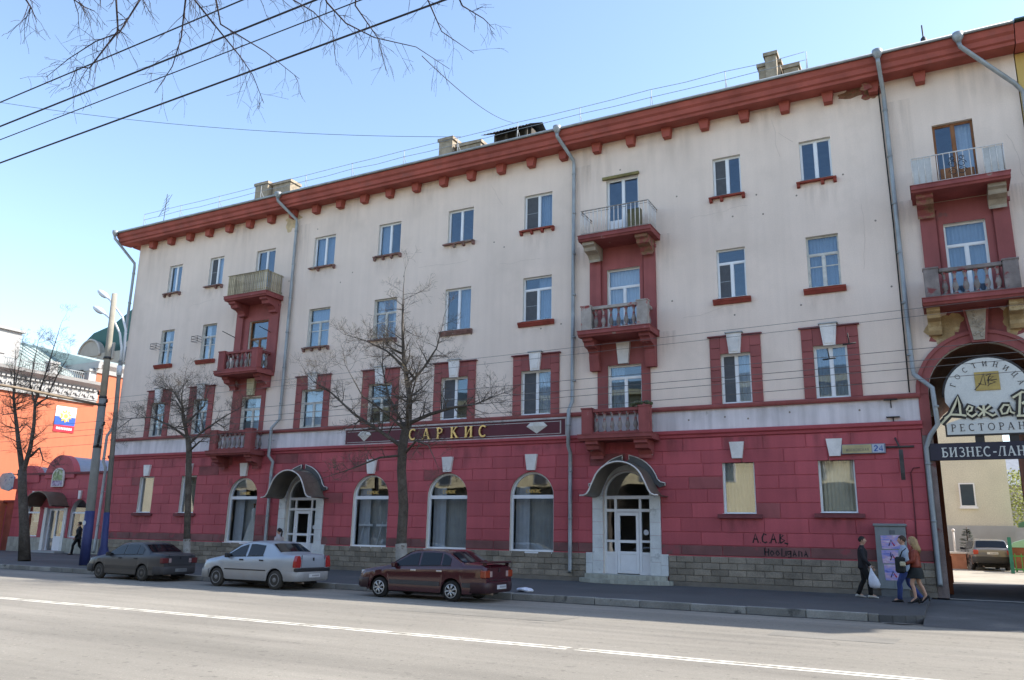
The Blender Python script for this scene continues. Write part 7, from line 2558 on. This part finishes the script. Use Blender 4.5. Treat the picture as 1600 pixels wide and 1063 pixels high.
street_tree('street_tree', 'tall bare tree in front of the gold lettered shop sign', (-15.55, -6.5, 0),
            [(-15.55, -6.5, 0, .185), (-15.66, -6.5, 1.2, .165), (-15.64, -6.5, 2.4, .16), (-15.8, -6.5, 3.6, .15), (-15.8, -6.5, 4.4, .155), (-15.68, -6.5, 5.2, .13)],
            [([(-15.62, -6.5, 5.0), (-15.62, -6.5, 6.0), (-15.95, -6.5, 7.4), (-16.08, -6.5, 8.6), (-16.12, -6.5, 10.0)], (.12, .012), 6.0, 1.3),
             ([(-15.7, -6.5, 4.3), (-16.6, -6.7, 4.9), (-17.6, -6.9, 5.5), (-18.6, -7.0, 6.3), (-19.4, -7.1, 6.75)], (.07, .016), 6.5, 1.15),
             ([(-15.6, -6.5, 5.15), (-14.9, -6.3, 5.45), (-14.2, -6.1, 5.65), (-13.3, -6.0, 5.75), (-12.6, -5.9, 6.0)], (.075, .014), 7.5, 1.05),
             ([(-15.75, -6.5, 6.4), (-15.2, -6.4, 7.0), (-14.75, -6.3, 7.7), (-14.6, -6.2, 8.6)], (.055, .010), 7.5, 1.0),
             ([(-15.65, -6.5, 4.8), (-16.4, -6.0, 5.5), (-17.1, -5.7, 6.3), (-17.6, -5.5, 7.4), (-17.7, -5.4, 8.6)], (.055, .010), 6.5, 1.1),
             ([(-15.9, -6.5, 7.1), (-16.6, -6.6, 7.7), (-17.4, -6.8, 8.1), (-18.3, -6.9, 8.4)], (.045, .008), 7.5, 1.0),
             ([(-15.7, -6.5, 4.1), (-16.4, -6.9, 4.0), (-17.3, -7.3, 3.6), (-18.2, -7.6, 3.3)], (.045, .008), 4.5, .8),
             ([(-15.65, -6.5, 4.2), (-15.0, -6.9, 4.5), (-14.3, -7.2, 4.3), (-13.9, -7.3, 3.7)], (.045, .008), 4.5, .8),
             ([(-15.7, -6.5, 4.9), (-16.0, -7.2, 5.4), (-16.5, -7.9, 5.9), (-16.9, -8.4, 6.9)], (.05, .008), 5.0, 1.0),
             ([(-15.6, -6.5, 5.0), (-15.2, -7.2, 5.5), (-14.6, -7.7, 6.2), (-14.2, -8.0, 7.0)], (.05, .008), 5.0, 1.0)], 21, 1.25, (5, 6, 4))
street_tree('street_tree', 'bare tree with drooping rounded crown behind the dusty grey car', (-26.0, -6.0, 0),
            [(-26.0, -6.0, 0, .135), (-26.3, -6.0, 2.5, .12), (-26.6, -6.0, 4.7, .115), (-26.75, -6.0, 5.2, .10)],
            [([(-26.65, -6.0, 4.9), (-27.0, -6.0, 5.7), (-27.3, -6.0, 6.5), (-27.9, -6.0, 7.1), (-28.5, -6.1, 7.3)], (.07, .012), 6.5, 1.05),
             ([(-26.65, -6.0, 4.9), (-25.9, -6.0, 5.4), (-25.0, -5.9, 5.9), (-24.1, -5.8, 6.3)], (.055, .010), 6.0, .95),
             ([(-26.7, -6.0, 5.1), (-27.4, -6.3, 5.6), (-28.4, -6.5, 6.0), (-29.5, -6.6, 6.0), (-30.3, -6.6, 5.6)], (.05, .009), 6.5, 1.0),
             ([(-26.6, -6.0, 4.6), (-25.8, -6.2, 4.95), (-25.2, -6.4, 4.9)], (.05, .010), 5.0, .8),
             ([(-26.7, -6.0, 5.0), (-26.6, -6.5, 5.9), (-26.3, -6.9, 6.7), (-26.0, -7.1, 7.3)], (.055, .009), 6.0, .95),
             ([(-26.8, -6.0, 5.3), (-27.6, -5.6, 6.2), (-28.6, -5.3, 6.9), (-29.4, -5.1, 7.0)], (.05, .009), 6.0, .95),
             ([(-27.0, -6.0, 5.7), (-26.6, -5.5, 6.5), (-26.8, -5.2, 7.3)], (.05, .009), 6.0, .9)], 5, 1.2, (5, 7, 4))
street_tree('street_tree', 'leaning bare tree forked low at far left before orange house', (-37.9, -5.0, 0),
            [(-37.85, -5.0, 0, .27), (-38.3, -5.0, 1.6, .21), (-38.9, -5.0, 3.3, .19), (-39.15, -5.0, 4.2, .19)],
            [([(-39.1, -5.0, 4.1), (-39.7, -5.0, 5.3), (-40.4, -5.0, 6.8), (-40.9, -5.0, 7.9), (-41.2, -5.0, 9.5)], (.14, .02), 5.0, 1.3),
             ([(-39.05, -5.0, 4.1), (-38.8, -5.0, 5.2), (-38.8, -5.0, 6.4), (-39.0, -5.0, 7.4)], (.12, .06), 4.0, 1.1),
             ([(-39.0, -5.0, 7.4), (-38.6, -5.0, 8.6), (-38.2, -5.0, 10.2), (-37.9, -5.0, 11.4)], (.05, .008), 4.5, 1.0),
             ([(-38.9, -5.0, 7.3), (-38.3, -5.1, 7.5), (-37.6, -5.2, 7.6)], (.07, .02), 2.5, 1.0),
             ([(-38.0, -5.1, 7.6), (-37.4, -5.1, 8.7), (-36.9, -5.1, 9.4)], (.045, .010), 2.5, 1.0),
             ([(-38.8, -5.0, 4.8), (-37.9, -5.1, 5.2), (-37.3, -5.2, 4.6), (-36.7, -5.2, 4.4)], (.05, .012), 2.5, .9),
             ([(-40.4, -5.0, 6.8), (-40.9, -5.0, 8.0), (-40.8, -5.0, 10.4)], (.06, .01), 4.5, 1.0),
             ([(-39.0, -5.0, 7.4), (-39.5, -5.1, 8.4), (-39.4, -5.1, 10.6)], (.05, .01), 4.5, 1.0)], 14, 0, (5, 7, 5))

# tree on the near pavement whose twigs hang into the top of the view
OV = [[(-5.89, -24.54, 6.41), (-6.02, -24.51, 6.22), (-6.24, -24.52, 5.93), (-6.39, -24.63, 5.82), (-6.57, -24.74, 5.63), (-6.73, -24.82, 5.44)],
      [(-5.73, -24.25, 6.70), (-5.90, -24.14, 6.42), (-6.04, -24.03, 6.12), (-6.18, -23.98, 5.88), (-6.36, -24.00, 5.63)],
      [(-5.90, -24.20, 6.81), (-5.98, -23.99, 6.55), (-5.92, -23.73, 6.37), (-5.85, -23.48, 6.19), (-5.82, -23.32, 6.06), (-5.82, -23.14, 5.84)],
      [(-5.15, -23.29, 7.12), (-5.16, -23.05, 6.87), (-5.07, -22.84, 6.73), (-4.88, -22.60, 6.65), (-4.54, -22.31, 6.61), (-4.30, -22.01, 6.45)],
      [(-4.27, -22.86, 7.11), (-4.21, -22.61, 6.89), (-4.18, -22.37, 6.65), (-3.95, -22.09, 6.49)],
      [(-4.23, -22.23, 7.47), (-4.19, -21.98, 7.22), (-4.02, -21.80, 7.12), (-3.94, -21.68, 7.03)],
      [(-6.17, -24.68, 6.35), (-6.31, -24.49, 5.99), (-6.57, -24.54, 5.65), (-6.63, -24.62, 5.63), (-6.72, -24.61, 5.46)],
      [(-5.68, -23.56, 7.18), (-5.83, -23.41, 6.89), (-5.60, -23.26, 6.99), (-5.41, -22.97, 6.89), (-5.32, -22.76, 6.76), (-5.39, -22.58, 6.47)],
      [(-6.39, -25.36, 6.01), (-6.44, -25.25, 5.86), (-6.44, -25.19, 5.81), (-6.46, -25.12, 5.73)],
      [(-6.20, -25.01, 6.20), (-6.30, -24.94, 6.02), (-6.27, -24.86, 5.99), (-6.23, -24.78, 5.98)],
      [(-5.97, -23.84, 6.94), (-6.08, -23.57, 6.57), (-5.85, -23.16, 6.43), (-5.67, -22.82, 6.25)],
      [(-4.74, -23.09, 7.12), (-4.89, -22.92, 6.83), (-4.80, -22.64, 6.60), (-4.82, -22.44, 6.33)]]
ot = thing('overhanging_tree', 'bare twigs of a near tree hanging into the top of the sky', 'tree', (-7.6, -27.2, 0))
MB().tube([(-7.6, -27.2, 0), (-7.55, -27.15, 2.5), (-7.45, -27.0, 5.0), (-7.3, -26.8, 6.5)], [.2, .17, .14, .1], 12).build('trunk', M_BARK, ot)
oc = MB()
r2 = random.Random(77)


def droop(mb, p, d, L_, r_, lev):
    n = 4
    pts, rad = [p.copy()], [r_]
    q, dd = p.copy(), d.normalized()
    for i in range(n):
        dd = (dd + Vector((r2.uniform(-1, 1), r2.uniform(-1, 1), r2.uniform(-1, 1))) * .22 + Vector((0, 0, -.10))).normalized()
        q = q + dd * (L_ / n)
        pts.append(q.copy())
        rad.append(max(.0013, r_ * (1 - .7 * (i + 1) / n)))
    mb.tube(pts, rad, 4, 0, caps=False)
    for i in range(1, n + 1):
        if r2.random() < .8:
            mb.ball(pts[i][:], rad[i] * 1.9, 5, 3)
    if lev < 1:
        for _ in range(r2.randint(2, 3)):
            i = r2.randint(1, n - 1)
            side = Vector((r2.uniform(-1, 1), r2.uniform(-1, 1), r2.uniform(-1, .4)))
            droop(mb, pts[i], (pts[i + 1] - pts[i]).normalized() * .6 + side.normalized() * .7, L_ * r2.uniform(.35, .55), rad[i] * .6, lev + 1)


for bi, B_ in enumerate(OV):
    P_ = [Vector(p) for p in B_]
    s0 = P_[0]
    root = Vector((-7.35, -26.9, 5.6 + .08 * (bi % 5)))
    mid = root.lerp(s0, .5) + Vector((0, 0, .75 + .2 * (bi % 3)))
    pre = [root, root.lerp(mid, .5) + Vector((0, 0, .25)), mid, mid.lerp(s0, .5) + Vector((0, 0, .12))]
    allp = pre + P_
    n = len(allp)
    rr_ = [.05, .036, .024, .016] + [.0110 * (1 - .78 * i / (len(P_) - 1)) for i in range(len(P_))]
    oc.tube(allp, rr_, 6, 0, caps=False)
    for i in range(3, n - 1):
        for _ in range(5 if len(P_) > 4 else 4):
            bp = allp[i].lerp(allp[i + 1], r2.random())
            ax = (allp[i + 1] - allp[i]).normalized()
            side = Vector((r2.uniform(-1, 1), r2.uniform(-1, 1), r2.uniform(-1, .25)))
            side = side - ax * side.dot(ax)
            if side.length < .15: continue
            droop(oc, bp, ax * .5 + side.normalized() * .8, r2.uniform(.15, .42), rr_[i] * .42, 0)
    # more limbs of the crown, above and behind the view
for k in range(10):
    a = r2.uniform(0, 2 * PI)
    grow(oc, r2, Vector((-7.35, -26.9, 5.2 + .15 * k)), Vector((math.cos(a) - .5, math.sin(a) - .6, .9)), 2.6, .07, 0, .3, 2, 0, (6, 5, 4))
oc.build('crown', [M_NEAR, M_NEAR, M_NEAR], ot, recalc=False)
# bare trees across the street, caught in the reflections: copies of the tall one
src = [o for o in col.objects if o.name.startswith('street_tree') and o.type == 'EMPTY'][0]
for k, (x, y, rz, lab) in enumerate(((-24.0, -33.5, 1.1, 'bare tree across the street opposite the arched shop windows'), (-36.0, -34.0, 2.3, 'bare tree across the street opposite the left entrance'), (-50.0, -33.0, .4, 'bare tree across the street opposite the left end'), (4.5, -36.0, 3.0, 'bare tree across the street behind the viewpoint'))):
    c_ = src.copy()
    col.objects.link(c_)
    c_.location = (x, y, 0)
    c_.rotation_euler = (0, 0, rz)
    c_.scale = (1.15, 1.15, 1.15)
    c_['label'] = lab
    c_['group'] = 'bare trees across the street'
    for ch in src.children:
        d_ = ch.copy()
        col.objects.link(d_)
        d_.parent = c_
        d_.location = ch.location

# ------------------------------------------------------------------ people
M_SKIN = mat('skin', (0.46, 0.27, 0.19), .6, var=.05, scale=8)
M_BHAIR = mat('dark_hair', (0.018, 0.013, 0.011), .6, var=.2, scale=20)


def skin(name, J, E, root, m, parent, sub=1, extra=None):
    """J joints name->(x,y,z,r); E pairs; grows one continuous surface"""
    keys = list(J)
    me = bpy.data.meshes.new(name)
    me.from_pydata([J[k][:3] for k in keys], [(keys.index(a), keys.index(b_)) for a, b_ in E], [])
    tmp = bpy.data.objects.new(name + '_grow', me)
    col.objects.link(tmp)
    tmp.modifiers.new('s', 'SKIN')
    sk = me.skin_vertices[0].data
    for i, k in enumerate(keys):
        rr_ = J[k][3]
        sk[i].radius = rr_ if hasattr(rr_, '__len__') else (rr_, rr_)
        sk[i].use_root = (k == root)
    sd = tmp.modifiers.new('d', 'SUBSURF')
    sd.levels = sub
    sd.render_levels = sub
    bpy.context.view_layer.update()
    dg = bpy.context.evaluated_depsgraph_get()
    nm = bpy.data.meshes.new_from_object(tmp.evaluated_get(dg))
    bpy.data.objects.remove(tmp)
    if extra:
        bm = bmesh.new()
        bm.from_mesh(nm)
        ex = extra.mesh('x', m)
        bm.from_mesh(ex)
        bm.to_mesh(nm)
        bm.free()
    nm.materials.clear()
    nm.materials.append(m)
    nm.name = name
    for p in nm.polygons: p.use_smooth = True
    return link(name, nm, parent)


def person(label, loc, rz, pose, cloth, h=1.0, hair='short', hairm=None, skirt=None, heels=False, shoes=None):
    """pose: offsets for elbows, wrists, knees, ankles; the figure faces +x"""
    t_ = thing('person', label, 'person', loc, rz)
    t_.scale = (h, h, h)
    J = dict(pelvis=(0, 0, .94, (.125, .105)), waist=(.0, 0, 1.10, (.12, .095)), chest=(.015, 0, 1.30, (.145, .11)), collar=(.0, 0, 1.44, (.085, .075)), neck=(.02, 0, 1.53, .05), skull=(.035, 0, 1.62, .06))
    for s, n_ in ((1, 'l'), (-1, 'r')):
        J['sh' + n_] = (.0, s * .175, 1.41, .06)
        J['el' + n_] = (*pose['el' + n_], .043)
        J['wr' + n_] = (*pose['wr' + n_], .03)
        w = Vector(pose['wr' + n_])
        d = (w - Vector(pose['el' + n_])).normalized()
        J['pa' + n_] = (*(w + d * .08), (.036, .022))
        J['hip' + n_] = (0, s * .09, .88, .085)
        J['kn' + n_] = (*pose['kn' + n_], .058)
        k_, a_ = Vector(pose['kn' + n_]), Vector(pose['an' + n_])
        c_ = k_.lerp(a_, .35) + Vector((-.02, 0, 0))
        J['ca' + n_] = (*c_, .053)
        J['an' + n_] = (*pose['an' + n_], .038)
        J['to' + n_] = (*pose['to' + n_], .036)
    E = [('pelvis', 'waist'), ('waist', 'chest'), ('chest', 'collar'), ('collar', 'neck'), ('neck', 'skull')]
    for n_ in 'lr':
        E += [('chest', 'sh' + n_), ('sh' + n_, 'el' + n_), ('el' + n_, 'wr' + n_), ('wr' + n_, 'pa' + n_), ('pelvis', 'hip' + n_), ('hip' + n_, 'kn' + n_), ('kn' + n_, 'ca' + n_), ('ca' + n_, 'an' + n_), ('an' + n_, 'to' + n_)]
    hd = MB().ball((.04, 0, 1.66), (.095, .078, .118), 16, 12)
    hd.ball((.045, 0, 1.60), (.075, .06, .065), 12, 8)                       # jaw
    hd.ball((.138, 0, 1.645), (.02, .014, .022), 8, 6)                        # nose
    hd.ball((.118, 0, 1.602), (.012, .026, .008), 8, 5)                       # mouth
    for s in (-1, 1):
        hd.ball((.03, s * .08, 1.65), (.02, .012, .03), 8, 6)                # ears
        hd.ball((.122, s * .032, 1.668), (.012, .014, .008), 8, 5)           # brows and eyes
    for s, n_ in ((1, 'l'), (-1, 'r')):
        w = Vector(pose['wr' + n_])
        d = (w - Vector(pose['el' + n_])).normalized()
        pa = w + d * .09
        fw = Vector((1, 0, 0)) - d * d.x
        fw = fw.normalized()
        sd_ = d.cross(fw)
        for q in range(4):
            b_ = pa + fw * (-.03 + .02 * q)
            ln_ = (.055, .068, .072, .062)[q]
            hd.tube([b_, b_ + d * ln_ * .5 + sd_ * s * .004, b_ + d * ln_ * .85 - sd_ * s * .02, b_ + d * ln_ * .95 - sd_ * s * .04], [.0095, .009, .008, .006], 6)
        tb_ = w + d * .035 + fw * .03
        hd.tube([tb_, tb_ + fw * .028 + d * .02, tb_ + fw * .034 + d * .055], [.011, .010, .007], 6)
    skin('body', J, E, 'pelvis', M_SKIN, t_, 1, hd)
    # jacket: torso shell and sleeves in one mesh, trousers likewise
    def shell(mb, rows_, n_=18):
        b0 = len(mb.v)
        for z, cx_, rx_, ry_ in rows_:
            for i in range(n_):
                a = 2 * PI * i / n_
                k_ = 1 + .018 * math.sin(4 * a + z * 17) + .012 * math.sin(7 * a - z * 23)
                mb.v.append((cx_ + rx_ * k_ * math.cos(a), ry_ * k_ * math.sin(a), z))
        for j_ in range(len(rows_) - 1):
            for i in range(n_):
                mb.f.append((b0 + j_ * n_ + i, b0 + j_ * n_ + (i + 1) % n_, b0 + (j_ + 1) * n_ + (i + 1) % n_, b0 + (j_ + 1) * n_ + i)); mb.m.append(0); mb.sm.append(True)
        mb.f.append(tuple(b0 + (len(rows_) - 1) * n_ + i for i in range(n_))); mb.m.append(0); mb.sm.append(False)
        mb.f.append(tuple(b0 + i for i in range(n_ - 1, -1, -1))); mb.m.append(0); mb.sm.append(False)
    hem = cloth.get('hem', .9)
    jk = MB()
    shell(jk, [(hem - .06, -.005, .140, .178), (hem - .03, -.005, .147, .185), (hem + .08, 0, .138, .176), (1.12, .0, .132, .172), (1.24, .008, .140, .188), (1.34, .012, .138, .198), (1.41, .0, .115, .185), (1.455, -.005, .085, .12), (1.50, .005, .066, .072), (1.525, .01, .062, .064)])
    for n_ in 'lr':
        s_ = 1 if n_ == 'l' else -1
        e, w = Vector(pose['el' + n_]), Vector(pose['wr' + n_])
        s0 = Vector((0, s_ * .155, 1.405))
        jk.tube([s0, s0.lerp(e, .15) + Vector((0, s_ * .012, 0)), s0.lerp(e, .5), s0.lerp(e, .88), e, e.lerp(w, .25), e.lerp(w, .65), e.lerp(w, .94)], [.062, .074, .066, .058, .057, .055, .049, .045], 12)
    jk.build('jacket', cloth['top'], t_, world=False)
    if cloth.get('bottom'):
        tr_ = MB()
        shell(tr_, [(.80, 0, .105, .15), (.86, -.005, .132, .168), (.94, -.005, .135, .166), (1.03, 0, .118, .152)])
        for n_ in 'lr':
            s_ = 1 if n_ == 'l' else -1
            h0, k_, a_ = Vector((0, s_ * .085, .90)), Vector(pose['kn' + n_]), Vector(pose['an' + n_])
            tr_.tube([h0, h0.lerp(k_, .3), h0.lerp(k_, .75), k_, k_.lerp(a_, .3) + Vector((-.012, 0, 0)), k_.lerp(a_, .75), k_.lerp(a_, 1.02)], [.088, .096, .078, .071, .07, .064, .066], 14)
        tr_.build('trousers', cloth['bottom'], t_, world=False)
    if skirt:
        kl, kr = Vector(pose['knl']), Vector(pose['knr'])
        mb = MB()
        n_ = 18
        rows_ = [(1.04, .125, .15, 0), (.95, .15, .18, 0), (.84, .165, .182, .3), (.68, .165, .175, .62)]
        for z, rx_, ry_, u in rows_:
            c_ = Vector((0, 0, 0)).lerp((kl + kr) / 2, u)
            sp = abs(kl.x - kr.x) / 2 * u
            for i in range(n_):
                a = 2 * PI * i / n_
                mb.v.append((c_.x + (rx_ + sp) * math.cos(a), ry_ * math.sin(a), z + .006 * math.sin(5 * a)))
        for j in range(3):
            for i in range(n_):
                mb.f.append((j * n_ + i, j * n_ + (i + 1) % n_, (j + 1) * n_ + (i + 1) % n_, (j + 1) * n_ + i)); mb.m.append(0); mb.sm.append(True)
        mb.build('skirt', skirt, t_, world=False)
    sm3 = shoes or M_BLACK
    for n_ in 'lr':
        a_, o_ = Vector(pose['an' + n_]), Vector(pose['to' + n_])
        d = (o_ - a_)
        d.z = 0
        d = d.normalized()
        sl = (o_.z - a_.z)
        so = MB()
        sd_ = Vector((-d.y, d.x, 0))
        prof = [(-.085, .035, .05, .0), (-.05, .045, .085, .0), (.03, .045, .085, -.0), (.10, .05, .055, 0), (.17, .045, .04, 0), (.215, .02, .025, 0)]
        k = 10
        z0 = a_.z - (.085 if not heels else .135)
        base_slope = (o_.z - .03 - z0) / .17 if heels else (o_.z - .035 - z0) / .17
        for s_, w, hh, _ in prof:
            zz = z0 + max(-.2, base_slope * max(0, s_ + .02))
            if heels: zz = (a_.z - .06) + (o_.z - .03 - (a_.z - .06)) * min(1, max(0, (s_ + .05) / .15))
            for i in range(k):
                a = 2 * PI * i / k
                p_ = a_ + d * s_ + sd_ * (w * math.cos(a))
                so.v.append((p_.x, p_.y, zz + hh * .5 + hh * .5 * math.sin(a)))
        for j in range(len(prof) - 1):
            for i in range(k):
                so.f.append((j * k + i, j * k + (i + 1) % k, (j + 1) * k + (i + 1) % k, (j + 1) * k + i)); so.m.append(0); so.sm.append(True)
        so.f.append(tuple(range(k))); so.m.append(0); so.sm.append(False)
        so.f.append(tuple((len(prof) - 1) * k + i for i in range(k))); so.m.append(0); so.sm.append(False)
        if heels:
            q = a_ - d * .06
            so.tube([(q.x, q.y, a_.z - .03), (q.x - d.x * .01, q.y, a_.z - .135)], [.022, .009], 8)
        so.build('shoe', sm3, t_, world=False)
    hm = hairm or M_BHAIR
    hb = MB()
    hb.ball((.022, 0, 1.688), (.105, .09, .105), 16, 10)
    hb.v = [(x - (.03 if (x > .08 and z < 1.72) else 0), y, max(z, 1.63 if x > -.02 else 1.58)) for x, y, z in hb.v]
    if hair == 'long':
        r3 = random.Random(9)
        for i in range(34):
            a = PI * .42 + PI * 1.16 * i / 33
            x0, y0 = .02 + .09 * math.cos(a), .085 * math.sin(a)
            ln_ = r3.uniform(.30, .40)
            hb.tube([(x0, y0, 1.72), (x0 * 1.1 - .02, y0 * 1.15, 1.58), (x0 - .06 + r3.uniform(-.02, .02), y0 * 1.3, 1.45), (x0 - .07 + r3.uniform(-.03, .03), y0 * 1.2, 1.72 - ln_)], [.03, .034, .03, .008], 6)
    elif hair == 'pony':
        hb.ball((-.08, 0, 1.70), (.05, .06, .06), 10, 7)
        hb.tube([(-.09, 0, 1.72), (-.14, 0, 1.64), (-.13, 0, 1.5), (-.11, 0, 1.4)], [.035, .04, .035, .01], 8)
    hb.build('hair', hm, t_, world=False)
    return t_


M_BLKJ = mat('black_jacket', (0.016, 0.015, 0.018), .75, var=.2, scale=6)
M_BLKT = mat('black_trousers', (0.009, 0.009, 0.010), .85, var=.2, scale=6)
M_JEANS = mat('blue_jeans', (0.035, 0.055, 0.17), .9, var=.25, scale=5, fine=.1)
M_RUSTJ = mat('rust_leather', (0.20, 0.035, 0.018), .55, var=.25, scale=6)
M_PALEJ = mat('pale_blue_jacket', (0.30, 0.36, 0.44), .8, var=.12, scale=5)
M_SKIRT = mat('black_skirt', (0.012, 0.015, 0.017), .7, var=.2, scale=6)
M_WSHOE = mat('white_trainer', (0.5, 0.49, 0.45), .7)
person('man in black jacket and trousers with white trainers carrying a white bag', (-2.33, -1.75, 0), 0,
       dict(ell=(.02, .235, 1.13), wrl=(.14, .22, .90), elr=(.06, -.235, 1.13), wrr=(.23, -.21, .92), knl=(-.02, .1, .49), anl=(-.20, .1, .10), tol=(-.06, .10, .04), knr=(.17, -.1, .50), anr=(.16, -.1, .10), tor=(.31, -.10, .045)),
       dict(top=M_BLKJ, bottom=M_BLKT, hem=.90), .985, shoes=M_WSHOE)
cb_ = thing('carrier_bag', 'white plastic carrier bag hanging from the hand of man in black', 'bag', (-2.06, -1.96, .28))
bm_ = MB()
n = 14
rows_ = [(.0, .05, .03), (.02, .13, .07), (.12, .16, .09), (.26, .13, .075), (.38, .08, .05), (.48, .04, .025), (.56, .02, .014)]
for z, rx_, ry_ in rows_:
    for i in range(n):
        a = 2 * PI * i / n
        k_ = 1 + .10 * math.sin(3 * a + z * 9) + .05 * math.sin(7 * a)
        bm_.v.append((-2.06 + (.0 - (z - .2) * .12) + rx_ * k_ * math.cos(a), -1.97 + ry_ * k_ * math.sin(a), .29 + z))
for j in range(len(rows_) - 1):
    for i in range(n):
        bm_.f.append((j * n + i, j * n + (i + 1) % n, (j + 1) * n + (i + 1) % n, (j + 1) * n + i)); bm_.m.append(0); bm_.sm.append(True)
bm_.f.append(tuple(range(n))); bm_.m.append(0); bm_.sm.append(False)
bm_.build('bag_body', mat('white_film', (0.62, 0.64, 0.72), .4), cb_)
MB().tube([(-2.10, -1.97, .84), (-2.12, -1.98, .89), (-2.10, -1.99, .93)], .012, 5).build('bag_handle', mat('white_film', (0.62, 0.64, 0.72), .4), cb_)
person('man in pale jacket and blue jeans walking beside the woman in rust jacket', (-1.14, -3.0, 0), PI,
       dict(ell=(-.03, .235, 1.13), wrl=(.13, .2, .95), elr=(.0, -.235, 1.13), wrr=(.12, -.22, .92), knl=(.18, .09, .50), anl=(.20, .09, .09), tol=(.35, .09, .04), knr=(-.06, -.09, .49), anr=(-.32, -.09, .14), tor=(-.22, -.09, .045)),
       dict(top=M_PALEJ, bottom=M_JEANS, hem=.88), 1.0, hairm=mat('brown_hair', (0.05, 0.03, 0.02), .7))
person('blonde woman in rust jacket and short black skirt on high heels', (-.86, -3.75, 0), PI,
       dict(ell=(.05, .225, 1.14), wrl=(.24, .16, 1.05), elr=(.02, -.225, 1.14), wrr=(.20, -.15, 1.06), knl=(.13, .075, .56), anl=(.06, .075, .17), tol=(.19, .075, .06), knr=(-.05, -.075, .55), anr=(-.19, -.075, .24), tor=(-.09, -.075, .08)),
       dict(top=M_RUSTJ, bottom=None, hem=1.03), .985, hair='long', hairm=mat('blonde_hair', (0.32, 0.21, 0.10), .6, var=.2, scale=15), skirt=M_SKIRT, heels=True, shoes=M_BLACK)
hbg = thing('handbag', 'black handbag with pale flap held before the woman in rust jacket', 'bag', (-1.14, -3.75, .86))
MB().cbox(-1.34, -1.10, -4.0, -3.62, .80, 1.22, .04).build('bag_body', M_SKIRT, hbg)
MB().cbox(-1.22, -1.08, -4.06, -4.0, .98, 1.10, .02).build('bag_flap', mat('pale_flap', (0.42, 0.38, 0.26), .6), hbg)
MB().tube([(-1.22, -3.95, 1.2), (-1.15, -3.9, 1.36), (-1.05, -3.85, 1.44), (-1.15, -3.7, 1.36), (-1.22, -3.66, 1.2)], .012, 5).build('bag_strap', M_SKIRT, hbg)
person('man in dark jacket walking past the small red shop by the poles', (-45.1, 2.5, 0), PI + .5,
       dict(ell=(-.06, .24, 1.13), wrl=(.08, .22, .92), elr=(.02, -.24, 1.13), wrr=(.20, -.2, .95), knl=(.20, .09, .50), anl=(.22, .09, .09), tol=(.37, .09, .04), knr=(-.06, -.09, .49), anr=(-.36, -.09, .16), tor=(-.27, -.09, .045)),
       dict(top=mat('navy_jacket', (0.02, 0.028, 0.034), .8), bottom=M_BLKT, hem=.9), 1.06)
person('dark haired woman passing behind the silver car, only her head showing', (-24.25, -3.0, 0), PI,
       dict(ell=(.02, .225, 1.14), wrl=(.14, .2, .95), elr=(.0, -.225, 1.14), wrr=(.12, -.2, .95), knl=(.13, .075, .5), anl=(.10, .075, .09), tol=(.23, .075, .04), knr=(-.05, -.075, .49), anr=(-.22, -.075, .14), tor=(-.12, -.075, .045)),
       dict(top=mat('pale_top', (0.4, 0.36, 0.36), .8), bottom=M_JEANS, hem=.9), .95, hair='pony')
